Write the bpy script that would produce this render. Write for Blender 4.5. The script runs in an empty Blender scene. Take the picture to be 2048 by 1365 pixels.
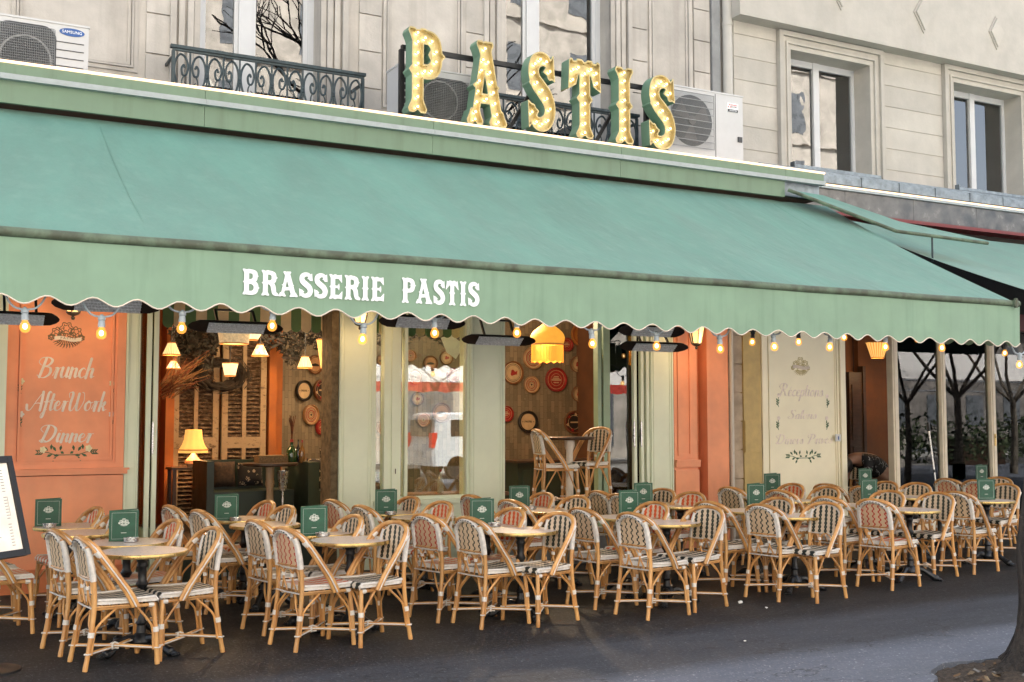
import bpy, math, random
import numpy as np
from mathutils import Vector, Matrix
random.seed(7)
R = math.radians
scene = bpy.context.scene
COL = scene.collection

# ------------------------------------------------------------------ camera
FPX = 2267.0; YAW = R(28.5); HC = 1.67; HOR = 835.0
PITCH = math.atan((HOR - 682.5) / FPX)
cam_d = bpy.data.cameras.new('camera'); cam = bpy.data.objects.new('camera', cam_d); COL.objects.link(cam)
cam_d.sensor_width = 36.0; cam_d.lens = FPX / 2048 * 36.0
cam_d.clip_start = 0.05; cam_d.clip_end = 600
FW = Vector((math.sin(YAW) * math.cos(PITCH), math.cos(YAW) * math.cos(PITCH), math.sin(PITCH)))
RT = Vector((math.cos(YAW), -math.sin(YAW), 0)); UP = RT.cross(FW)
cam.location = (0, 0, HC)
cam.rotation_euler = FW.to_track_quat('-Z', 'Y').to_euler()
scene.camera = cam

# ------------------------------------------------------------------ world, sun, exposure
SUN_EL, SUN_ROT = R(52), R(14)
w = bpy.data.worlds.new('World'); scene.world = w; w.use_nodes = True
nt = w.node_tree; nt.nodes.clear()
sky = nt.nodes.new('ShaderNodeTexSky'); sky.sky_type = 'NISHITA'; sky.sun_disc = False
sky.sun_elevation = SUN_EL; sky.sun_rotation = SUN_ROT; sky.air_density = 1.0; sky.dust_density = 4.0; sky.ozone_density = 0.6
hs = nt.nodes.new('ShaderNodeHueSaturation'); hs.inputs['Saturation'].default_value = 0.6
bg = nt.nodes.new('ShaderNodeBackground'); bg.inputs['Strength'].default_value = 0.12
wo = nt.nodes.new('ShaderNodeOutputWorld')
nt.links.new(sky.outputs[0], hs.inputs['Color']); nt.links.new(hs.outputs[0], bg.inputs['Color']); nt.links.new(bg.outputs[0], wo.inputs['Surface'])
sd = bpy.data.lights.new('sun', 'SUN'); sd.energy = 5.0; sd.angle = R(0.5); sd.color = (1, .96, .90)
sun = bpy.data.objects.new('sun', sd); COL.objects.link(sun)
sdir = Vector((math.sin(SUN_ROT) * math.cos(SUN_EL), math.cos(SUN_ROT) * math.cos(SUN_EL), math.sin(SUN_EL)))
sun.rotation_euler = sdir.to_track_quat('Z', 'Y').to_euler(); sun.location = (0, 40, 40)
vs = scene.view_settings
scene.display_settings.display_device = 'sRGB'
vs.view_transform = 'Standard'; vs.look = 'None'; vs.gamma = 1; vs.use_curve_mapping = False
vs.exposure = 2.25
scene.cycles.max_bounces = 7; scene.cycles.diffuse_bounces = 4; scene.cycles.transparent_max_bounces = 12
scene.cycles.sample_clamp_indirect = 4.0

# ------------------------------------------------------------------ pixel to point (photo pixels, 2048 wide)
def ray(px, py): return FW + RT * ((px - 1024) / FPX) - UP * ((py - 682.5) / FPX)
O = Vector((0, 0, HC))
def at(px, py, Y): d = ray(px, py); return O + d * (Y / d.y)
def at_x(px, py, X): d = ray(px, py); return O + d * (X / d.x)
def at_z(px, py, Z): d = ray(px, py); return O + d * ((Z - HC) / d.z)
def X(px, Y, py=800): return at(px, py, Y).x
def ZZ(px, py, Y): return at(px, py, Y).z

# ------------------------------------------------------------------ materials
class NB:
    def __init__(s, name):
        s.m = bpy.data.materials.new(name); s.m.use_nodes = True
        s.t = s.m.node_tree; s.t.nodes.clear()
        s.out = s.n('ShaderNodeOutputMaterial')
    def n(s, k, **kw):
        nd = s.t.nodes.new(k)
        for a, b in kw.items(): setattr(nd, a, b)
        return nd
    def l(s, a, b): s.t.links.new(a, b)
    def put(s, sock, v):
        if hasattr(v, 'links') or isinstance(v, bpy.types.NodeSocket): s.l(v, sock)
        else: sock.default_value = v
    def math(s, op, a, b=0.0, c=None):
        nd = s.n('ShaderNodeMath', operation=op); s.put(nd.inputs[0], a); s.put(nd.inputs[1], b)
        if c is not None: s.put(nd.inputs[2], c)
        return nd.outputs[0]
    def mix(s, f, a, b, mode='MIX'):
        nd = s.n('ShaderNodeMix', data_type='RGBA', blend_type=mode)
        s.put(nd.inputs[0], f)
        for i, v in ((6, a), (7, b)):
            if isinstance(v, (tuple, list)): v = (*v[:3], 1)
            s.put(nd.inputs[i], v)
        return nd.outputs[2]
    def coord(s, kind='Object', scale=(1, 1, 1)):
        tc = s.n('ShaderNodeTexCoord'); mp = s.n('ShaderNodeMapping'); mp.inputs['Scale'].default_value = scale
        s.l(tc.outputs[kind], mp.inputs['Vector']); return mp.outputs[0]
    def noise(s, vec, scale, detail=4, rough=.6):
        nd = s.n('ShaderNodeTexNoise'); s.l(vec, nd.inputs['Vector'])
        nd.inputs['Scale'].default_value = scale; nd.inputs['Detail'].default_value = detail; nd.inputs['Roughness'].default_value = rough
        return nd.outputs['Fac']
    def ramp(s, f, lo, hi):
        nd = s.n('ShaderNodeMapRange'); s.put(nd.inputs[0], f); nd.inputs[1].default_value = lo; nd.inputs[2].default_value = hi
        return nd.outputs[0]
    def bsdf(s, col, rough=.5, metal=0, bump=None, bstr=.3, bdist=.01, spec=.5, emit=None, estr=0, coat=0, sheen=0):
        b = s.n('ShaderNodeBsdfPrincipled')
        if isinstance(col, (tuple, list)): col = (*col[:3], 1)
        s.put(b.inputs['Base Color'], col); s.put(b.inputs['Roughness'], rough); s.put(b.inputs['Metallic'], metal)
        b.inputs['Specular IOR Level'].default_value = spec; b.inputs['Coat Weight'].default_value = coat
        b.inputs['Sheen Weight'].default_value = sheen
        if emit: b.inputs['Emission Color'].default_value = (*emit, 1); b.inputs['Emission Strength'].default_value = estr
        if bump is not None:
            bp = s.n('ShaderNodeBump'); bp.inputs['Strength'].default_value = bstr; bp.inputs['Distance'].default_value = bdist
            s.l(bump, bp.inputs['Height']); s.l(bp.outputs[0], b.inputs['Normal'])
        s.l(b.outputs[0], s.out.inputs['Surface']); return s.m

def pbr(name, col, rough=.5, metal=0, var=.12, scale=6, stretch=(1, 1, 1), bump=0, bscale=80, bdist=.004, spec=.5, rnd=0, col2=None, lo=.35, hi=.7, emit=None, estr=0, coat=0, kind='Object', streak=None, sheen=0, isl=0):
    b = NB(name); v = b.coord(kind, stretch)
    f = b.ramp(b.noise(v, scale), lo, hi)
    dk = col2 if col2 else tuple(c * (1 - var) for c in col)
    lt = col if col2 else tuple(min(1, c * (1 + var)) for c in col)
    c = b.mix(f, dk, lt)
    if streak:                                   # long vertical rain stains
        v2 = b.coord(kind, (1, 1, .06)); g = b.ramp(b.noise(v2, streak[0], 5), .52, .75)
        c = b.mix(b.math('MULTIPLY', g, streak[1]), c, streak[2])
    if isl:                                      # each stone block its own tone
        ge = b.n('ShaderNodeNewGeometry'); r = b.math('MULTIPLY_ADD', ge.outputs['Random Per Island'], isl, 1 - isl * .6)
        vm = b.n('ShaderNodeVectorMath', operation='SCALE'); b.l(c, vm.inputs[0]); b.l(r, vm.inputs['Scale']); c = vm.outputs[0]
    if rnd:
        oi = b.n('ShaderNodeObjectInfo')
        r = b.math('MULTIPLY_ADD', oi.outputs['Random'], rnd, 1 - rnd / 2)
        vm = b.n('ShaderNodeVectorMath', operation='SCALE'); b.l(c, vm.inputs[0]); b.l(r, vm.inputs['Scale']); c = vm.outputs[0]
    rr = b.math('MULTIPLY_ADD', f, .15, rough - .07) if rough > .1 else rough
    return b.bsdf(c, rr, metal, b.noise(v, bscale, 5) if bump else None, bump, bdist, spec, emit, estr, coat, sheen)

def glow(name, col, s):
    b = NB(name); e = b.n('ShaderNodeEmission'); e.inputs[0].default_value = (*col, 1); e.inputs[1].default_value = s
    b.l(e.outputs[0], b.out.inputs['Surface']); return b.m

def glass_mat(name, ior=1.9, tint=(.9, .95, .93), wav=0.0):
    b = NB(name)
    tr = b.n('ShaderNodeBsdfTransparent'); tr.inputs[0].default_value = (*tint, 1)
    gl = b.n('ShaderNodeBsdfGlossy'); gl.inputs['Roughness'].default_value = 0.0
    fr = b.n('ShaderNodeFresnel'); fr.inputs[0].default_value = ior
    mx = b.n('ShaderNodeMixShader')
    if wav:
        bp = b.n('ShaderNodeBump'); bp.inputs['Strength'].default_value = wav; bp.inputs['Distance'].default_value = .02
        b.l(b.noise(b.coord(), 1.7, 2), bp.inputs['Height']); b.l(bp.outputs[0], gl.inputs['Normal'])
    b.l(fr.outputs[0], mx.inputs[0]); b.l(tr.outputs[0], mx.inputs[1]); b.l(gl.outputs[0], mx.inputs[2])
    b.l(mx.outputs[0], b.out.inputs['Surface']); return b.m

def weave(name, dark, cream, back=False, th=.128):
    b = NB(name); tc = b.n('ShaderNodeTexCoord'); sp = b.n('ShaderNodeSeparateXYZ'); b.l(tc.outputs['UV'], sp.inputs[0])
    u, v = sp.outputs[0], sp.outputs[1]
    fx = b.math('SUBTRACT', b.math('FRACT', u), .5)
    s = b.math('SINE', b.math('MULTIPLY', v, (2.9 if back else 2) * math.pi))
    if back:
        a = b.math('MULTIPLY', b.math('MINIMUM', b.math('MAXIMUM', b.math('MULTIPLY', s, 2), -1.0), 1.0), .125)
        m = b.math('LESS_THAN', b.math('ABSOLUTE', b.math('SUBTRACT', fx, a)), .122)
    else:
        a = b.math('MULTIPLY', s, .14)
        d = b.math('MINIMUM', b.math('ABSOLUTE', b.math('SUBTRACT', fx, a)), b.math('ABSOLUTE', b.math('ADD', fx, a)))
        m = b.math('LESS_THAN', d, th)
    nz = b.noise(tc.outputs['UV'], 3, 3)
    cr = b.mix(nz, tuple(c * .8 for c in cream), cream)
    h1 = b.math('SINE', b.math('MULTIPLY', v, 4 * math.pi)); h2 = b.math('SINE', b.math('MULTIPLY', u, 12 * math.pi))
    h = b.math('MULTIPLY', h1, h2)
    return b.bsdf(b.mix(m, cr, dark), .45, 0, h, .5, .003)

M = {}
M['asphalt'] = None
def asphalt():
    b = NB('asphalt'); v = b.coord('Object'); v2 = b.coord('Object', (.35, 1.6, 1))
    big = b.ramp(b.noise(v2, 1.1, 7, .75), .3, .75); fine = b.noise(b.coord('Object', (1, .55, 1)), 46, 3, .85); sp = b.ramp(b.noise(b.coord('Object', (1, .5, 1)), 62, 1), .67, .73)
    vo = b.n('ShaderNodeTexVoronoi'); vo.inputs['Scale'].default_value = 1.3; b.l(v, vo.inputs['Vector'])
    gum = b.math('LESS_THAN', vo.outputs['Distance'], .028)
    xyz = b.n('ShaderNodeSeparateXYZ'); b.l(v, xyz.inputs[0])
    crk = b.math('MULTIPLY', b.math('LESS_THAN', b.math('ABSOLUTE', b.math('SUBTRACT', b.noise(b.coord('Object', (.3, .5, 1)), 1.6, 6), .5)), .0035), .5)
    wob = b.math('MULTIPLY_ADD', b.noise(b.coord('Object', (.25, .6, 1)), 2.2, 4), .16, -.08)
    yy = b.math('ADD', xyz.outputs[1], wob)
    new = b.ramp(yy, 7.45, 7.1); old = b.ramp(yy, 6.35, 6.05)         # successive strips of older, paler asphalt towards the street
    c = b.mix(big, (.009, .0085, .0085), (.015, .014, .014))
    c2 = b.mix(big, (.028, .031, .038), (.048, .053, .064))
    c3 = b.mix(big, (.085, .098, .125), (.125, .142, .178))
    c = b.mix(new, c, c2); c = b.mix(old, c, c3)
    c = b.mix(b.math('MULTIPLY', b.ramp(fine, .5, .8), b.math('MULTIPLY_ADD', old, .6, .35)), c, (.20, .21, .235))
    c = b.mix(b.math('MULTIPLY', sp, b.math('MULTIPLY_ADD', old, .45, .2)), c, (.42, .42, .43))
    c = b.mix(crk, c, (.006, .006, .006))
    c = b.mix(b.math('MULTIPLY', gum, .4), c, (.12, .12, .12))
    return b.bsdf(c, b.math('MULTIPLY_ADD', big, -.10, .68), 0, fine, .5, .006, .35)
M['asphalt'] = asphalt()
M['soil'] = pbr('soil', (.10, .075, .055), .95, var=.5, scale=30, bump=1, bscale=60, bdist=.03, col2=(.03, .022, .016))
M['stone'] = pbr('limestone', (.465, .44, .395), .85, var=.14, scale=2.6, bump=.5, bscale=32, isl=.16, streak=(4.5, .6, (.29, .26, .225)))
M['stone_dk'] = pbr('limestone_joint', (.26, .27, .27), .9)
M['stone_r'] = pbr('painted_stone', (.455, .435, .385), .8, var=.10, scale=2.4, bump=.45, bscale=26, isl=.14, streak=(2.2, .28, (.34, .31, .26)))
M['zinc'] = pbr('zinc', (.22, .26, .29), .45, .7, var=.3, scale=9)
M['granite'] = pbr('polished_stone', (.16, .155, .15), .22, var=.5, scale=5, col2=(.06, .062, .065), spec=.7)
M['red'] = pbr('red_lacquer', (.16, .012, .014), .45)
M['fascia'] = pbr('green_fascia', (.145, .225, .15), .5, var=.08, scale=3, streak=(6, .45, (.07, .09, .05)))
M['fascia_trim'] = pbr('pale_trim', (.34, .38, .385), .4, var=.1, scale=12)
M['canvas'] = pbr('awning_canvas', (.070, .220, .166), .75, var=.13, scale=1.5, stretch=(1.6, .5, .5), bump=.5, bscale=5, bdist=.02, streak=(5, .42, (.125, .27, .212)), sheen=.2)
M['valance'] = pbr('valance_canvas', (.215, .335, .235), .8, var=.08, scale=2.2, bump=.25, bscale=420, bdist=.001, streak=(9, .35, (.11, .20, .13)), sheen=.2)
M['bar'] = pbr('awning_roller', (.125, .175, .115), .6, var=.35, scale=7, col2=(.065, .08, .05), lo=.4, hi=.62)
M['trim'] = pbr('valance_trim', (.72, .62, .52), .7)
M['white_print'] = pbr('white_print', (.85, .88, .9), .6, var=.03)
M['white_paint'] = pbr('white_paint', (.56, .58, .59), .4, var=.04, scale=3)
M['cream_frame'] = pbr('cream_frame', (.78, .70, .56), .45, var=.06)
M['green_paint'] = pbr('pale_green_paint', (.76, .82, .645), .45, var=.05, scale=2, bump=.08, bscale=60)
M['green_paint_dk'] = pbr('sage_green_paint', (.27, .37, .24), .45, var=.08)
M['orange_paint'] = pbr('orange_paint', (.88, .345, .18), .55, var=.12, scale=1.6, bump=.15, bscale=25, streak=(3, .4, (.76, .38, .22)))
M['orange_deep'] = pbr('deep_orange_paint', (.66, .20, .075), .5, var=.1)
M['cream_paint'] = pbr('cream_paint', (.90, .84, .64), .6, var=.06, scale=1.2, bump=.1, bscale=30)
M['ochre'] = pbr('ochre_paint', (.52, .38, .15), .55, var=.12)
M['letter_cream'] = pbr('letter_cream', (.82, .72, .62), .6)
M['letter_faded'] = pbr('faded_lettering', (.80, .70, .62), .6, var=.2, scale=20)
M['leaf_paint'] = pbr('painted_leaves', (.05, .12, .05), .6, var=.3, scale=30)
M['petal'] = pbr('painted_petals', (.80, .72, .45), .6, var=.15, scale=30)
M['petal_w'] = pbr('painted_white_petals', (.80, .76, .70), .6, var=.1, scale=30)
M['sepia'] = pbr('sepia_print', (.16, .10, .05), .6)
M['rattan'] = pbr('rattan_cane', (.61, .325, .11), .32, var=.22, scale=10, stretch=(1, 1, .35), bump=.2, bscale=50, rnd=.34, col2=(.37, .14, .03), lo=.25, hi=.6, coat=.2)
M['wrap'] = pbr('white_binding', (.68, .64, .58), .45, var=.1, scale=50, bump=.6, bscale=120, bdist=.003, rnd=.1)
M['weave_d'] = weave('black_weave_front', (.008, .018, .012), (.76, .60, .42))
M['weave_db'] = weave('black_weave_back', (.010, .012, .010), (.74, .55, .35), True)
M['weave_o'] = weave('orange_weave_front', (.66, .085, .010), (.76, .58, .40), False, .16)
M['weave_ob'] = weave('red_weave_back', (.50, .035, .015), (.72, .50, .31), True)
M['seat_d'] = weave('black_weave_seat', (.006, .012, .009), (.70, .62, .50), False, .175)
M['seat_o'] = weave('orange_weave_seat', (.60, .10, .015), (.70, .62, .50), False, .165)
M['laminate'] = pbr('laminate_top', (.74, .63, .56), .34, var=.04, scale=40, spec=.6, rnd=.08)
M['brass'] = pbr('brass_edge', (.62, .44, .17), .32, .85, var=.2, scale=20)
M['iron'] = pbr('black_cast_iron', (.016, .018, .021), .35, .2, var=.4, scale=30, bump=.3, bscale=50, spec=.6)
M['black'] = pbr('black_powdercoat', (.014, .014, .015), .45, var=.2)
M['rail'] = pbr('wrought_iron', (.035, .055, .062), .45, .3, var=.3, scale=20)
M['steel'] = pbr('brushed_steel', (.55, .55, .55), .28, .95, var=.1, scale=40)
M['menu'] = pbr('menu_cloth', (.016, .085, .048), .45, var=.18, scale=20, bump=.15, bscale=300, rnd=.25)
M['paper'] = pbr('paper', (.8, .78, .72), .7, var=.03)
M['ink'] = pbr('pale_print', (.62, .66, .60), .5)
M['gold'] = pbr('gold_lacquer', (.50, .41, .20), .42, .4, var=.2, scale=9)
M['sign_green'] = pbr('sign_green', (.17, .30, .205), .45, var=.1, scale=4)
M['bulb'] = glow('lit_bulb', (1, .55, .18), 1.8)
M['bulb_core'] = glow('lit_bulb_bright', (1, .82, .54), 2.7)
M['led'] = glow('led_strip', (1, .64, .38), .75)
M['grey_plastic'] = pbr('grey_rubber', (.36, .42, .46), .5)
M['black_cable'] = pbr('black_cable', (.03, .035, .04), .5)
M['heater'] = pbr('dark_bronze', (.028, .022, .02), .35, .6, var=.3)
M['reflector'] = pbr('reflector', (.74, .78, .82), .4, .15, var=.25, scale=60)
M['ac'] = pbr('ac_white', (.52, .53, .53), .45, var=.05, scale=3)
M['ac_dark'] = pbr('ac_grille', (.045, .05, .055), .5, var=.2)
M['logo_blue'] = pbr('logo_blue', (.02, .09, .30), .4)
M['logo_red'] = pbr('logo_red', (.6, .03, .02), .4)
M['bark'] = pbr('bark', (.075, .062, .052), .95, var=.5, scale=20, stretch=(1, 1, .22), bump=1, bscale=22, bdist=.12, col2=(.014, .012, .011))
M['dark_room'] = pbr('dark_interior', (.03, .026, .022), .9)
M['curtain'] = pbr('net_curtain', (.72, .69, .60), .9, var=.25, scale=3, stretch=(12, 12, .3))
M['curtain_br'] = pbr('brown_curtain', (.10, .065, .05), .9, var=.3, scale=3, stretch=(10, 10, .3))
M['glass'] = glass_mat('shop_glass', 1.9)
M['glass_dim'] = glass_mat('dim_glass', 1.62)
M['glass_up'] = glass_mat('old_window_glass', 2.8, (.8, .85, .85), .06)
M['wood_dk'] = pbr('dark_wood', (.05, .026, .014), .4, var=.3, scale=6, stretch=(1, 6, 6))
M['floor_in'] = pbr('interior_floor', (.07, .045, .03), .5, var=.3, scale=6)
M['ceiling'] = pbr('interior_ceiling', (.06, .045, .035), .9)
M['wall_rust'] = pbr('rust_wall', (.32, .095, .02), .8, var=.2, scale=3)
M['wall_brown'] = pbr('brown_wall', (.15, .06, .025), .8, var=.25, scale=2)
M['post_raw'] = pbr('raw_post', (.20, .145, .08), .9, var=.5, scale=14, bump=.6, bscale=30, col2=(.07, .045, .02))
M['shade'] = pbr('lamp_shade', (.70, .34, .07), .8, emit=(1, .50, .12), estr=.2)
M['shade_w'] = pbr('pale_lamp_shade', (.8, .6, .35), .8, emit=(1, .66, .30), estr=0.34)
M['shade_dim'] = pbr('dim_lamp_shade', (.62, .52, .36), .8, var=.3, scale=30, emit=(1, .7, .35), estr=0.08)
M['shade_o'] = pbr('orange_fringe_shade', (.62, .30, .05), .8, emit=(1, .42, .05), estr=0.16)
M['shade_rib'] = pbr('shade_trim', (.30, .12, .03), .8, emit=(1, .4, .08), estr=0.05)
M['ceramic'] = pbr('ceramic', (.62, .48, .36), .25)
M['bottle_g'] = pbr('green_bottle', (.012, .05, .016), .08, spec=.8)
M['bottle_b'] = pbr('dark_bottle', (.02, .022, .03), .08, spec=.8)
M['bottle_c'] = pbr('amber_bottle', (.22, .10, .03), .1, spec=.8)
M['ds_green'] = pbr('dark_green_bench', (.018, .032, .022), .5, var=.2)
M['foliage'] = pbr('dried_foliage', (.018, .011, .007), .9, var=.6, scale=20)
M['twig_red'] = pbr('dried_red_flowers', (.12, .032, .012), .9, var=.5, scale=20)
M['ac_side'] = M['ac']
M['van'] = pbr('van_white', (.72, .74, .76), .25, var=.03, coat=.5)
M['tyre'] = pbr('tyre', (.015, .015, .016), .8)
M['tail'] = pbr('tail_lamp', (.45, .015, .015), .2, emit=(1, .05, .03), estr=.3)
M['dark_glass'] = pbr('dark_glass', (.02, .024, .028), .08, spec=.8)
M['awn_white'] = pbr('white_canvas', (.75, .73, .70), .8)
M['awn_red'] = pbr('red_canvas', (.55, .06, .04), .8)
M['opp_wall'] = pbr('opposite_stone', (.50, .46, .40), .85, var=.3, scale=1.2)
M['opp_roof'] = pbr('slate', (.12, .13, .15), .6)
M['skin'] = pbr('skin', (.25, .13, .085), .55)
M['hair'] = pbr('hair', (.012, .010, .009), .5)

def mosaic():
    b = NB('mosaic_wall'); v = b.coord('Object')
    sp = b.n('ShaderNodeSeparateXYZ'); b.l(v, sp.inputs[0]); cb = b.n('ShaderNodeCombineXYZ')
    b.l(sp.outputs[2], cb.inputs[0]); b.l(b.math('ADD', sp.outputs[0], b.math('MULTIPLY', sp.outputs[1], .4)), cb.inputs[1])
    br = b.n('ShaderNodeTexBrick'); b.l(cb.outputs[0], br.inputs['Vector'])
    br.inputs['Color1'].default_value = (.26, .20, .13, 1); br.inputs['Color2'].default_value = (.15, .12, .08, 1); br.inputs['Mortar'].default_value = (.09, .075, .05, 1)
    br.inputs['Scale'].default_value = 3.2; br.inputs['Mortar Size'].default_value = .008; br.inputs['Brick Width'].default_value = .62; br.inputs['Row Height'].default_value = .22
    f = b.ramp(b.noise(v, 45, 3), .62, .75)
    c = b.mix(b.math('MULTIPLY', f, .5), br.outputs[0], (.5, .42, .28))
    return b.bsdf(c, .35, 0, b.noise(v, 30), .2, .005)
M['mosaic'] = mosaic()
def peel(name, lo, hi, dark, light):
    b = NB(name); v = b.coord('Object', (1.3, 1, 2.6))
    f = b.ramp(b.noise(v, 9, 7, .8), lo, hi)
    return b.bsdf(b.mix(f, dark, light), .8, 0, f, .3, .003)
M['peel'] = peel('peeling_paint', .34, .46, (.06, .035, .022), (.30, .215, .135)); M['peel_slat'] = peel('peeling_slats', .48, .60, (.06, .032, .018), (.27, .185, .115))
def floral():
    b = NB('floral_cloth'); v = b.coord('Object'); vo = b.n('ShaderNodeTexVoronoi'); vo.inputs['Scale'].default_value = 15; b.l(v, vo.inputs['Vector'])
    d = vo.outputs['Distance']; m = b.math('MULTIPLY', b.math('LESS_THAN', d, .36), b.math('GREATER_THAN', b.noise(v, 60, 2), .47))
    return b.bsdf(b.mix(m, (.012, .010, .012), (.38, .29, .20)), .9)
M['floral'] = floral()
def branchy():
    b = NB('patterned_shirt'); v = b.coord('Object'); vo = b.n('ShaderNodeTexVoronoi'); vo.feature = 'DISTANCE_TO_EDGE'; vo.inputs['Scale'].default_value = 11; b.l(v, vo.inputs['Vector'])
    m = b.math('MULTIPLY', b.math('LESS_THAN', vo.outputs['Distance'], .03), b.math('GREATER_THAN', b.noise(v, 12, 2), .52))
    return b.bsdf(b.mix(m, (.006, .006, .008), (.28, .27, .27)), .8)
M['shirt'] = branchy()
def tiffany():
    b = NB('stained_glass'); v = b.coord('Object'); vo = b.n('ShaderNodeTexVoronoi'); vo.inputs['Scale'].default_value = 28; b.l(v, vo.inputs['Vector'])
    hsv = b.n('ShaderNodeHueSaturation'); hsv.inputs['Saturation'].default_value = .8; b.l(vo.outputs['Color'], hsv.inputs['Color'])
    c = b.mix(.55, hsv.outputs[0], (1, .55, .15))
    bs = b.n('ShaderNodeBsdfPrincipled'); b.l(c, bs.inputs['Base Color']); b.l(c, bs.inputs['Emission Color']); bs.inputs['Emission Strength'].default_value = .16
    b.l(bs.outputs[0], b.out.inputs['Surface']); return b.m
M['tiffany'] = tiffany()
def pleat(name, c1, c2, s):
    b = NB(name); tc = b.n('ShaderNodeTexCoord'); sp = b.n('ShaderNodeSeparateXYZ'); b.l(tc.outputs['UV'], sp.inputs[0])
    f = b.math('MULTIPLY_ADD', b.math('SINE', b.math('MULTIPLY', sp.outputs[0], 2 * math.pi * 26)), .5, .5)
    c = b.mix(f, c1, c2); bs = b.n('ShaderNodeBsdfPrincipled'); b.l(c, bs.inputs['Base Color']); b.l(c, bs.inputs['Emission Color'])
    bs.inputs['Emission Strength'].default_value = s; b.l(bs.outputs[0], b.out.inputs['Surface']); return b.m
M['pleat'] = pleat('pleated_shade', (.62, .22, .03), (1, .55, .17), .26)
M['pleat_w'] = pleat('pleated_pale_shade', (.80, .36, .10), (1, .66, .30), .34)

# ------------------------------------------------------------------ mesh builder
class MB:
    def __init__(s): s.v = []; s.f = []; s.m = []; s.uv = {}; s.cur = 0
    def mat(s, i): s.cur = i; return s
    def face(s, idx, uv=None, m=None):
        if uv: s.uv[len(s.f)] = uv
        s.f.append(idx); s.m.append(s.cur if m is None else m)
    def quad(s, pts, uv=None):
        n = len(s.v); s.v += [tuple(p) for p in pts]; s.face(list(range(n, n + len(pts))), uv); return s
    def box(s, x0, x1, y0, y1, z0, z1):
        if x0 > x1: x0, x1 = x1, x0
        if y0 > y1: y0, y1 = y1, y0
        if z0 > z1: z0, z1 = z1, z0
        n = len(s.v)
        s.v += [(x0, y0, z0), (x1, y0, z0), (x1, y1, z0), (x0, y1, z0), (x0, y0, z1), (x1, y0, z1), (x1, y1, z1), (x0, y1, z1)]
        for q in ((3, 2, 1, 0), (4, 5, 6, 7), (0, 1, 5, 4), (1, 2, 6, 5), (2, 3, 7, 6), (3, 0, 4, 7)): s.face([n + i for i in q])
        return s
    def obox(s, c, ax, ay, az, hx, hy, hz):      # oriented box: centre, unit axes, half sizes
        c = Vector(c); n = len(s.v)
        for k in (-1, 1):
            for a, b in ((-1, -1), (1, -1), (1, 1), (-1, 1)): s.v.append(tuple(c + ax * (a * hx) + ay * (b * hy) + az * (k * hz)))
        for q in ((3, 2, 1, 0), (4, 5, 6, 7), (0, 1, 5, 4), (1, 2, 6, 5), (2, 3, 7, 6), (3, 0, 4, 7)): s.face([n + i for i in q])
        return s
    def bar(s, a, b, w, t=None):
        a, b = Vector(a), Vector(b); d = (b - a); L = d.length; d.normalize()
        u = d.cross(Vector((0, 0, 1))); u = u.normalized() if u.length > 1e-4 else Vector((1, 0, 0)); v = u.cross(d)
        return s.obox((a + b) / 2, u, v, d, w / 2, (t or w) / 2, L / 2)
    def tube(s, pts, r, n=8, cap=True, closed=False):
        P = [Vector(p) for p in pts]; k = len(P); rs = r if isinstance(r, (list, tuple)) else [r] * k
        base = len(s.v); up = None
        for i in range(k):
            if closed: t = P[(i + 1) % k] - P[i - 1]
            else: t = P[min(i + 1, k - 1)] - P[max(i - 1, 0)]
            t.normalize()
            if up is None:
                up = t.cross(Vector((0, 0, 1)) if abs(t.z) < .9 else Vector((1, 0, 0))).normalized()
            else:
                up = (up - t * up.dot(t)); up = up.normalized() if up.length > 1e-6 else t.orthogonal().normalized()
            v = t.cross(up)
            for j in range(n):
                a = 2 * math.pi * j / n; s.v.append(tuple(P[i] + (up * math.cos(a) + v * math.sin(a)) * rs[i]))
        for i in range(k if closed else k - 1):
            i2 = (i + 1) % k
            for j in range(n): s.face([base + i * n + j, base + i * n + (j + 1) % n, base + i2 * n + (j + 1) % n, base + i2 * n + j])
        if cap and not closed:
            s.face([base + j for j in range(n)][::-1]); s.face([base + (k - 1) * n + j for j in range(n)])
        return s
    def lathe(s, prof, c=(0, 0, 0), n=24, axis='z', uv=False, wob=None, arc=2 * math.pi, mats=None, cap=True):
        base = len(s.v); k = len(prof); c = Vector(c)
        for (r, h) in prof:
            for j in range(n):
                a = arc * j / n; rr = r * (wob(a, h) if wob else 1)
                x, y = rr * math.cos(a), rr * math.sin(a)
                p = Vector((x, y, h)) if axis == 'z' else (Vector((x, -h, y)) if axis == 'y' else Vector((h, x, y)))
                s.v.append(tuple(c + p))
        for i in range(k - 1):
            for j in range(n):
                q = [base + i * n + j, base + i * n + (j + 1) % n, base + (i + 1) * n + (j + 1) % n, base + (i + 1) * n + j]
                s.face(q, [(j / n, i / (k - 1)), ((j + 1) / n, i / (k - 1)), ((j + 1) / n, (i + 1) / (k - 1)), (j / n, (i + 1) / (k - 1))] if uv else None, mats[i] if mats else None)
        if not cap: return s
        if prof[0][0] > 1e-5: s.face([base + j for j in range(n)][::-1], None, mats[0] if mats else None)
        if prof[-1][0] > 1e-5: s.face([base + (k - 1) * n + j for j in range(n)], None, mats[-1] if mats else None)
        return s
    def ball(s, c, r, n=12, m=7, sq=(1, 1, 1)):
        prof = [(max(1e-6, r * math.sin(math.pi * i / m)), -r * math.cos(math.pi * i / m)) for i in range(m + 1)]
        b = len(s.v); s.lathe(prof, (0, 0, 0), n)
        for i in range(b, len(s.v)): x, y, z = s.v[i]; s.v[i] = (c[0] + x * sq[0], c[1] + y * sq[1], c[2] + z * sq[2])
        return s
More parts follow.
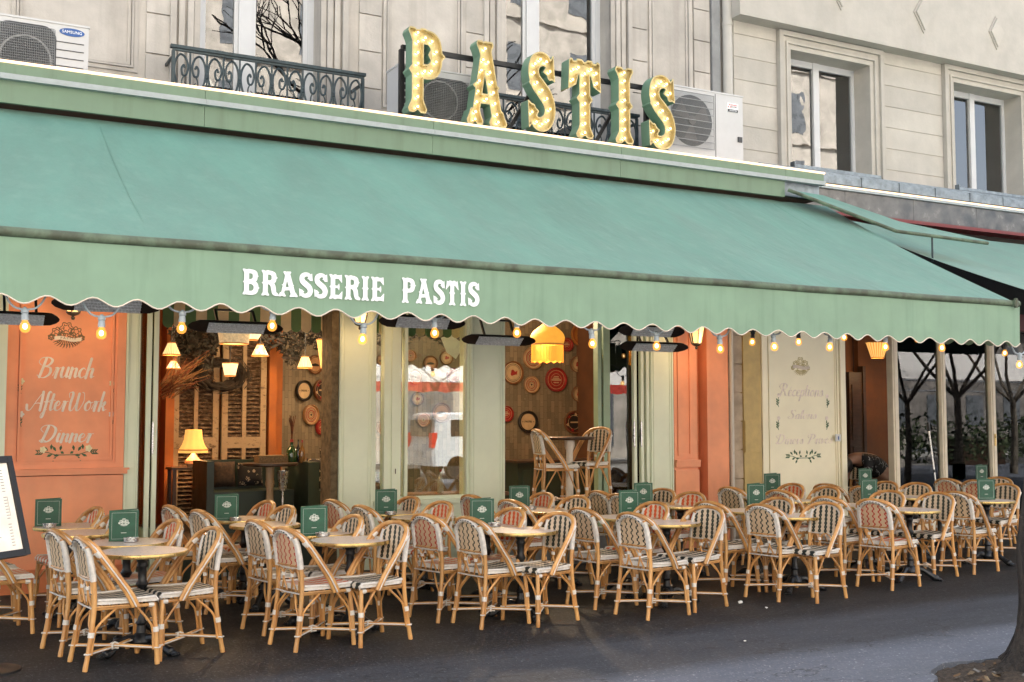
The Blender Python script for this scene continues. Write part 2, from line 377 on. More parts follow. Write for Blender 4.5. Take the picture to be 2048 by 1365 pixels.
    def add(s, other, fn):
        n = len(s.v); s.v += [tuple(fn(Vector(p))) for p in other.v]; f0 = len(s.f)
        for i, f in enumerate(other.f):
            s.f.append([n + j for j in f]); s.m.append(other.m[i])
            if i in other.uv: s.uv[f0 + i] = other.uv[i]
        return s
    def build(s, name, mats, parent=None, smooth=True, angle=35, world=True):
        me = bpy.data.meshes.new(name)
        off = Vector((0, 0, 0))
        if parent is not None and world: off = world_loc(parent)
        me.from_pydata([tuple(Vector(p) - off) for p in s.v], [], s.f)
        if not isinstance(mats, (list, tuple)): mats = [mats]
        for m in mats: me.materials.append(M[m] if isinstance(m, str) else m)
        me.polygons.foreach_set('material_index', s.m)
        if s.uv:
            ul = me.uv_layers.new(name='UVMap')
            for i, uvs in s.uv.items():
                for k, li in enumerate(me.polygons[i].loop_indices): ul.data[li].uv = uvs[k]
        return finish(name, me, parent, smooth, angle)

def world_loc(o):
    v = Vector(o.location); p = o.parent
    while p: v = v + Vector(p.location); p = p.parent
    return v
def finish(name, me, parent, smooth=True, angle=35):
    me.update()
    if smooth:
        me.polygons.foreach_set('use_smooth', [True] * len(me.polygons)); me.set_sharp_from_angle(angle=R(angle))
    o = bpy.data.objects.new(name, me); COL.objects.link(o)
    if parent is not None: o.parent = parent
    return o
def tag(o, label=None, cat=None, group=None, kind=None):
    if label: o['label'] = label
    if cat: o['category'] = cat
    if group: o['group'] = group
    if kind: o['kind'] = kind
    return o
def thing(name, label, cat, loc=(0, 0, 0), rz=0, group=None):
    o = bpy.data.objects.new(name, None); o.empty_display_size = .1; COL.objects.link(o); o.location = loc; o.rotation_euler = (0, 0, rz)
    return tag(o, label, cat, group)
def copy_tree(o, parent=None):
    c = o.copy(); COL.objects.link(c); c.parent = parent
    for ch in [x for x in CH.get(o.name, [])]: copy_tree(ch, c)
    return c
CH = {}
def index_children():
    CH.clear()
    for o in bpy.data.objects:
        if o.parent: CH.setdefault(o.parent.name, []).append(o)
def place(proto, used, loc, rz, label, group=None):
    o = proto if not used.get(proto.name) else copy_tree(proto)
    used[proto.name] = True
    o.location = loc; o.rotation_euler = (0, 0, rz); o['label'] = label
    if group: o['group'] = group
    return o
USED = {}
def crv(pts, n=6, closed=False):                 # Catmull-Rom through points
    P = [Vector(p) for p in pts]; out = []; k = len(P)
    for i in range(k if closed else k - 1):
        p0 = P[i - 1] if (i > 0 or closed) else P[0] * 2 - P[1]; p1 = P[i]; p2 = P[(i + 1) % k]
        p3 = P[(i + 2) % k] if (i + 2 < k or closed) else P[-1] * 2 - P[-2]
        for j in range(n):
            t = j / n
            out.append(((p1 * 2) + (p2 - p0) * t + (p0 * 2 - p1 * 5 + p2 * 4 - p3) * t * t + (-p0 + p1 * 3 - p2 * 3 + p3) * t ** 3) / 2)
    if not closed: out.append(P[-1])
    return out

# ------------------------------------------------------------------ outlines: union of strokes and polygons, traced from their distance field
def field(shapes, x0, x1, y0, y1, h):
    xs = np.arange(x0, x1 + h, h); ys = np.arange(y0, y1 + h, h); GX, GY = np.meshgrid(xs, ys)
    D = np.full(GX.shape, 9.0)
    for s in shapes:
        if s[0] == 'poly':
            P = s[1]; d = np.full(GX.shape, 1e9); ins = np.zeros(GX.shape, bool)
            for i in range(len(P)):
                ax, ay = P[i - 1]; bx, by = P[i]; ex, ey = bx - ax, by - ay; L = ex * ex + ey * ey + 1e-12
                t = np.clip(((GX - ax) * ex + (GY - ay) * ey) / L, 0, 1)
                d = np.minimum(d, np.hypot(GX - ax - t * ex, GY - ay - t * ey))
                c = ((ay > GY) != (by > GY)) & (GX < ex * (GY - ay) / (ey if abs(ey) > 1e-12 else 1e-12) + ax); ins ^= c
            D = np.minimum(D, np.where(ins, -d, d))
        else:
            P, rs = s[1], s[2]
            for i in range(len(P) - 1):
                ax, ay = P[i]; bx, by = P[i + 1]; ex, ey = bx - ax, by - ay; L = ex * ex + ey * ey + 1e-12
                t = np.clip(((GX - ax) * ex + (GY - ay) * ey) / L, 0, 1)
                D = np.minimum(D, np.hypot(GX - ax - t * ex, GY - ay - t * ey) - (rs[i] + t * (rs[i + 1] - rs[i])))
    return xs, ys, D
def loops(xs, ys, D, lev=0.0):
    F = D - lev; F[np.abs(F) < 1e-9] = 1e-9
    h, w_ = F.shape; seg = {}
    def ek(i, j, k):
        if k == 0: return ('h', i, j)
        if k == 1: return ('v', i, j + 1)
        if k == 2: return ('h', i + 1, j)
        return ('v', i, j)
    S = F < 0
    code = S[:-1, :-1] * 1 + S[:-1, 1:] * 2 + S[1:, 1:] * 4 + S[1:, :-1] * 8
    T = {1: [(3, 0)], 2: [(0, 1)], 3: [(3, 1)], 4: [(1, 2)], 5: [(3, 0), (1, 2)], 6: [(0, 2)], 7: [(3, 2)], 8: [(2, 3)], 9: [(2, 0)], 10: [(0, 1), (2, 3)], 11: [(2, 1)], 12: [(1, 3)], 13: [(1, 0)], 14: [(0, 3)]}
    for i, j in zip(*np.nonzero((code > 0) & (code < 15))):
        for a, b in T[int(code[i, j])]: seg[ek(i, j, a)] = ek(i, j, b)
    def pt(e):
        k, i, j = e
        if k == 'h': a, b = F[i, j], F[i, j + 1]; t = a / (a - b); return (xs[j] + t * (xs[j + 1] - xs[j]), ys[i])
        a, b = F[i, j], F[i + 1, j]; t = a / (a - b); return (xs[j], ys[i] + t * (ys[i + 1] - ys[i]))
    out = []
    while seg:
        s0 = next(iter(seg)); e = s0; L = []
        while e in seg: L.append(pt(e)); e = seg.pop(e)
        if len(L) > 5: out.append(simplify(L))
    return out
def simplify(L, eps=.0):
    out = []
    n = len(L)
    for i in range(n):
        a, b, c = L[i - 1], L[i], L[(i + 1) % n]
        cr = abs((b[0] - a[0]) * (c[1] - b[1]) - (b[1] - a[1]) * (c[0] - b[0]))
        if cr > 1e-7: out.append(b)
    return out if len(out) > 2 else L
def curve_mesh(lps, ext):
    cu = bpy.data.curves.new('outline', 'CURVE'); cu.dimensions = '2D'; cu.fill_mode = 'BOTH'; cu.extrude = ext
    for L in lps:
        sp = cu.splines.new('POLY'); sp.points.add(len(L) - 1)
        for p, q in zip(sp.points, L): p.co = (q[0], q[1], 0, 1)
        sp.use_cyclic_u = True
    o = bpy.data.objects.new('outline', cu); COL.objects.link(o)
    me = bpy.data.meshes.new_from_object(o); bpy.data.objects.remove(o); bpy.data.curves.remove(cu); return me
def mesh_mb(me, m=0):
    b = MB(); b.v = [tuple(v.co) for v in me.vertices]; b.f = [list(p.vertices) for p in me.polygons]; b.m = [m] * len(b.f); return b
def shapes_mb(shapes, ext, h=.0125, m=0, lev=0):
    allp = [p for s in shapes for p in s[1]]; mr = max([max(s[2]) for s in shapes if s[0] == 'st'] + [0]) + 2 * h
    x0 = min(p[0] for p in allp) - mr; x1 = max(p[0] for p in allp) + mr; y0 = min(p[1] for p in allp) - mr; y1 = max(p[1] for p in allp) + mr
    xs, ys, D = field(shapes, x0, x1, y0, y1, h)
    return mesh_mb(curve_mesh(loops(xs, ys, D, lev), ext), m), (xs, ys, D)
def text_mb(s, size, ext=.001, m=0):
    cu = bpy.data.curves.new('t', 'FONT'); cu.body = s; cu.size = size; cu.extrude = ext; cu.align_x = 'CENTER'; cu.align_y = 'CENTER'; cu.resolution_u = 2
    o = bpy.data.objects.new('t', cu); COL.objects.link(o); me = bpy.data.meshes.new_from_object(o)
    bpy.data.objects.remove(o); bpy.data.curves.remove(cu); return mesh_mb(me, m)
def on_wall(x0, Y, z0, sx=1, sz=1):              # glyph plane -> a wall facing the street
    return lambda p: Vector((x0 + p.x * sx, Y - p.z, z0 + p.y * sz))

# western display capitals (cap height 1)
def fish(cx, y, s, k=1):                         # forked foot (s=1) or head (s=-1)
    pts = [(-.17, .035), (-.15, .0), (-.065, .0), (0, .04), (.065, 0), (.15, 0), (.17, .035), (.125, .10), (.09, .17), (-.09, .17), (-.125, .10)]
    return ('poly', [(cx + a * k, y + s * b) for a, b in pts])
def stem(cx, wd=.10, y0=0, y1=1, spur=True):
    m = (y0 + y1) / 2; out = [('poly', [(cx - wd, y0 + .05), (cx + wd, y0 + .05), (cx + wd, y1 - .05), (cx - wd, y1 - .05)]), fish(cx, y0, 1), fish(cx, y1, -1)]
    if spur: out.append(('poly', [(cx - wd - .055, m), (cx - wd + .02, m - .07), (cx + wd - .02, m - .07), (cx + wd + .055, m), (cx + wd - .02, m + .07), (cx - wd + .02, m + .07)]))
    return out
def st(pts, r, n=6):
    P = [(v.x, v.y) for v in crv([(a, b, 0) for a, b in pts], n)]; k = len(P)
    if isinstance(r, (int, float)): return ('st', P, [r] * k)
    return ('st', P, [float(np.interp(i / (k - 1), np.linspace(0, 1, len(r)), r)) for i in range(k)])
def tri(*p): return ('poly', list(p))
def glyph(c):
    if c == 'I': return stem(.19), .40
    if c == 'P':
        return stem(.19) + [st([(.2, .905), (.40, .905), (.52, .84), (.55, .70), (.52, .56), (.40, .495), (.2, .495)], [.075, .08, .1, .1, .1, .08, .075]), tri((.62, .76), (.71, .70), (.62, .64)), tri((.43, .74), (.40, .70), (.43, .66))], .70
    if c == 'A':
        return [st([(.33, .9), (.14, .1)], .062, 1), st([(.36, .9), (.60, .1)], .10, 1), ('poly', [(.2, .26), (.55, .26), (.55, .36), (.2, .36)]), fish(.13, 0, 1, .95), fish(.62, 0, 1, 1.05), fish(.34, 1, -1, 1.0),
                tri((.10, .46), (.22, .40), (.24, .54)), tri((.64, .46), (.5, .40), (.48, .54))], .80
    if c == 'S':
        return [st([(.50, .72), (.49, .84), (.40, .915), (.28, .92), (.17, .86), (.135, .74), (.19, .62), (.32, .52), (.44, .42), (.50, .28), (.45, .14), (.33, .08), (.20, .09), (.125, .17), (.12, .27)],
                   [.05, .065, .075, .085, .1, .105, .11, .115, .115, .11, .1, .085, .075, .065, .05]),
                tri((.36, .76), (.60, .66), (.57, .98), (.50, .90)), tri((.24, .24), (.02, .36), (.04, .03), (.12, .1)), tri((.05, .60), (.17, .52), (.22, .62)), tri((.58, .42), (.46, .36), (.42, .5))], .62
    if c == 'T':
        return stem(.33, .10) + [('poly', [(.06, .82), (.6, .82), (.6, .97), (.06, .97)]), tri((.0, .62), (.14, .68), (.20, .84), (.06, 1.0), (.02, .98)), tri((.66, .62), (.52, .68), (.46, .84), (.6, 1.0), (.64, .98))], .67
    if c == 'R':
        return stem(.19) + [st([(.2, .905), (.40, .905), (.53, .84), (.55, .73), (.53, .60), (.40, .53), (.2, .53)], [.075, .08, .1, .1, .1, .08, .075]), st([(.38, .53), (.50, .42), (.54, .25), (.57, .12), (.68, .06)], [.08, .1, .1, .09, .06]), tri((.62, .78), (.71, .72), (.62, .66))], .74
    if c == 'B':
        return stem(.19) + [st([(.2, .91), (.40, .91), (.53, .85), (.55, .75), (.53, .62), (.40, .535), (.2, .53)], [.075, .08, .1, .1, .1, .08, .075]), st([(.2, .5), (.42, .49), (.56, .41), (.59, .28), (.55, .15), (.42, .08), (.2, .08)], [.075, .08, .1, .1, .1, .08, .075]), tri((.62, .79), (.70, .74), (.62, .69)), tri((.66, .33), (.74, .28), (.66, .23))], .76
    if c == 'E':
        return stem(.19) + [('poly', [(.2, .84), (.5, .84), (.5, .97), (.2, .97)]), ('poly', [(.2, .03), (.52, .03), (.52, .16), (.2, .16)]), ('poly', [(.2, .45), (.42, .45), (.42, .55), (.2, .55)]),
                            tri((.40, .9), (.50, .72), (.60, .66), (.58, 1), (.5, .96)), tri((.42, .1), (.52, .28), (.62, .34), (.60, 0), (.52, .04)), tri((.36, .5), (.47, .35), (.49, .5), (.47, .65))], .66
# running hand (x-height .5, cap 1)
SCR = {
 'B': ([[(.30, .95), (.22, .5), (.12, .02)], [(.10, .62), (-.02, .78), (.10, .97), (.40, 1.0), (.60, .86), (.50, .64), (.28, .54)], [(.28, .54), (.56, .48), (.58, .2), (.36, .0), (.12, .02), (.0, .12)]], .74),
 'D': ([[(.30, .95), (.22, .5), (.12, .04)], [(.10, .60), (-.04, .78), (.10, .98), (.42, 1.0), (.66, .78), (.62, .36), (.40, .06), (.12, .02), (.0, .10), (.12, .16), (.34, .04)]], .80),
 'A': ([[(-.25, .30), (-.20, .06), (-.04, .05), (.20, .5), (.48, .98)], [(.48, .98), (.48, .5), (.46, .02)], [(.12, .36), (.3, .40), (.5, .36)]], .62),
 'W': ([[(.02, .70), (-.02, .92), (.14, .98), (.18, .8), (.12, .4), (.14, .05), (.28, .05), (.44, .5), (.50, .9)], [(.50, .9), (.46, .4), (.48, .05), (.62, .06), (.80, .5), (.76, .9), (.66, .98)]], .88),
 'R': ([[(.30, .95), (.22, .5), (.10, .0)], [(.08, .60), (-.04, .78), (.10, .98), (.42, 1.0), (.58, .82), (.46, .58), (.26, .50), (.44, .34), (.52, .08), (.68, .06)]], .74),
 'S': ([[(.52, .82), (.42, .98), (.24, .92), (.22, .70), (.36, .5), (.42, .24), (.30, .04), (.10, .03), (.0, .18), (.12, .28)]], .58),
 'P': ([[(.30, .95), (.22, .5), (.10, .0)], [(.08, .60), (-.04, .78), (.10, .98), (.42, 1.0), (.60, .80), (.48, .54), (.24, .46)]], .66),
 'r': ([[(.0, .1), (.10, .42), (.08, .5), (.2, .46), (.16, .2), (.14, .0)], [(.16, .3), (.24, .46), (.34, .5)]], .36),
 'u': ([[(.08, .5), (.04, .2), (.08, .03), (.2, .06), (.32, .4), (.34, .5)], [(.34, .5), (.30, .2), (.32, .03), (.44, .1)]], .44),
 'n': ([[(.08, .5), (.06, .25), (.04, .0)], [(.06, .25), (.18, .46), (.3, .46), (.28, .2), (.30, .03), (.42, .1)]], .42),
 'c': ([[(.32, .42), (.22, .5), (.08, .36), (.06, .14), (.18, .01), (.36, .12)]], .36),
 'h': ([[(.16, .98), (.10, .5), (.04, .0)], [(.07, .25), (.2, .46), (.32, .46), (.29, .2), (.31, .03), (.43, .1)]], .43),
 'f': ([[(.30, .92), (.22, 1.0), (.14, .85), (.10, .3), (.02, -.3), (-.08, -.34), (-.06, -.15), (.16, .06)], [(-.02, .46), (.12, .48), (.26, .46)]], .28),
 't': ([[(.14, .85), (.08, .3), (.10, .03), (.24, .1)], [(-.03, .54), (.10, .56), (.26, .55)]], .26),
 'e': ([[(.05, .22), (.22, .3), (.26, .44), (.16, .5), (.06, .34), (.06, .1), (.18, .01), (.34, .12)]], .34),
 'o': ([[(.2, .5), (.06, .34), (.06, .1), (.18, .01), (.30, .15), (.30, .38), (.2, .5), (.3, .42), (.42, .46)]], .40),
 'k': ([[(.16, .98), (.10, .5), (.04, .0)], [(.07, .22), (.22, .44), (.30, .46), (.24, .28), (.12, .26), (.24, .18), (.28, .02), (.42, .08)]], .42),
 'i': ([[(.08, .5), (.04, .2), (.07, .03), (.2, .1)], [(.115, .68), (.12, .70)]], .20),
 'p': ([[(.10, .5), (.04, .0), (-.02, -.35)], [(.06, .2), (.16, .46), (.30, .46), (.32, .2), (.2, .02), (.08, .06)]], .40),
 's': ([[(.0, .1), (.16, .5), (.24, .3), (.22, .06), (.08, .02), (.04, .1)], [(.22, .06), (.34, .1)]], .32),
 'a': ([[(.30, .44), (.18, .5), (.06, .34), (.06, .1), (.16, .01), (.28, .2), (.32, .5)], [(.32, .5), (.28, .15), (.32, .02), (.42, .1)]], .42),
 'l': ([[(.0, .1), (.16, .5), (.20, .9), (.14, .98), (.08, .7), (.06, .2), (.08, .03), (.22, .1)]], .22),
 'v': ([[(.06, .5), (.10, .3), (.10, .02), (.24, .2), (.28, .46), (.36, .46)]], .36),
}
SCR['d'] = ([SCR['a'][0][0], [(.42, .98), (.34, .5), (.30, .1), (.42, .08)]], .42)
def script(word, rmax=.05, rmin=.018):
    x = 0; out = []
    for ch in word:
        if ch == ' ': x += .35; continue
        c = {'é': 'e', 'î': 'i'}.get(ch, ch)
        strokes, adv = SCR[c]
        if ch == 'é': strokes = strokes + [[(.14, .62), (.24, .74)]]
        for s_ in strokes:
            P = [(v.x + x + .16 * v.y, v.y) for v in crv([(a, b, 0) for a, b in s_], 7)]; rs = []
            for i in range(len(P)):
                a, b = P[max(i - 1, 0)], P[min(i + 1, len(P) - 1)]; d = math.hypot(b[0] - a[0], b[1] - a[1]) + 1e-9
                rs.append(rmin + (rmax - rmin) * max(0, (a[1] - b[1]) / d) ** 1.2)
            rs = [sum(rs[max(0, i - 2):i + 3]) / len(rs[max(0, i - 2):i + 3]) for i in range(len(rs))]
            out.append(('st', P, rs))
        x += adv
    return out, x
def script_mb(word, x0, x1, Y, zb, zcap, m=0, ext=.0015, bold=.05):
    sh, w_ = script(word, bold); mb, _ = shapes_mb(sh, ext, .011, m)
    out = MB(); return out.add(mb, on_wall(x0, Y, zb, (x1 - x0) / w_, zcap - zb))

def blob(cx, cy, r, lobes=5, k=.22, n=40, ph=0):
    return [(cx + r * (1 + k * math.cos(lobes * t + ph)) * math.cos(t), cy + r * (1 + k * math.cos(lobes * t + ph)) * math.sin(t)) for t in [2 * math.pi * i / n for i in range(n + 1)]]
def emblem_shapes(lw=.014, rich=True):
    """bouquet of open flowers, unit wide, drawn in line"""
    sh = []
    for cx, cy, r in ((-.27, .10, .13), (.0, .22, .17), (.27, .12, .14), (-.13, .02, .10), (.15, .0, .11), (-.42, -.05, .08), (.42, -.05, .08)):
        P = blob(cx, cy, r, 6, .16, 36, cx * 9); sh.append(('st', P, [lw] * len(P)))
        if rich:
            P = blob(cx, cy + .01, r * .5, 5, .2, 26, cx * 5); sh.append(('st', P, [lw * .8] * len(P)))
            for a in range(6):
                t = a * math.pi / 3 + cx; sh.append(('st', [(cx + r * .5 * math.cos(t), cy + r * .5 * math.sin(t)), (cx + r * .95 * math.cos(t), cy + r * .95 * math.sin(t))], [lw * .7, lw * .7]))
    for i in range(11):
        t = R(200 + i * 14); a, b = .18 * math.cos(t), -.10 + .06 * math.sin(t); c, d = .40 * math.cos(t), -.12 + .26 * math.sin(t)
        sh.append(('st', [(a, b), ((a + c) / 2 + .03, (b + d) / 2), (c, d)], [lw, lw * 1.3, lw * .5]))
        if rich: sh.append(('st', [((a + c) / 2, (b + d) / 2), (c + .05, d + .03)], [lw * .9, lw * .4]))
    return sh
def leaf_sprig(cx, cy, s, n=5, flip=1, droop=1):
    sh = [('st', [(cx, cy), (cx - flip * s * .15, cy - s * .5), (cx, cy - s)], [s * .025, s * .03, s * .02])]
    for i in range(n):
        t = .35 + .6 * i / n; sgn = 1 if i % 2 else -1; x, y = cx - flip * s * .12, cy - s * t
        sh.append(('st', [(x, y), (x + sgn * s * .12, y + s * .12), (x + sgn * s * .2, y + s * .26)], [s * .02, s * .06, s * .008]))
    return sh
def garland(w, big=True):
    lv = []
    for sg in (-1, 1):
        sh = [(.06, .0, 30), (.14, -.03, -10), (.20, .05, 60), (.27, -.02, -25), (.34, .06, 40), (.12, .06, 100), (.28, .08, 95), (.20, -.07, -60)]
        for dx, dy, a in sh:
            L = .09 if dx > .1 else .06; t = R(a); x, y = sg * dx, dy
            lv.append(('st', [(x, y), (x + sg * L * .5 * math.cos(t), y + L * .5 * math.sin(t)), (x + sg * L * math.cos(t), y + L * math.sin(t))], [.008, .024, .004]))
        lv.append(('st', [(0, -.03), (sg * .2, -.03), (sg * .34, .02), (sg * .48, .03)], [.006, .008, .006, .004]))
        for k in range(3):
            x = sg * (.42 + .04 * k); lv.append(('st', [(x, .02), (x + sg * .02, .05), (x + sg * .05, .07)], [.005, .012, .003])); lv.append(('st', [(x, .02), (x + sg * .03, -.01), (x + sg * .06, -.02)], [.005, .012, .003]))
    return lv

# ================================================================== GROUND
def pavement():
    c0 = at_z(1990, 1365, 0); cx, cy = 6.75, 4.85
    hole = []
    for i in range(70):
        t = 2 * math.pi * i / 70; r = 1.02 + .07 * math.sin(3 * t + 1) + .05 * math.sin(7 * t) + .02 * math.sin(17 * t)
        hole.append((cx + r * .98 * math.cos(t), cy + r * .62 * math.sin(t)))
    outer = [(-160, -160), (240, -160), (240, 160), (-160, 160)]
    me = curve_mesh([outer, hole], .04)
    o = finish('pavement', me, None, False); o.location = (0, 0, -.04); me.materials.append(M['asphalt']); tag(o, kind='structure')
    b = MB(); n = 60
    G = {}
    for i in range(41):
        for j in range(29):
            x, y = cx - 1.2 + 2.4 * i / 40, cy - .85 + 1.7 * j / 28
            G[i, j] = len(b.v); b.v.append((x, y, -.042 + random.uniform(-.012, .016) + .06 * math.exp(-((x - 6.95) ** 2 + (y - 5.05) ** 2) * 4)))
    for i in range(40):
        for j in range(28): b.face([G[i, j], G[i + 1, j], G[i + 1, j + 1], G[i, j + 1]])
    tag(b.build('soil', 'soil', None), kind='structure')
    b = MB()
    for i in range(330):
        t = random.uniform(0, 6.28); r = math.sqrt(random.random()) * .93; x, y = cx + r * math.cos(t), cy + r * .58 * math.sin(t); a = random.uniform(0, 6.28); s = random.uniform(.008, .03); z = -.02 + random.uniform(0, .02)
        u = Vector((math.cos(a), math.sin(a), random.uniform(-.5, .5))) * s; v = Vector((-math.sin(a), math.cos(a), random.uniform(-.4, .4))) * s * .5
        c = Vector((x, y, z)); b.mat(random.choice((0, 0, 1, 1, 2))).quad([c - u - v, c + u - v, c + u * .8 + v, c - u + v])
    tag(b.build('leaf_litter', [pbr('litter_tan', (.16, .115, .065), .9, var=.4), pbr('litter_brown', (.12, .07, .035), .9, var=.4), pbr('litter_grey', (.15, .145, .135), .9)], None, False), 'scattered dry leaves and bark chips covering the soil of the tree pit', 'leaf litter', kind='stuff')
    # bits of litter on the asphalt
    lab = ['scrap of crumpled white paper on the asphalt before the fifth front table group', 'pale flat scrap on the asphalt in front of the fifth group of chairs', 'tiny white fragment on the open asphalt at the right', 'small pale scrap on the asphalt near the bottom centre']
    for k, (px, py, s) in enumerate(((1481, 1208, .022), (1533, 1218, .016), (1490, 1284, .012), (1100, 1215, .012))):
        p = at_z(px, py, 0); b = MB(); b.ball((p.x, p.y, s * .6), s, 7, 5, (1, .8, .6 if k == 0 else .25))
        b.v = [(x + random.uniform(-.3, .3) * s, y + random.uniform(-.3, .3) * s, max(.001, z + random.uniform(-.2, .2) * s)) for x, y, z in b.v]
        tag(b.build('paper_scrap', 'paper', None, False), lab[k], 'litter', 'scraps on the asphalt')
pavement()

# ================================================================== LEFT BUILDING (limestone, upper floors)
WY = 12.0                                        # front plane of the limestone wall
def xw(px, py=100): return at(px, py, WY).x
BX1 = xw(1457)
bld = thing('apartment_building', 'cream limestone apartment building with tall windows above the green awning', 'building', (0, WY, 0))
W1 = (xw(398), xw(640)); W2 = (xw(1010), xw(1220)); WTOP = 7.6; W0 = (-3.9, -2.4)
def limestone():
    b = MB(); x = -6.0; z0, z1 = 4.35, 9.0
    for a, c in (W0, W1, W2, (BX1, BX1)):
        b.box(x, a, WY, WY + .5, z0, z1)
        if c > a: b.box(a, c, WY, WY + .5, WTOP, z1); b.box(a, c, WY, WY + .5, z0, 4.7)
        x = c
    b.box(-6, BX1, WY + .001, WY + 9, 9.0, 19); b.box(-6, BX1, WY + 1.4, WY + 9, 4.35, 9)
    # recessed-panel mouldings
    def frame(x0, x1, zb, zt):
        for k, (o, d) in enumerate(((0, .022), (.045, .036), (.075, .018))):
            t = .04 if k == 0 else (.022 if k == 1 else .03)
            b.box(x0 + o, x0 + o + t, WY - d, WY + .01, zb + o, zt); b.box(x1 - o - t, x1 - o, WY - d, WY + .01, zb + o, zt)
            b.box(x0 + o + t, x1 - o - t, WY - d + .001, WY + .01, zb + o, zb + o + t)
    zb = ZZ(200, 137, WY)
    for a, c in ((20, 275), (765, 930), (1297, 1383)): frame(xw(a), xw(c), zb, 8.6)
    # window surrounds
    for (a, c) in (W1, W2):
        for s_ in (-1, 1):
            e = a if s_ < 0 else c
            for o, d in ((.0, .03), (.07, .05), (.16, .035), (.25, .06)):
                x0 = e + s_ * o; b.box(x0, x0 + s_ * .062, WY - d, WY + .01, 4.36, 8.7)
    b.build('wall', 'stone', bld, False)
    # rusticated strips with open joints
    jz = [ZZ(315, 30, WY) + k * .43 for k in range(-6, 6)]
    for a, c, ph in ((291, 343, 0), (717, 761, -.03), (930, 972, -.03), (1253, 1292, .0), (1386, 1417, .0)):
        b = MB()
        for k in range(len(jz) - 1): b.box(xw(a), xw(c), WY - .028, WY + .01, jz[k] + .008 + ph, jz[k + 1] - .008 + ph)
        b.build('quoin', 'stone', bld, False)
    b = MB(); b.box(xw(1420), xw(1436), WY - .05, WY + .01, 4.4, 8.8); b.build('joint_strip', 'stone_dk', bld, False)
    b = MB(); b.tube([(xw(1447), WY - .085, 4.4), (xw(1447), WY - .085, 9)], .068, 16)
    for z in (5.55, 7.0): b.tube([(xw(1447), WY - .085, z), (xw(1447), WY - .085, z + .05)], .076, 16)
    b.build('drainpipe', pbr('painted_pipe', (.48, .465, .42), .5, var=.05), bld)
    for n, (a, c) in enumerate((W1, W2, W0)):
        wz0 = 4.7; yw = WY + .26; fr = MB()
        mid = (xw(501) if n == 0 else xw(1081)) if n < 2 else (a + c) / 2
        xl, xr = a + .0, c
        for x0, x1, d in ((xl, xl + .07, 0), (xr - .07, xr, 0), (mid - .075, mid + .075, -.012), (xl + .07, xl + .12, .01), (mid - .12, mid - .075, .01), (mid + .075, mid + .12, .01), (xr - .12, xr - .07, .01)):
            fr.box(x0, x1, yw - .03 + d, yw + .04, wz0, WTOP)
        fr.box(xl + .12, mid - .12, yw - .02, yw + .04, wz0, wz0 + .35); fr.box(mid + .12, xr - .12, yw - .02, yw + .04, wz0, wz0 + .35)
        wn = fr.build('window', 'white_paint', bld, False)
        for x0, x1 in ((xl + .12, mid - .12), (mid + .12, xr - .12)): p = MB(); p.box(x0, x1, yw + .005, yw + .011, wz0 + .35, WTOP); p.build('pane', 'glass_up', wn, False)
        cu = MB(); N = 60
        def drape(x0, x1, y, zt, zb, lean=0):
            for i in range(N):
                a0, a1 = i / N, (i + 1) / N
                f = lambda t: (x0 + (x1 - x0) * t, y + .025 * math.sin(t * 40) + .012 * math.sin(t * 17))
                (xa, ya), (xb, yb) = f(a0), f(a1); cu.quad([(xa, ya, zb), (xb, yb, zb), (xb, yb, zt), (xa, ya, zt)])
        if n == 0: drape(xl + .13, mid - .1, yw + .16, WTOP, wz0); drape(mid + .2, mid + .52, yw + .16, 6.0, wz0)
        elif n == 1: drape(xl + .13, xl + .42, yw + .16, WTOP, wz0); drape(mid + .12, mid + .48, yw + .16, WTOP, wz0)
        if n < 2: cu.build('curtain', 'curtain', wn)
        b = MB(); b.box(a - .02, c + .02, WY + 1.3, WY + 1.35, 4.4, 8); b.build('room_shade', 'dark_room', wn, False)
limestone()

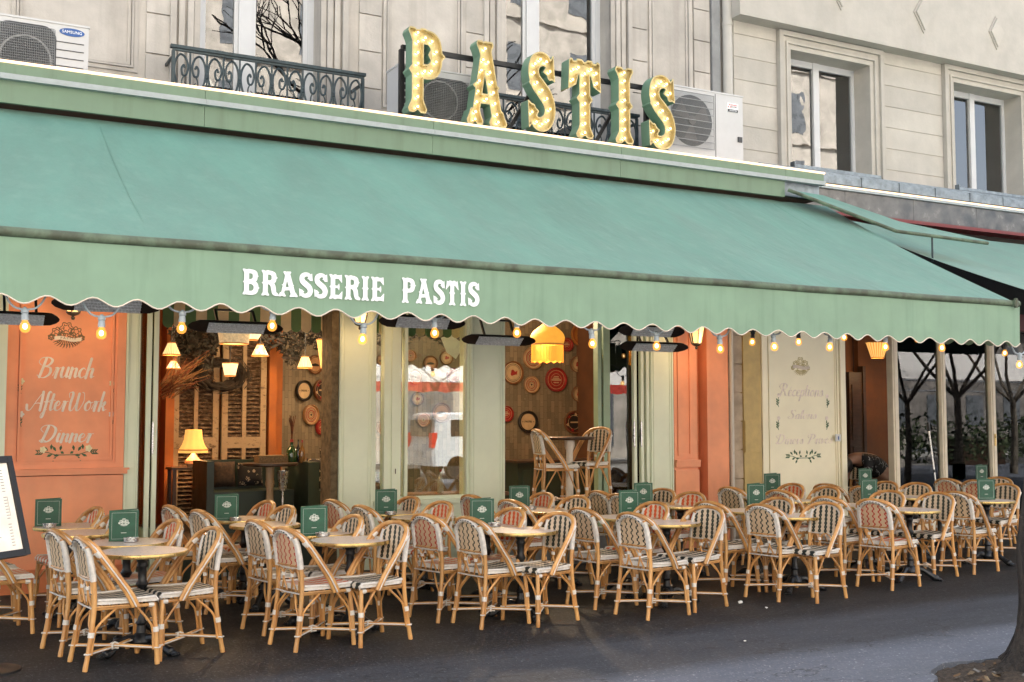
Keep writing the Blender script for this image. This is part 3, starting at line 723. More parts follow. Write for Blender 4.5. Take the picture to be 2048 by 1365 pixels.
# ================================================================== RIGHT BUILDING (painted blocks, square windows)
RY = 11.9
def xr_(px, py=150): return at(px, py, RY).x
rb = thing('corner_building', 'painted block building with square white windows and raised diamonds on its band', 'building', (14, RY, 0))
RW = [(xr_(1580), xr_(1738), ZZ(1580, 100, RY), ZZ(1738, 352, RY)), (at(1905, 165, RY).x, at(2040, 200, RY).x, ZZ(1905, 165, RY), ZZ(1905, 375, RY))]
RW.append((RW[1][0] + RW[1][0] - RW[0][0], RW[1][1] + RW[1][0] - RW[0][0], RW[1][2], RW[1][3]))
def block_building():
    x0, x1 = BX1 + .001, 30.0; zj = ZZ(1459, 65, RY); row = .318
    zb = ZZ(1490, 325, RY - .12) + .02; b = MB(); zt = 7.3
    edges = [x0]
    for a, c, t, s_ in RW: edges += [a, c]
    edges.append(x1)
    for k in range(0, len(edges), 2): b.box(edges[k], edges[k + 1], RY + .012, RY + .5, zb - .6, zt)
    for a, c, t, s_ in RW:
        b.box(a, c, RY + .012, RY + .5, t, zt); b.box(a, c, RY + .012, RY + .5, zb - .6, s_)
    b.box(x0, x1, RY + .02, RY + 9, 7.3, 19); b.box(x0, x1, RY + 1.6, RY + 9, 4.4, 7.3)
    b.build('wall', 'stone_r', rb, False)
    b = MB(); sw = .24
    segs = []
    e = x0
    for a, c, t, s_ in RW: segs.append((e, a - sw)); e = c + sw
    segs.append((e, x1))
    for a, c in segs:
        b = MB(); z = zj - row * 7
        while z < 7.2:
            if z + row > zb: b.box(a + .006, c - .006, RY, RY + .013, max(z + .007, zb), min(z + row - .007, 7.25))
            z += row
        b.build('block_course', 'stone_r', rb, False)
    for a, c, t, s_ in RW:
        b = MB()
        for o, d, wd in ((.0, .02, .07), (.07, .05, .03), (.10, .03, .07), (.17, .07, .07)):
            for (xa, xb) in ((a - o - wd, a - o), (c + o, c + o + wd)): b.box(xa, xb, RY - d, RY + .013, s_ - .05, t + o + wd)
            b.box(a - o, c + o, RY - d, RY + .013, t + o, t + o + wd)
        b.build('window_surround', 'stone_r', rb, False)
        yw = RY + .33; f = MB(); mid = a + (c - a) * .50; t1 = t
        for xa, xb, d in ((a, a + .055, 0), (c - .055, c, 0), (mid - .055, mid + .055, -.012)): f.box(xa, xb, yw - .03 + d, yw + .04, s_, t1)
        for xa, xb in ((a + .055, mid - .055), (mid + .055, c - .055)): f.box(xa, xb, yw - .028, yw + .04, t1 - .09, t1); f.box(xa, xb, yw - .028, yw + .04, s_, s_ + .07)
        wn = f.build('window', 'white_paint', rb, False)
        for xa, xb in ((a + .055, mid - .055), (mid + .055, c - .055)): p = MB(); p.box(xa, xb, yw, yw + .006, s_ + .07, t1 - .09); p.build('pane', 'glass_up', wn, False)
        cu = MB(); N = 30
        for i in range(N):
            fx = lambda t_: (c - .42 + .40 * t_, yw + .14 + .03 * math.sin(t_ * 26)); (xa, ya), (xb, yb) = fx(i / N), fx((i + 1) / N)
            cu.quad([(xa, ya, s_), (xb, yb, s_), (xb, yb, t1), (xa, ya, t1)])
        cu.build('curtain', 'curtain_br', wn)
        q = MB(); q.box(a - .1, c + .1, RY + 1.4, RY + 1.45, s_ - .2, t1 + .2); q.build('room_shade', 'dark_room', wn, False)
        q = MB(); q.box(a - .03, c + .10, RY - .10, RY + .30, s_ - .05, s_ - .006); q.box(a - .04, a - .03, RY - .11, RY + .02, s_ - .07, s_ + .03); q.build('sill', 'zinc', wn, False)
    # projecting band with raised diamonds
    bz = ZZ(1480, 29, RY - .22); bx = at(1480, 20, RY - .22).x
    b = MB(); b.box(bx, x1, RY - .22, RY + .011, bz, 10.5); b.box(bx - .012, x1, RY - .235, RY - .22, bz, bz + .035)
    b.build('projecting_band', 'stone_r', rb, False)
    D = RY - .235
    for cx_, cy_, rx, rz in ((1682, -20, .20, .30), (1847, 28, .20, .30), (1993, 66, .17, .27)):
        c = at(cx_, cy_, D); b = MB()
        for s1, d1 in ((1.0, .02), (.86, .045)):
            pts = [(c.x - rx * s1, c.z), (c.x, c.z - rz * s1), (c.x + rx * s1, c.z), (c.x, c.z + rz * s1)]
            n = len(b.v)
            for y in (RY - .219, RY - .22 - d1): b.v += [(p[0], y, p[1]) for p in pts]
            b.face([n + 4, n + 5, n + 6, n + 7])
            for i in range(4): b.face([n + i, n + (i + 1) % 4, n + 4 + (i + 1) % 4, n + 4 + i])
        b.build('diamond_relief', 'stone_r', rb, False)
    # zinc ledge, light strip, stone lintel, red rail
    zA = ZZ(1490, 327, RY - .12); b = MB()
    b.box(x0 + .3, x1, RY - .16, RY + .012, zA - .03, zA + .03); b.box(x0 + .3, x1, RY - .24, RY + .012, zA - .15, zA - .031); b.box(x0 + .3, x1, RY - .20, RY - .162, zA - .03, zA + .004)
    for k in range(14): b.box(x0 + .6 + k * .75, x0 + .64 + k * .75, RY - .25, RY - .15, zA - .155, zA - .02)
    b.build('zinc_ledge', 'zinc', rb, False)
    LY = RY - .34; zl = ZZ(1660, 370, LY); xa = 10.25
    b = MB(); b.box(xa, x1, LY, LY + .03, zl - .010, zl + .010); b.build('light_strip', 'led', rb, False)
    b = MB(); b.box(xa, x1, LY - .02, RY - .1, zl - .055, zl - .018); b.build('strip_tray', 'fascia_trim', rb, False)
    zr = ZZ(1900, 450, LY)
    b = MB(); nx = 8
    for k in range(nx): b.box(xa + k * 1.35, xa + (k + 1) * 1.35 - .006, LY + .02, RY + .3, zr, zl - .056)
    b.build('stone_lintel', 'granite', rb, False)
    b = MB(); b.box(xa, x1, LY - .02, RY, zr - .05, zr - .002); b.build('red_rail', 'red', rb, False)
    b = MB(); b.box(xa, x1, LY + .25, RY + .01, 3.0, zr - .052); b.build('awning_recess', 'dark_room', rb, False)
    return LY, zr
LY, ZRAIL = block_building()

# ================================================================== VERANDA ROOF, LED EDGE
GY = 10.5
ZT = ZZ(800, 233, GY); GX1 = at(1648, 354, GY).x
ver = thing('veranda_roof', 'flat green roof edge over the terrace with a pale trim and lit strip', 'roof', (3, GY, ZT))
ZM = ZZ(800, 258, GY); ZB = ZZ(800, 300, GY)
b = MB(); cuts = [-5, -1.5, at(411, 200, GY).x, at(867, 280, GY).x, at(1243, 320, GY).x, at(1572, 360, GY).x, GX1]
for a, c in zip(cuts[:-1], cuts[1:]):
    b.box(a, c - .004, GY, GY + .05, ZM + .03, ZT)
for a, c in zip(cuts[:-2], cuts[1:-1]): b.box(a, c - .004, GY + .02, GY + .06, ZB, ZM - .02)
b.build('fascia', 'fascia', ver, False)
b = MB()
for k, (a, c) in enumerate(zip(cuts[:-1], cuts[1:])): b.box(a, c - .002, GY - .035, GY + .05, ZM - .019, ZM + .029)
b.build('pale_trim', 'fascia_trim', ver, False)
b = MB(); b.box(-5, GX1 + .01, GY - .01, GY + .02, ZT + .001, ZT + .022); b.build('light_strip', 'led', ver, False)
b = MB(); b.box(-5, GX1 - .02, GY + .06, WY - .001, ZT - .07, ZT - .01); b.box(-5, GX1 - .02, GY + .07, GY + .1, ZB + .03, ZT - .08); b.build('roof_deck', 'zinc', ver, False)
b = MB(); b.box(-5, GX1 - .02, GY + .10, WY, ZB + .02, ZB + .06); b.build('soffit', 'dark_room', ver, False)

# ================================================================== MAIN AWNING
AY = 8.0; AX0, AX1 = -3.2, at(2022, 605, AY).x
ZBAR = 2.875; ZTOPA = ZB - .02; AYT = GY + .16
awn = thing('awning', 'long sage green retractable awning with a scalloped lettered front flap', 'awning', (4, AY, ZBAR))
def canopy():
    b = MB(); nx, ny = 90, 24; G = {}
    for i in range(nx + 1):
        for j in range(ny + 1):
            s_ = i / nx; t = j / ny; x = AX0 + (AX1 - .02 - AX0) * s_; y = AYT + (AY - .02 - AYT) * t
            z = ZTOPA + (ZBAR + .027 - ZTOPA) * t - .06 * math.sin(math.pi * t) + .012 * math.sin(x * 1.9 + 1) * math.sin(math.pi * t) + .006 * math.sin(x * 5.3 + t * 3) * t * (1 - t) * 3
            for sx in (.55, 3.5, 6.6, 9.6):
                z -= .010 * math.exp(-((x - sx) / .02) ** 2)
            for sx in (.2, 3.7, 6.9, 9.9): z += .014 * math.exp(-((x - sx - .3) / .25) ** 2) * math.sin(math.pi * t)
            z += .003 * math.sin(x * 11 + 2 * math.sin(x * 2.3)) * t ** 2 * (1 - t) * 4
            G[i, j] = len(b.v); b.v.append((x, y, z))
    for i in range(nx):
        for j in range(ny): b.face([G[i, j], G[i + 1, j], G[i + 1, j + 1], G[i, j + 1]])
    c = b.build('canopy', 'canvas', awn, True, 60)
    for sx in (AX1 - .10, 9.35, 1.52, -1.2):           # stitched seams
        b = MB(); b.tube([(sx, AYT + (AY - AYT) * t, ZTOPA + (ZBAR + .027 - ZTOPA) * t - .06 * math.sin(math.pi * t) + .002) for t in [k / 20 for k in range(1, 20)]], .0018, 5); b.build('seam', 'canvas', c)
    b = MB(); b.tube([(AX0 + (AX1 + .1 - AX0) * k / 60, AY - .01, ZBAR + .002 * math.sin(k * .9)) for k in range(61)], .034, 14); b.build('front_bar', 'bar', awn)
    b = MB(); p = at(2022, 605, AY); b.tube([(p.x, AY - .06, ZBAR - .05), (p.x, AY - .06, ZBAR + .05)], .02, 8); b.box(p.x - .03, p.x + .03, AY - .07, AY - .02, ZBAR - .03, ZBAR + .03); b.build('bar_clamp', 'bar', awn)
    for ax in (.2, 3.7, 6.9, 9.9):
        b = MB(); b.bar((ax, AYT + .8, 3.75), (ax + .5, 9.3, 3.35), .05); b.bar((ax + .5, 9.3, 3.35), (ax, AY + .05, ZBAR - .02), .05); b.build('folding_arm', 'black', awn)
canopy()
SCAL = .285
def val_z(x): 
    t = (x / SCAL) % 1.0
    return 2.452 - .065 * (1 - abs(2 * t - 1) ** 1.6) if True else 0
SC0 = at(0, 588, AY).x
def vz(x):
    t = ((x - SC0) / SCAL) % 1.0
    return 2.47 - .058 * (.5 - .5 * math.cos(2 * math.pi * t)) + (-.024 if False else 0)
def vy(x, k): return AY - .012 + k * (.012 * math.sin(x * 3.1) + .007 * math.sin(x * 8.3 + 1))
def valance():
    b = MB(); nx = 420; ny = 6; G = {}
    xe = AX1 + .12
    for i in range(nx + 1):
        x = AX0 + (xe - AX0) * i / nx; zb = vz(x)
        for j in range(ny + 1):
            t = j / ny; G[i, j] = len(b.v); b.v.append((x, vy(x, t), ZBAR - .02 + (zb - ZBAR + .02) * t))
    for i in range(nx):
        for j in range(ny): b.face([G[i, j], G[i, j + 1], G[i + 1, j + 1], G[i + 1, j]])
    # return at the right-hand end, running back along the side
    n0 = len(b.v); ns = 40
    for i in range(ns + 1):
        y = AY + 1.1 * i / ns; zb = vz(xe - (y - AY))
        b.v += [(xe + .01 * math.sin(y * 7), y, ZBAR - .02 + .12 * i / ns), (xe, y, zb + .1 * i / ns)]
    for i in range(ns): q = n0 + 2 * i; b.face([q, q + 1, q + 3, q + 2])
    va = b.build('valance', 'valance', awn, True, 60)
    b = MB(); b.tube([(AX0 + (xe - AX0) * i / nx, vy(AX0 + (xe - AX0) * i / nx, 1) - .003, vz(AX0 + (xe - AX0) * i / nx)) for i in range(nx + 1)], .0055, 6); b.build('scallop_trim', 'trim', va)
    # painted lettering
    def word(txt, pxl, pxr, ytl, ybl, ytr, ybr):
        x0, x1 = at(pxl, ytl, AY).x, at(pxr, ytr, AY).x; zt = (ZZ(pxl, ytl, AY) + ZZ(pxr, ytr, AY)) / 2; zb = (ZZ(pxl, ybl, AY) + ZZ(pxr, ybr, AY)) / 2
        tot = sum(glyph(c)[1] + .03 for c in txt) - .03; x = 0; m = MB(); k = (x1 - x0) / tot
        for c in txt:
            sh, wd = glyph(c); g, _ = shapes_mb(sh, .0012, .02)
            m.add(g, lambda p: Vector((x0 + (x + p.x) * k, vy(x0 + (x + p.x) * k, .55) - .009 - p.z, zb + p.y * (zt - zb)))); x += wd + .03
        return m
    m = word('BRASSERIE', 483, 768, 538, 592, 556, 602); m2 = word('PASTIS', 800, 957, 556, 606, 566, 615); m.build('lettering', 'white_print', va, False); m2.build('lettering', 'white_print', va, False)
valance()

# small side canopy over the gap, and the next awning to the right
sc = thing('gap_canopy', 'narrow bent green canopy strip bridging the gap between the two awnings', 'awning', (10.3, 10, 4.3))
b = MB(); A_ = at(1576, 380, GY - .03); B_ = at(1646, 391, GY - .01); C_ = at(1798, 443, 10.15); D_ = at(1978, 482, 9.75); E_ = at(1975, 487, 9.7); F_ = at(1793, 462, 9.7)
b.quad([A_, F_, C_, B_]); b.quad([F_, E_, D_, C_])
b.build('fabric', 'canvas', sc, False)
b = MB(); b.tube([A_, F_ + Vector((0, 0, -.005)), E_], .022, 10); b.build('front_roll', 'bar', sc)
b = MB(); p = at(1864, 470, 9.72); b.tube([p, (p.x, p.y, at(1866, 524, 9.72).z)], .012, 8); b.build('hanging_rod', 'rail', sc)
aw2 = thing('side_awning', 'second sage green awning sloping away beyond the right end of the long one', 'awning', (13, 10, 3.8))
P0 = at(1650, 431, LY - .1); xl2 = P0.x; zl2 = P0.z
P1 = at_x(2085, 590, xl2 + .05)
b = MB(); nx, ny = 20, 14; G = {}
for i in range(nx + 1):
    for j in range(ny + 1):
        t = j / ny; s_ = i / nx; x = xl2 + 8 * s_; z0 = zl2 + (ZRAIL - .20 - zl2) * min(1, s_ * 8 / 1.6) 
        z = z0 + (P1.z - zl2) * t - .05 * math.sin(math.pi * t)
        G[i, j] = len(b.v); b.v.append((x, LY - .1 + (P1.y - LY + .1) * t, z))
for i in range(nx):
    for j in range(ny): b.face([G[i, j], G[i + 1, j], G[i + 1, j + 1], G[i, j + 1]])
b.build('canopy', 'canvas', aw2, True, 60)
b = MB(); b.tube([(xl2, P1.y, P1.z), (xl2 + 8, P1.y, P1.z)], .04, 10); b.build('front_bar', 'bar', aw2)
b = MB(); b.box(xl2 + .8, xl2 + 8, LY + .0, LY + .2, 3.0, 3.25); b.build('roller_box', 'red', aw2, False)

# ================================================================== SHOPFRONT
FY = 11.8
def xf(px): return X(px, FY)
ZF = 4.30                                          # underside of the floor above
shop = thing('shopfront', 'brasserie shopfront with orange and cream painted panels, pale green frames and open folding doors', 'shopfront', (6, FY, 0))
def part(name, mat, fn, parent=shop, smooth=False):
    b = MB(); fn(b); return b.build(name, mat, parent, smooth)
# ---- orange panel with menu lettering
OX0, OX1 = xf(12), xf(250); zr1, zr0 = ZZ(130, 938, FY), ZZ(130, 950, FY)
part('corner_strip', 'green_paint', lambda b: b.box(OX0 - .9, OX0 - .002, FY - .03, FY + .25, .0, ZF))
def orange(b):
    b.box(OX0, OX1, FY + .03, FY + .25, zr1, ZF); b.box(OX0, OX1, FY + .0, FY + .25, .0, zr0 - .01)
    i0, i1, ib = xf(30), xf(233), ZZ(130, 928, FY)
    for a, c in ((OX0, i0), (i1, OX1)): b.box(a, c, FY, FY + .031, zr1, ZF)
    b.box(i0, i1, FY, FY + .031, zr1, ib)
    for o, d in ((.0, .012), (.03, .02)):
        b.box(i0 + o, i0 + o + .022, FY + .03 - d - .004, FY + .032, ib + o, ZF); b.box(i1 - o - .022, i1 - o, FY + .03 - d - .004, FY + .032, ib + o, ZF)
        b.box(i0 + o + .022, i1 - o - .022, FY + .03 - d - .003, FY + .032, ib + o, ib + o + .022)
orange_panel = part('orange_panel', 'orange_paint', orange)
def rail(b): b.box(OX0 - .01, OX1 + .03, FY - .05, FY + .2, zr0, zr1 - .018); b.box(OX0 - .01, OX1 + .045, FY - .07, FY + .2, zr1 - .017, zr1)
part('dado_rail', 'orange_paint', rail)
part('plinth', 'orange_deep', lambda b: b.box(OX0 - .01, OX1 + .01, FY - .04, FY + .2, 0, .22))
DY = FY + .027
def deco(parent, words, emb, cols, Y=DY, bold=.068):
    for wd, pl, pr, pt, pb in words:
        m = script_mb(wd, X(pl, Y), X(pr, Y), Y, ZZ((pl + pr) / 2, pb, Y), ZZ((pl + pr) / 2, pt, Y), 0, .0015, bold); m.build('lettering', cols[0], parent, False)
def put_shapes(sh, mat, name, parent, px, py, s, Y=DY, h=.02, bold=0):
    p = at(px, py, Y); m, _ = shapes_mb(sh, .0015, h); n = MB(); n.add(m, on_wall(p.x, Y, p.z, s, s)); return n.build(name, mat, parent, False)
def banner(parent, px, py, wd, Y, mat, ink):
    p = at(px, py, Y); k = 20; top = [(-.5 + i / k, .09 + .05 * math.sin(math.pi * 2 * (i / k) + .3)) for i in range(k + 1)]; bot = [(x, y - .2) for x, y in top][::-1]
    m, _ = shapes_mb([('poly', top + bot)], .003, .02); n = MB(); n.add(m, on_wall(p.x, Y - .002, p.z, wd, wd * .72)); n.build('banner', mat, parent, False)
    t = text_mb('P A S T I S', .13 * wd, .001); n = MB(); n.add(t, lambda q: Vector((p.x + q.x, Y - .008 - q.z, p.z + q.y + .02 * wd))); n.build('lettering', ink, parent, False)
deco(orange_panel, (('Brunch', 72, 186, 716, 756), ('AfterWork', 62, 212, 784, 822), ('Dinner', 80, 186, 851, 885)), None, ('letter_cream',))
put_shapes(emblem_shapes(.012), 'sepia', 'emblem', orange_panel, 133, 672, .33, h=.012); banner(orange_panel, 136, 678, .25, DY, 'letter_cream', 'sepia')
put_shapes(garland(1), 'leaf_paint', 'leaf_garland', orange_panel, 134, 907, .52, h=.008)
def posy(parent, px, py, r, mat, Y=DY):
    p = at(px, py, Y); m, _ = shapes_mb([('poly', blob(0, 0, 1, 5, .16, 40)[:-1])], .001, .08); n = MB(); n.add(m, on_wall(p.x, Y - .003, p.z, r, r * 1.1)); n.build('flower', mat, parent, False)
for px, py, r, mt in ((86, 900, .028, 'petal'), (177, 897, .03, 'petal'), (43, 763, .026, 'petal'), (224, 767, .026, 'petal'), (42, 829, .026, 'petal_w'), (223, 829, .026, 'petal_w')): posy(orange_panel, px, py, r, mt)
for px, py, f in ((43, 767, 1), (224, 771, -1), (43, 833, 1), (223, 834, -1)): put_shapes(leaf_sprig(0, 0, 1, 5, f), 'leaf_paint' if f > 0 else 'sepia', 'leaf_sprig', orange_panel, px, py, .10, h=.03)

# ---- pilasters, posts
def pil(px0, px1, mat='green_paint', name='pilaster', y=0, mould=True, z0=0, base=.0, inset=.28):
    def f(b):
        a, c = xf(px0), xf(px1); b.box(a, c, FY + y, FY + .28, z0, ZF)
        if mould:
            w_ = c - a; m = min(.07, w_ * inset)
            b.box(a + m * .15, a + m * .45, FY + y - .014, FY + y + .002, z0, ZF); b.box(a + m * .7, a + m * .95, FY + y - .008, FY + y + .002, z0, ZF)
            b.box(c - m * .45, c - m * .15, FY + y - .014, FY + y + .002, z0, ZF); b.box(c - m * .95, c - m * .7, FY + y - .008, FY + y + .002, z0, ZF)
    return part(name, mat, f)
pil(251, 279)
pil(679, 748); pil(940, 1010); pil(1300, 1347)
part('raw_post', 'post_raw', lambda b: b.box(xf(664), xf(678), FY + .02, FY + .35, 0, ZF))
part('lintel', 'green_paint_dk', lambda b: b.box(xf(251), xf(1347), FY + .0, FY + .30, 2.95, ZF))
# ---- glazed bay (748..940)
zs = ZZ(850, 1000, FY)
part('window_base', 'green_paint', lambda b: (b.box(xf(748) + .001, xf(940) - .001, FY + .02, FY + .25, 0, zs - .05), b.box(xf(748) + .001, xf(940) - .001, FY - .03, FY + .25, zs - .049, zs), b.box(xf(760), xf(925), FY + .005, FY + .021, .3, zs - .2)))
def bay(b):
    for a, c, y in ((770, 784, .02), (784.3, 802, 0.0), (812, 818, .03)): b.box(xf(a), xf(c), FY + y, FY + .12, zs + .001, 2.949)
    b.box(xf(748) + .001, xf(754), FY + .03, FY + .12, zs + .001, 2.949); b.box(xf(936), xf(940) - .001, FY + .03, FY + .12, zs + .001, 2.949)
    b.box(xf(802), xf(936), FY + .04, FY + .12, zs + .001, zs + .04)
wf = part('window_frame', 'green_paint', bay)
for a, c in ((754, 770), (802, 812), (818, 936)): part('pane', 'glass', lambda b: b.box(xf(a), xf(c), FY + .08, FY + .086, zs, 2.95), wf)
part('latch', 'wood_dk', lambda b: b.box(xf(791), xf(792), FY - .012, FY + .001, ZZ(791, 948, FY), ZZ(791, 938, FY)), wf)
# ---- folded glass doors
def leaf(x, y0, y1, tilt=0, handle=False):
    b = MB(); t = .022
    b.box(x - t, x + t, y0, y0 + .05, .05, 2.94); b.box(x - t, x + t, y1 - .05, y1, .05, 2.94)
    b.box(x - t + .002, x + t - .002, y0 + .05, y1 - .05, 2.86, 2.94); b.box(x - t + .002, x + t - .002, y0 + .05, y1 - .05, .05, .55)
    d = b.build('folding_door', 'green_paint', shop, False)
    b = MB(); b.box(x - .004, x + .004, y0 + .05, y1 - .05, .55, 2.86); b.build('pane', 'glass', d, False)
    if handle: b = MB(); b.box(x - t - .008, x - t - .001, y0 - .004, y0 + .03, 1.36, 1.52); b.box(x - t - .008, x - t + .006, y0 - .012, y0 - .001, 1.30, 1.62); b.build('handle', 'steel', d, False)
    return d
leaf(xf(296), FY - .04, FY + .52); leaf(xf(309), FY - .06, FY + .5, 0, True)
for px in (1268, 1282, 1293): leaf(xf(px), FY - .03, FY + .5, 0, px != 1293)
def sidelight(b):
    for a, c, y in ((1196, 1203, .0), (1209, 1222, .02)): b.box(xf(a), xf(c), FY + y, FY + .10, .3, 2.949)
    b.box(xf(1222), xf(1262), FY + .03, FY + .09, .3, .55)
sl = part('side_light', 'green_paint_dk', sidelight); [part('pane', 'glass', lambda b: b.box(xf(a), xf(c), FY + .05, FY + .056, z, 2.95), sl) for a, c, z in ((1203, 1209, .3), (1222, 1262, .55))]
for a, c in ((318, 664), (1010.1, 1300)): part('threshold', 'ds_green', lambda b: b.box(xf(a), xf(c), FY + .15, FY + .3, 0, .36))
part('doorstep', 'stone_dk', lambda b: b.box(xf(1012), xf(1298), 11.15, FY + .149, 0, .30))
# ---- orange pilaster group on the right
zc1, zc0 = ZZ(1370, 922, FY), ZZ(1370, 934, FY)
def orange2(b):
    a, c = xf(1348), xf(1394); b.box(a, c, FY, FY + .3, 0, ZF)
    b.box(a + .05, a + .09, FY - .016, FY + .002, zc1 + .06, ZF); b.box(c - .13, c - .09, FY - .016, FY + .002, zc1 + .06, ZF); b.box(a + .09, c - .13, FY - .015, FY + .002, zc1 + .06, zc1 + .09)
    b.box(a - .004, c + .01, FY - .05, FY + .3, zc0 - .001, zc1); b.box(a - .002, c + .004, FY - .03, FY + .3, 0, zc0 - .04); b.box(a - .002, c + .008, FY - .06, FY + .3, zc1 - .02, zc1 + .012)
part('orange_pilaster', 'orange_paint', orange2)
part('recess_reveal', 'orange_deep', lambda b: (b.box(xf(1394) + .011, xf(1416), FY + .22, FY + .3, 0, ZF), b.box(xf(1407), xf(1411), FY + .15, FY + .22, 0, 2.6)))
part('orange_jamb', 'orange_paint', lambda b: b.box(xf(1416) + .002, xf(1459), FY + .02, FY + .3, 0, ZF))
# ---- cream shop
c_wall = thing('cream_shopfront', 'cream painted shopfront with faded lettering, an open doorway and tall glazing', 'shopfront', (13, FY, 0))
part('white_pipe', pbr('flaking_white', (.60, .56, .50), .7, var=.5, scale=9, stretch=(1, 1, .5), col2=(.10, .07, .05), lo=.2, hi=.36), lambda b: b.tube([(xf(1463.5), FY - .0, 0), (xf(1463.5), FY - .0, 3.2)], .028, 10), c_wall, True)
def blocks(b):
    z = .1; k = 0
    while z < 3.4: b.box(xf(1468), xf(1489), FY + .04 + .004 * (k % 2), FY + .3, z + .004, z + .372); z += .38; k += 1
    b.box(xf(1460), xf(1489), FY + .08, FY + .29, 0, 3.4)
part('stone_quoin', pbr('old_stone', (.44, .35, .26), .9, var=.25, scale=4, bump=.5, bscale=30), blocks, c_wall)
part('ochre_board', 'ochre', lambda b: b.box(xf(1489.5), xf(1524), FY + .02, FY + .3, 0, ZF), c_wall)
part('hatch', 'ochre', lambda b: b.box(xf(1489), xf(1521), FY - .01, FY + .019, ZZ(1505, 905, FY), ZZ(1505, 842, FY)), c_wall)
def cream(b):
    a, c = xf(1525), xf(1690); b.box(a, c, FY + .03, FY + .3, 0, ZF)
    b.box(a, xf(1534), FY, FY + .031, 0, ZF); b.box(xf(1680), c, FY - .02, FY + .031, 0, ZF)
    for p, q, d in ((1534.5, 1537.5, .018), (1539, 1541, .024), (1672, 1674, .018), (1675.5, 1678.5, .024)): b.box(xf(p), xf(q), FY + .03 - d, FY + .031, 0, ZF)
cream_panel = part('cream_panel', 'cream_paint', cream, c_wall)
deco(cream_panel, (('Réceptions', 1558, 1646, 768, 793), ('Salons', 1575, 1632, 820, 838), ('Dîners Privés', 1550, 1662, 869, 888)), None, ('letter_faded',), DY, .05)
put_shapes(emblem_shapes(.012), pbr('faded_print', (.50, .42, .20), .6), 'emblem', cream_panel, 1601, 734, .33, h=.012); banner(cream_panel, 1602, 735, .30, DY, pbr('faded_banner', (.66, .58, .50), .6), 'letter_faded')
put_shapes(garland(1), 'leaf_paint', 'leaf_garland', cream_panel, 1607, 914, .58, h=.008)
for px, py, f in ((1557, 795, 1), (1654, 797, -1), (1557, 841, 1), (1653, 841, -1)): put_shapes(leaf_sprig(0, 0, 1, 5, f), 'leaf_paint', 'leaf_sprig', cream_panel, px, py, .13, h=.03); posy(cream_panel, px, py - 4, .025, 'letter_faded')
sgn = part('notice_plate', 'white_paint', lambda b: b.box(xf(1666.5), xf(1676), FY - .04, FY - .02, ZZ(1671, 883, FY), ZZ(1671, 869, FY)), c_wall)
part('pictogram', 'logo_blue', lambda b: b.box(xf(1670.4), xf(1672.2), FY - .044, FY - .041, ZZ(1671, 880, FY), ZZ(1671, 873, FY)), sgn)
for a, c in ((1785, 1796), (1882, 1891), (1981, 1990), (2085, 2096)):
    part('mullion', 'cream_frame', lambda b: (b.box(xf(a), xf(c), FY - .01, FY + .10, 0, 3.2), b.box(xf(a) + .03, xf(c) - .03, FY - .022, FY - .009, 0, 3.2)), c_wall)
for a, c in ((1797, 1881), (1892, 1980), (1991, 2084)): part('sill', 'cream_frame', lambda b: b.box(xf(a), xf(c), FY + .01, FY + .09, 0, .16), c_wall)
for a, c in ((1796, 1882), (1891, 1981), (1990, 2085)):
    part('pane', 'glass_dim', lambda b: b.box(xf(a), xf(c), FY + .04, FY + .046, .16, 3.2), c_wall)
def inner(b):
    y = FY + .45
    for px in (1812, 1850, 1912, 1945, 2005): b.box(X(px, y) - .03, X(px, y) + .03, y, y + .05, .12, ZZ(1900, 853, y))
    b.box(X(1797, y), X(2085, y), y - .01, y + .06, ZZ(1900, 856, y) - .03, ZZ(1900, 849, y) + .03)
part('inner_rail', 'wood_dk', inner, c_wall)
part('inner_panel', 'wood_dk', lambda b: b.box(X(1797, FY + .52), X(2085, FY + .52), FY + .52, FY + .54, .12, .75), c_wall)
part('brass_lock', 'brass', lambda b: b.box(xf(1984), xf(1987), FY - .03, FY - .0225, ZZ(1985, 892, FY), ZZ(1985, 868, FY)), c_wall)
part('lintel', 'wall_brown', lambda b: b.box(xf(1690), xf(2096), FY + .1, FY + .3, 3.2, ZF), c_wall)

# ================================================================== ROOMS BEHIND
FZ = .35
def setting(name, mat, fn): b = MB(); fn(b); return tag(b.build(name, mat, None, False), kind='structure')
IX0, IX1 = 1.4, 9.5
SX0, SX1 = X(336, 14.5), X(552, 14.5)
setting('floor', 'floor_in', lambda b: (b.box(IX0, 10.6, FY + .3, 18, FZ - .1, FZ), b.box(11.0, 24, FY + .3, 17, .02, .12)))
setting('ceiling', 'ceiling', lambda b: (b.box(IX0, 10.6, FY + .3, 18, 3.5, 3.6), b.box(10.6, 24, FY + .3, 17, 3.6, 3.7)))
iw = thing('interior_wall', 'mosaic tiled and orange inner walls of the brasserie hung with old bar trays', 'wall', (6, 15, 0))
TY = 15.0; TX0 = X(548, TY); TX1 = TX0 + 1.75; TY1 = TY + .83
part('rust_wall', 'wall_rust', lambda b: (b.box(IX0, TX0 - .001, 14.62, 14.8, 0, 3.5), b.box(X(532, 14.5), X(546, 14.5), 14.35, 14.62, 0, 3.5), b.box(X(325, 14.5), X(342, 14.5), 14.3, 14.62, 0, 3.5)), iw)
def mos(b): b.quad([(TX0, TY, 0), (TX1, TY1, 0), (TX1, TY1, 3.5), (TX0, TY, 3.5)]); b.box(TX1, IX1 + .3, TY1, TY1 + .2, 0, 3.5)
part('mosaic_wall', 'mosaic', mos, iw)
part('left_partition', 'wall_rust', lambda b: b.box(IX0 - .1, IX0, FY + .3, 15, 0, 3.5), iw)
part('right_partition', 'wall_brown', lambda b: (b.box(IX1 + .3, IX1 + .42, FY + .3, 18, 0, 3.5), b.box(10.6, 10.7, FY + .3, 17, 0, 3.6)), iw)
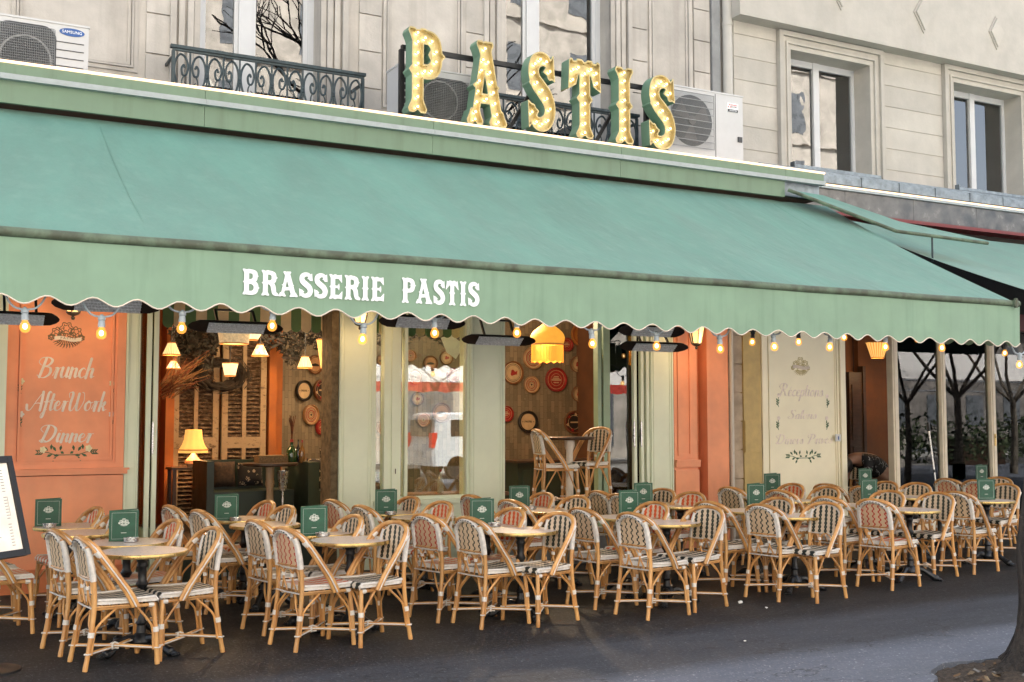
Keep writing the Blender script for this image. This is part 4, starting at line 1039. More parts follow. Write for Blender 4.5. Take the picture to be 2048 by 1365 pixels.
iw2 = thing('dining_room_wall', 'dark brown back wall with a wooden door inside the cream shopfront', 'wall', (15, 15, 0))
part('back_wall', 'wall_brown', lambda b: (b.box(10.7, X(1700, 13.6), 13.6, 13.7, 0, 3.6), b.box(X(1718, 13.6), X(1790, 13.6), 13.6, 13.7, 0, 3.6), b.box(X(1700, 13.6) - .001, X(1718, 13.6) + .001, 13.72, 13.8, 0, 3.6)), iw2)
part('rear_wall', 'dark_room', lambda b: (b.box(10.7, 24, 16.5, 16.6, 0, 3.6), b.box(24, 24.1, FY, 16.6, 0, 3.6)), iw2)
def door(b):
    a, c = X(1690, 13.6), X(1716, 13.6); b.box(a, c, 13.5, 13.6, .12, 2.4); b.box(c, c + .06, 13.48, 13.6, .12, 2.5); b.box(a + .05, c - .05, 13.485, 13.5, .4, 1.2); b.box(a + .05, c - .05, 13.485, 13.5, 1.3, 2.2)
part('door', 'wood_dk', door, iw2)

# shutters
sh = thing('shutter', 'pair of old louvred shutters with peeling paint leaning on the orange wall', 'shutter', (0, 14.4, FZ))
SL, SR = X(345, 14.4), X(531, 14.4); SM = (SL + SR) / 2; sz1 = 3.1
for a, c in ((SL, SM - .02), (SM + .02, SR)):
    w_ = c - a; b = MB(); t = .075
    for x0, x1 in ((a, a + t), (c - t, c), ((a + c) / 2 - .025, (a + c) / 2 + .025)): b.box(x0, x1, 14.36, 14.44, FZ, sz1)
    for z0, z1 in ((FZ + .0, FZ + .12), (1.28, 1.42), (sz1 - .1, sz1)): b.box(a + t, (a + c) / 2 - .025, 14.362, 14.438, z0, z1); b.box((a + c) / 2 + .025, c - t, 14.362, 14.438, z0, z1)
    lf = b.build('shutter_leaf', 'peel', sh, False)
    for x0, x1 in ((a + t, (a + c) / 2 - .025), ((a + c) / 2 + .025, c - t)):
        b = MB(); b.box(x0 - .004, x1 + .004, 14.42, 14.435, FZ + .12, sz1 - .1); z = FZ + .14
        while z < sz1 - .12:
            if not 1.26 < z < 1.42: b.quad([(x0 - .004, 14.37, z), (x1 + .004, 14.37, z), (x1 + .004, 14.425, z + .045), (x0 - .004, 14.425, z + .045)])
            z += .052
        b.build('louvres', 'peel_slat', lf, False)

# trays on the wall
tray_n = 0
TRED = pbr('tray_red', (.30, .02, .018), .35, var=.3, scale=20); TCREAM = pbr('tray_cream', (.52, .36, .20), .4, var=.15, scale=9); TBLK = pbr('tray_black', (.018, .015, .014), .35); TBRN = pbr('tray_brown', (.20, .08, .03), .4, var=.3); TTAN = pbr('tray_tan', (.42, .22, .10), .4, var=.2); TORG = pbr('tray_orange', (.38, .14, .03), .4, var=.3)
def tray(px, py, ry, style, lab, oval=0):
    global tray_n
    # hang on whichever wall the ray meets
    p = at(px, py, TY1); ang = 0
    if p.x < TX1:
        d = ray(px, py); k = (TY1 - TY) / (TX1 - TX0); t = (TY - k * TX0) / (d.y - k * d.x); p = O + d * t; ang = math.atan2(TY1 - TY, TX1 - TX0)
    z_ = (p - O).dot(FW); r = ry * z_ / FPX
    o = thing('round_tray', lab, 'tray', (p.x + .02 * math.sin(ang), p.y - .03, p.z), ang, 'old bar trays hung on the mosaic wall')
    S = {'black': (TBLK, TCREAM), 'dark': (TBRN, TBLK), 'rings': (TTAN, TCREAM), 'red': (TRED, TRED), 'cream': (TBRN, TCREAM), 'tan': (TBRN, TTAN), 'orange': (TORG, TORG)}[style]
    b = MB(); b.lathe([(r, -.012), (r, .03), (r * .95, .034), (r * .90, .016), (r * .86, .006)], (0, 0, 0), 36, 'y', cap=False); b.build('rim', S[0], o, True, world=False)
    b = MB(); b.lathe([(r * .86, .006), (1e-6, .006)], (0, 0, 0), 36, 'y', cap=False); b.build('face', S[1], o, False, world=False)
    b = MB()
    def ring(r0, r1, h=.0085, m=0): b.mat(m).lathe([(r0 * r, h), (r1 * r, h)], (0, 0, 0), 36, 'y', cap=False)
    def flat(shapes, m): g, _ = shapes_mb(shapes, .001, .03, m); b.add(g, lambda q: Vector((q.x * r, -.010 - q.z, q.y * r)))
    mats = [TRED, TBLK, TCREAM]
    if style == 'rings': ring(.74, .66, m=0); ring(.60, .56, m=1); ring(.48, .38, m=0); ring(.30, .26, m=1); b.mat(1).lathe([(.12 * r, .0085), (1e-6, .0085)], (0, 0, 0), 20, 'y', cap=False)
    elif style == 'red': ring(.80, .76, m=2); ring(.52, .49, m=2); [flat([('st', [(-.3 + .1 * i, .12), (-.24 + .1 * i, .12)], [.05, .05])], 2) for i in range(6)]; flat([('st', [(-.4, -.02), (.4, -.02)], [.06, .06])], 2); flat([('st', [(-.2, .26), (.2, .26)], [.04, .04]), ('st', [(-.22, -.24), (.22, -.24)], [.04, .04])], 2)
    elif style == 'cream': ring(.78, .73, m=1); ring(.66, .63, m=1); flat([('poly', blob(.0, -.02, .25, 3, .2, 30, .6)[:-1]), ('poly', [(.1, .0), (.42, .2), (.36, -.2)])], 0)
    elif style == 'black':
        ring(.86, .74, .0088, 1); g = text_mb('PASTIS', .26 * r, .001, 1); b.add(g, lambda q: Vector((q.x, -.010 - q.z, q.y)))
        flat([('st', [(-.62, .0), (-.52, .0)], [.02, .03]), ('st', [(.62, 0), (.52, .0)], [.02, .03])], 1)
    elif style == 'dark':
        ring(.62, .58, m=2); ring(.80, .77, m=0)
        for i in range(6): t = i * 1.047 + .3; flat([('poly', blob(.68 * math.cos(t), .68 * math.sin(t), .13, 3, .25, 20, i)[:-1])], i % 2 * 2)
        flat([('st', [(-.34, 0), (.34, 0)], [.06, .06])], 2)
    elif style == 'tan': ring(.80, .75, m=1); flat([('poly', [(-.6, -.12), (-.45, .04), (0, .14), (.45, .04), (.6, -.12), (.45, -.16), (0, -.04), (-.45, -.16)])], 1)
    elif style == 'orange': ring(.78, .74, m=0); flat([('poly', [(-.5, -.1), (.3, .2), (.5, .1), (-.3, -.25)])], 0)
    b.build('print', mats, o, False, world=False)
for a in ((605, 782, 21, 'black', 'black rimmed cream bar tray with small lettering, in the open doorway above the dark bottles'), (641, 781, 22, 'dark', 'dark flowered bar tray right of the lettered black one in the left doorway'), (619, 830, 20, 'rings', 'red and cream ringed tray above the bottles in the left doorway'),
          (661, 833, 21, 'rings', 'ringed tray half hidden by the raw post beside the left doorway'), (641, 855, 16, 'red', 'small red tray lowest on the wall in the left doorway'), (627, 730, 19, 'tan', 'dim tan tray behind the small pleated lamp in the left doorway'), (664, 749, 16, 'rings', 'small ringed tray behind the large pleated shade by the raw post'),
          (819, 712, 12, 'rings', 'small ringed tray near the lamp at the top left of the shop window'), (859, 727, 15, 'tan', 'tan tray in the upper middle of the shop window'), (891, 716, 14, 'cream', 'cream tray behind the leaning paper at the top of the shop window'), (904, 751, 14, 'red', 'red tray at the right of the shop window above the reflected awning'), (829, 755, 14, 'rings', 'ringed tray by the thin mullion of the shop window'), (833, 798, 13, 'cream', 'faint cream tray behind the reflection in the shop window'),
          (881, 826, 20, 'tan', 'largest tan tray in the shop window, above the reflected van roof'), (845, 840, 14, 'rings', 'ringed tray beside the largest tan tray in the shop window'), (763, 856, 13, 'rings', 'ringed tray seen through the narrow pane left of the shop window'), (762, 722, 12, 'tan', 'small dim tray high behind the narrow pane left of the shop window'),
          (1024, 746, 23, 'cream', 'cream tray with a red bird beside the pale pilaster in the right doorway'), (1064, 717, 22, 'rings', 'ringed tray half behind the fringed orange lamp'), (1061, 770, 17, 'rings', 'small ringed tray below the fringed orange lamp'), (1110, 760, 24, 'red', 'large dark red tray in the middle of the right doorway wall'), (1153, 729, 17, 'cream', 'small cream tray right of the fringed lamp'),
          (1155, 788, 16, 'cream', 'small cream tray with a red fish, right of and below the large red one'), (1193, 752, 22, 'tan', 'tan tray at the right edge of the doorway behind the green stile'), (1161, 670, 24, 'orange', 'orange tray high up right of the fringed lamp'), (1054, 844, 22, 'black', 'black rimmed cream tray with small lettering above the left bar chair'), (1146, 845, 23, 'dark', 'dark flowered tray above the tall bar table'),
          (1199, 830, 19, 'tan', 'tan tray above the right bar chair, cut by the green stile'), (1010, 828, 16, 'red', 'sliver of a red tray at the edge of the pale pilaster'), (1131, 690, 14, 'red', 'dark red tray just behind the right side of the fringed lamp')): tray(*a)

# lamps inside ---------------------------------------------------------------
def pt_light(loc, e, col=(1, .62, .28), r=.14):
    l = bpy.data.lights.new('lamp_or_fill_light', 'POINT'); l.energy = e; l.color = col; l.shadow_soft_size = r
    o = bpy.data.objects.new('lamp_or_fill_light', l); COL.objects.link(o); o.location = loc; return o
def hang_lamp(px, pyt, pyb, hw_t, hw_b, Y, mat, lab, e=0, wob=None, curve=0, cord=True, extra=None, name='pendant_lamp'):
    pt, pb = at(px, pyt, Y), at(px, pyb, Y); s_ = (pt - O).dot(FW) / FPX; H = pt.z - pb.z
    o = thing(name, lab, 'lamp', (pb.x, Y, pb.z), 0, 'lit lamps hanging inside the brasserie')
    n = 12; prof = []
    for i in range(n + 1):
        t = i / n; prof.append(((hw_b + (hw_t - hw_b) * t - curve * math.sin(math.pi * t)) * s_, H * t))
    prof2 = [(r - .006, h) for r, h in prof][::-1]
    b = MB(); b.lathe(prof + prof2 + prof[:1], (0, 0, 0), 48, 'z', True, wob, cap=False); o2 = b.build('lamp_shade', mat, o, True, 50, world=False)
    b = MB(); b.tube([(hw_b * s_ * math.cos(a) * (wob(a, 0) if wob else 1), hw_b * s_ * math.sin(a) * (wob(a, 0) if wob else 1), 0) for a in [2 * math.pi * i / 40 for i in range(40)]], .008, 6, closed=True); b.build('shade_trim', 'shade_rib', o2, True, world=False); b = MB(); b.tube([(hw_t * s_ * math.cos(a), hw_t * s_ * math.sin(a), H) for a in [2 * math.pi * i / 40 for i in range(40)]], .007, 6, closed=True); b.build('shade_trim', 'shade_rib', o2, True, world=False)
    if cord: b = MB(); b.tube([(0, 0, H * .6), (0, 0, 3.5 - pb.z)], .006, 6); b.ball((0, 0, H * .45), .03, 10, 6); b.build('cord', 'black_cable', o, True, world=False)
    b = MB(); b.ball((0, 0, H * .35), .03, 10, 6); b.build('bulb', 'bulb', o, True, world=False)
    if e: pt_light((pb.x, Y, pb.z + H * .25), e)
    return o, s_, H
sc_ = lambda a, h: 1 + .05 * math.cos(8 * a)
hang_lamp(343, 686, 710, 7, 17, 13.3, 'pleat_w', 'small pleated pendant shade at the far left of the open doorway', 6, sc_)
hang_lamp(347, 722, 738, 5, 14, 13.6, 'tiffany', 'small stained glass pendant under the pleated one at the left', 0, sc_)
hang_lamp(460, 727, 752, 15, 10, 13.0, 'shade_w', 'little flared pale lamp hanging in front of the dark wreath', 6, lambda a, h: 1 + .07 * math.cos(4 * a))
hang_lamp(520, 690, 712, 6, 17, 13.3, 'tiffany', 'stained glass pendant with a red flower above the middle of the doorway', 3)
hang_lamp(610, 714, 736, 7, 15, 13.6, 'pleat_w', 'small pleated pendant in front of the dim tan tray', 6, sc_)
hang_lamp(657, 680, 737, 24, 15, 12.9, 'pleat', 'tall tapered pleated lamp shade partly behind the raw post', 6)
hang_lamp(468, 612, 688, 40, 28, 12.6, 'shade_dim', 'big drum lamp shade of worn floral paper behind the heater', 3)
hang_lamp(505, 632, 680, 22, 10, 13.2, 'shade_w', 'round pale lantern shade half behind the big floral drum', 2, None, -6)
hang_lamp(641, 620, 656, 19, 8, 13.0, 'pleat_w', 'upturned pale shade with a gathered base near the striped scallops', 3, None, -4)
o, s_, H = hang_lamp(1095, 648, 690, 8, 31, 12.9, 'shade_o', 'domed orange lamp shade with a long fringe in the right doorway', 10, None, -13)
b = MB()
for i in range(64):
    a = 2 * math.pi * i / 64; r = 31 * s_; b.tube([(r * math.cos(a), r * math.sin(a), .0), (r * math.cos(a) * 1.01, r * math.sin(a) * 1.01, -.225 + .01 * math.sin(i * 5))], .0085, 4)
tag(b.build('fringe', 'shade_o', o, False, world=False), kind='stuff')
b = MB(); b.lathe([(31 * s_ + .004, -.01), (31 * s_ + .008, .0), (31 * s_ + .004, .03)], (0, 0, 0), 40, cap=False); b.build('band', 'shade_rib', o, True, world=False)
hang_lamp(1250, 706, 750, 16, 26, 13.2, 'pleat', 'pleated bell lamp seen through the side glass by the folded doors', 5, None, -5)  # built behind the glass in place of a lamp's reflection in it
hang_lamp(1755, 686, 716, 23, 13, 12.8, 'pleat', 'small square orange lamp in the open doorway of the cream shopfront', 7, lambda a, h: 1 + .06 * math.cos(4 * a))
hang_lamp(1822, 699, 740, 31, 15, 12.8, 'shade_o', 'fluted tulip lamp glowing behind the first pane of the cream shopfront', 7, lambda a, h: 1 + .06 * math.cos(8 * a), 4)
pt_light((4.0, 13.2, 3.0), 14, (1, .72, .44)); pt_light((7.2, 13.3, 3.1), 40, (1, .74, .46)); pt_light((5.8, 13.8, 3.0), 16, (1, .72, .42))  # added room fills with no lamp of their own, brightening the inner walls
# table lamp on its little console
tb = thing('console_table', 'small dark table against the shutters carrying the lit table lamp', 'table', (X(385, 13.9), 13.9, FZ))
zt = ZZ(385, 934, 13.9); cx = X(385, 13.9)
b = MB(); b.box(cx - .26, cx + .3, 13.75, 14.1, zt - .03, zt); b.build('tabletop', 'brass' if False else 'wood_dk', tb, False)
for sx, sy in ((-.22, 13.79), (.26, 13.79), (-.22, 14.06), (.26, 14.06)): b = MB(); b.box(cx + sx - .02, cx + sx + .02, sy - .02, sy + .02, FZ, zt - .031); b.build('leg', 'wood_dk', tb, False)
tl = thing('table_lamp', 'lit table lamp with a flared amber shade on a painted ceramic base', 'lamp', (cx + .02, 13.9, zt))
ss = (at(385, 900, 13.9) - O).dot(FW) / FPX
b = MB(); b.lathe([(11 * ss, 0), (13 * ss, .03), (16 * ss, 7 * ss), (15 * ss, 13 * ss), (8 * ss, 20 * ss), (5 * ss, 24 * ss), (3 * ss, 27 * ss)], (0, 0, 0), 28); b.build('lamp_base', 'ceramic', tl, True, world=False)
prof = [(29 * ss, 28 * ss), (28 * ss, 34 * ss), (22 * ss, 44 * ss), (18 * ss, 56 * ss), (16 * ss, 74 * ss)]
b = MB(); b.lathe(prof + [(r - .01, h) for r, h in prof[::-1]] + prof[:1], (0, 0, 0), 40, 'z', True, lambda a, h: 1 + .03 * math.cos(10 * a), cap=False); sd_ = b.build('lamp_shade', 'shade', tl, True, 50, world=False)
b = MB(); b.tube([(29.2 * ss * math.cos(a) * (1 + .03 * math.cos(10 * a)), 29.2 * ss * math.sin(a) * (1 + .03 * math.cos(10 * a)), 37 * ss - 3 * ss) for a in [2 * math.pi * i / 60 for i in range(60)]], .008, 5, closed=True); b.build('shade_trim', 'shade_rib', sd_, True, world=False)
pt_light((cx + .02, 13.9, zt + 48 * ss), 5)

# benches, cushions, tables, bottles --------------------------------------------------
def cushion(px, py, hw, hh, Y, mat, lab, rz=0):
    p = at(px, py, Y); s_ = (p - O).dot(FW) / FPX; b = MB(); n = 14; G = {}
    for sgn in (-1, 1):
        for i in range(n + 1):
            for j in range(n + 1):
                u, v = -1 + 2 * i / n, -1 + 2 * j / n; e = (1 - u ** 4) * (1 - v ** 4); k = 1 - .06 * (1 - abs(u)) * abs(v) - .06 * (1 - abs(v)) * abs(u)
                G[sgn, i, j] = len(b.v); b.v.append((u * hw * s_ * k, sgn * .09 * max(0, e) ** .5, v * hh * s_ * k))
        for i in range(n):
            for j in range(n):
                q = [G[sgn, i, j], G[sgn, i + 1, j], G[sgn, i + 1, j + 1], G[sgn, i, j + 1]]; b.face(q if sgn < 0 else q[::-1])
    o = b.build('cushion', mat, None, True, 60); o.location = p; o.rotation_euler = (R(-12), 0, rz); tag(o, lab, 'cushion', 'cushions on the dark benches'); return o
bn = thing('bench', 'dark green upholstered bench in front of the old shutters', 'bench', (X(460, 13.4), 13.4, FZ))
x0, x1 = X(398, 13.4), X(530, 13.4); zt = ZZ(400, 922, 13.4)
part('back', 'ds_green', lambda b: (b.box(x0, x1 + .25, 13.55, 13.65, FZ, zt)), bn); part('seat', 'ds_green', lambda b: b.box(x0 + .081, x1 + .249, 13.0, 13.549, FZ, FZ + .47), bn); part('side_panel', 'ds_green', lambda b: b.box(x0, x0 + .08, 12.95, 13.549, FZ, zt + .004), bn)
cushion(447, 949, 24, 26, 13.45, pbr('brown_cushion', (.05, .028, .018), .9, var=.5, scale=30), 'plain brown cushion on the bench before the shutters'); cushion(500, 949, 26, 24, 13.42, 'floral', 'dark flowered cushion beside the plain brown one')
bn2 = thing('bench', 'dark green bench end with black flowered cushions beside the raw post', 'bench', (X(630, 13.2), 13.2, FZ))
x0, x1 = X(592, 13.2), X(760, 13.2); zt = ZZ(600, 922, 13.2)
part('back', 'ds_green', lambda b: b.box(x0, x1, 13.5, 13.6, FZ, zt - .1), bn2); part('side_panel', 'ds_green', lambda b: b.box(x0, x0 + .13, 12.7, 13.499, FZ, zt), bn2); part('seat', 'ds_green', lambda b: b.box(x0 + .131, x1, 12.7, 13.499, FZ, FZ + .47), bn2)
cushion(641, 948, 27, 32, 13.1, 'floral', 'large black cushion with pale flowers by the raw post'); cushion(661, 920, 22, 24, 13.38, 'floral', 'black flowered cushion behind the large one, at the post')
pt_ = thing('pedestal_table', 'dark round table on a pale turned pedestal in the left doorway', 'table', (X(542, 12.9), 12.9, FZ))
zt = ZZ(542, 926, 12.9); b = MB(); b.lathe([(.30, zt - FZ - .035), (.32, zt - FZ - .02), (.32, zt - FZ)], (0, 0, 0), 32); b.build('tabletop', 'wood_dk', pt_, True, world=False)
b = MB(); b.lathe([(.16, 0), (.15, .03), (.05, .06), (.04, .2), (.055, .22), (.045, .3), (.04, .5), (.055, .55), (.045, .6), (.05, zt - FZ - .036)], (0, 0, 0), 20); b.build('pedestal', pbr('pale_pedestal', (.38, .26, .16), .6), pt_, True, world=False)
b = MB(); p = at(542, 925, 12.95); b.box(p.x - .17, p.x + .17, 12.85, 13.05, zt + .001, zt + .085)
for k in range(8): b.box(p.x - .172, p.x + .172, 12.845, 13.055, zt + .006 + k * .0105, zt + .011 + k * .0105)
tag(b.build('basket', pbr('wicker', (.20, .125, .06), .8, var=.5, scale=60), None, False), 'low wicker basket on the dark pedestal table', 'basket')
def bottle(px, pyb, pyt, hw, Y, mat, lab, neck=.28):
    p = at(px, pyb, Y); s_ = (p - O).dot(FW) / FPX; H = (pyb - pyt) * s_; r = hw * s_
    o = thing('bottle', lab, 'bottle', (p.x, Y, p.z), 0, 'bottles on the bench end')
    b = MB(); b.lathe([(r * .9, 0), (r, .01), (r, H * .5), (r * .85, H * .6), (r * neck, H * .76), (r * neck, H * .97), (r * neck * 1.15, H)], (0, 0, 0), 20); b.build('glass_body', mat, o, True, world=False)
    b = MB(); b.lathe([(r * neck * 1.12, H * .9), (r * neck * 1.2, H * 1.01), (1e-5, H * 1.01)], (0, 0, 0), 12); b.build('cap', TRED if mat != 'bottle_b' else 'black', o, True, world=False); return o, p, H
o, p, H = bottle(583, 929, 880, 11, 12.95, 'bottle_g', 'fat dark green bottle holding dried red sprigs'); bottle(596, 926, 880, 5, 13.0, 'bottle_b', 'slim dark bottle between the green and amber ones'); bottle(604, 926, 881, 6, 12.95, 'bottle_c', 'amber bottle with a red cap on the bench end')
b = MB()
for k in range(14): a = random.uniform(0, 6.28); t = random.uniform(.01, .05); b.tube([(p.x, 12.95, p.z + H * .9), (p.x + .4 * t * math.cos(a), 12.95 + .4 * t * math.sin(a), p.z + H + .15), (p.x + t * math.cos(a), 12.95 + t * math.sin(a), p.z + H + random.uniform(.2, .3))], .004, 4)
tag(b.build('dried_sprigs', 'twig_red', None, False), 'bunch of dried reddish sprigs standing in the green bottle', 'dried flowers')
ib = thing('bucket_stand', 'chrome wine bucket on a slim stand in the left doorway', 'wine bucket', (X(568, 12.6), 12.6, FZ))
zb_ = ZZ(568, 972, 12.6) - FZ; zt_ = ZZ(568, 942, 12.6) - FZ
b = MB(); b.lathe([(.045, zb_), (.05, zb_ + .02), (.065, zt_ - .02), (.07, zt_), (.062, zt_), (.045, zb_ + .03)], (0, 0, 0), 24); b.build('bucket', 'steel', ib, True, world=False)
b = MB(); b.lathe([(.13, 0), (.12, .015), (.02, .03), (.012, .06), (.012, zb_ - .06), (.04, zb_ - .05), (.045, zb_ - .001)], (0, 0, 0), 20); b.build('stand', 'steel', ib, True, world=False)
# window-side table with a bottle and glasses behind the shop window
wt = thing('window_table', 'brown table edge with bottle and glasses just inside the shop window', 'table', (X(850, 12.6), 12.6, FZ)); zt = ZZ(850, 987, 12.6)
part('tabletop', pbr('warm_wood', (.22, .10, .04), .35, var=.3), lambda b: b.box(X(800, 12.6), X(1000, 12.6), 12.35, 12.85, zt - .04, zt), wt)
for px in (812, 985):
    part('leg', 'wood_dk', lambda b: b.box(X(px, 12.6) - .03, X(px, 12.6) + .03, 12.5, 12.56, FZ, zt - .041), wt)
bottle(881, 986, 940, 7, 12.5, pbr('clear_bottle', (.35, .33, .28), .08, spec=.8), 'clear bottle on the table inside the shop window')
def wineglass(px, pyb, Y, lab):
    p = at(px, pyb, Y); o = MB(); o.lathe([(.032, 0), (.03, .004), (.005, .008), (.005, .07), (.028, .10), (.033, .13), (.028, .17), (.026, .17), (.03, .13), (.024, .103), (1e-5, .09)], (0, 0, 0), 18)
    q = o.build('wine_glass', 'glass', None, True, world=False); q.location = p; tag(q, lab, 'glass', 'glasses behind the narrow pane')
ws = thing('window_shelf', 'low dark sideboard with wine glasses behind the narrow pane', 'sideboard', (X(762, 12.3), 12.3, FZ)); zt = ZZ(760, 976, 12.3)
part('cabinet', 'wood_dk', lambda b: b.box(X(735, 12.3), X(792, 12.3), 12.15, 12.5, FZ, zt), ws); part('top', 'wood_dk', lambda b: b.box(X(735, 12.3) - .02, X(792, 12.3) + .02, 12.13, 12.52, zt + .001, zt + .025), ws)
for px, l in ((752, 'leftmost wine glass behind the narrow pane'), (759, 'middle wine glass behind the narrow pane'), (766, 'rightmost wine glass behind the narrow pane')): p = at_z(px, 970, zt + .026); wineglass(px, 974, 12.3, l)
cb = thing('bar_counter', 'dark green panelled counter behind the tall bar table', 'counter', (X(1120, 13.8), 13.8, FZ))
part('front', 'ds_green', lambda b: b.box(X(1035, 13.8), X(1260, 13.8), 13.8, 14.3, FZ, ZZ(1100, 925, 13.8)), cb); part('top', 'wood_dk', lambda b: b.box(X(1035, 13.8) - .03, X(1260, 13.8), 13.76, 14.34, ZZ(1100, 925, 13.8) + .001, ZZ(1100, 925, 13.8) + .03), cb)
for k in range(4): part('panel', 'ds_green', lambda b: b.box(X(1045 + k * 52, 13.8), X(1088 + k * 52, 13.8), 13.785, 13.8, FZ + .1, ZZ(1100, 940, 13.8)), cb)
# scalloped striped pelmet
pel = thing('striped_pelmet', 'green and cream striped scalloped pelmet hanging inside above the doorways', 'pelmet', (5, 12.25, 3))
zt = 3.05; PY = 12.3; k = 0; x = X(322, PY); wdt = .115
while x < X(945, PY):
    zb = ZZ(560, 664, PY); b = MB(); P = [(x, zt), (x, zb + wdt / 2)] + [(x + wdt / 2 - wdt / 2 * math.cos(a), zb + wdt / 2 - wdt / 2 * math.sin(a)) for a in [math.pi * i / 10 for i in range(1, 10)]] + [(x + wdt, zb + wdt / 2), (x + wdt, zt)]
    n = len(P); b.v = [(p[0], PY, p[1]) for p in P] + [(p[0], PY + .006, p[1]) for p in P]; b.face(list(range(n))); b.face(list(range(2 * n - 1, n - 1, -1)))
    for i in range(n): b.face([i, n + i, n + (i + 1) % n, (i + 1) % n])
    b.build('scallop', (pbr('pelmet_green', (.10, .17, .07), .8) if k == 0 else M['pelmet_green_']) if k % 2 == 0 else (pbr('pelmet_cream', (.62, .46, .28), .8) if k == 1 else M['pelmet_cream_']), pel, False)
    if k == 0: M['pelmet_green_'] = bpy.data.materials['pelmet_green']
    if k == 1: M['pelmet_cream_'] = bpy.data.materials['pelmet_cream']
    k += 1; x += wdt + .002
# dried foliage overhead, wreath, branches
def leaves(px0, px1, py0, py1, Y, n, s, mat, name, lab, cat, kind=None, edge=None):
    b = MB()
    for i in range(n):
        px, py = random.uniform(px0, px1), random.uniform(py0, py1)
        if edge and py > edge(px): continue
        p = at(px, py, Y + random.uniform(-.35, .35)); u = Vector((random.gauss(0, 1), random.gauss(0, 1), random.gauss(0, 1))).normalized(); v = u.orthogonal().normalized(); k = s * random.uniform(.5, 1.3)
        b.mat(random.choice((0, 0, 1))).quad([p - u * k, p - v * k * .4, p + u * k, p + v * k * .4])
    return tag(b.build(name, [mat, 'foliage'], None, False), lab, cat, None, kind)
leaves(325, 665, 655, 745, 13.9, 2600, .055, pbr('dark_foliage', (.010, .009, .006), .9, var=.5), 'hanging_foliage', 'mass of dark dried foliage hanging from the ceiling behind the lamps', 'foliage', 'stuff', lambda px: 695 + 30 * math.sin(px * .035) + 18 * math.sin(px * .11))
leaves(750, 935, 650, 715, 14.2, 900, .05, 'foliage', 'window_foliage', 'dried foliage hanging behind the top of the shop window', 'foliage', 'stuff', lambda px: 690 + 15 * math.sin(px * .05))
wr = MB(); p = at(440, 750, 14.1)
for i in range(900):
    a = random.uniform(0, 6.28); r = .28 + random.gauss(0, .05); c = p + Vector((r * math.cos(a), random.uniform(-.08, .08), r * math.sin(a) * .55)); u = Vector((-math.sin(a), random.uniform(-.5, .5), math.cos(a))).normalized() * random.uniform(.04, .09); v = u.orthogonal().normalized() * .012
    wr.quad([c - u, c + v, c + u, c - v])
tag(wr.build('wreath', 'foliage', None, False), 'dark twig wreath hung against the shutters behind the flared lamp', 'wreath')
br = MB()
for i in range(75):
    a = at(random.uniform(318, 345), random.uniform(765, 800), 13.6); c = at(random.uniform(345, 425), random.uniform(700, 775), 13.6 + random.uniform(-.3, .3)); br.mat(i % 2).tube([a, (a + c) / 2 + Vector((0, random.uniform(-.1, .1), random.uniform(-.03, .06))), c], [.006, .004, .002], 4)
tag(br.build('dried_branches', ['twig_red', pbr('straw', (.16, .085, .035), .9)], None, False), 'spray of dried reddish branches at the left of the open doorway', 'dried flowers')
pb_ = MB(); c = at(905, 693, 13.0); pb_.quad([c + Vector(q) for q in ((-.16, 0, .10), (-.02, .02, .16), (.18, .03, .02), (.05, .0, -.16), (-.08, 0, -.08))]); pb_.v += [(x, y + .008, z) for x, y, z in pb_.v]; pb_.face([9, 8, 7, 6, 5])
for i in range(5): pb_.face([i, 5 + i, 5 + (i + 1) % 5, (i + 1) % 5])
tag(pb_.build('paper_ornament', 'paper', None, False), 'pale folded paper ornament hanging among the foliage in the shop window', 'ornament')

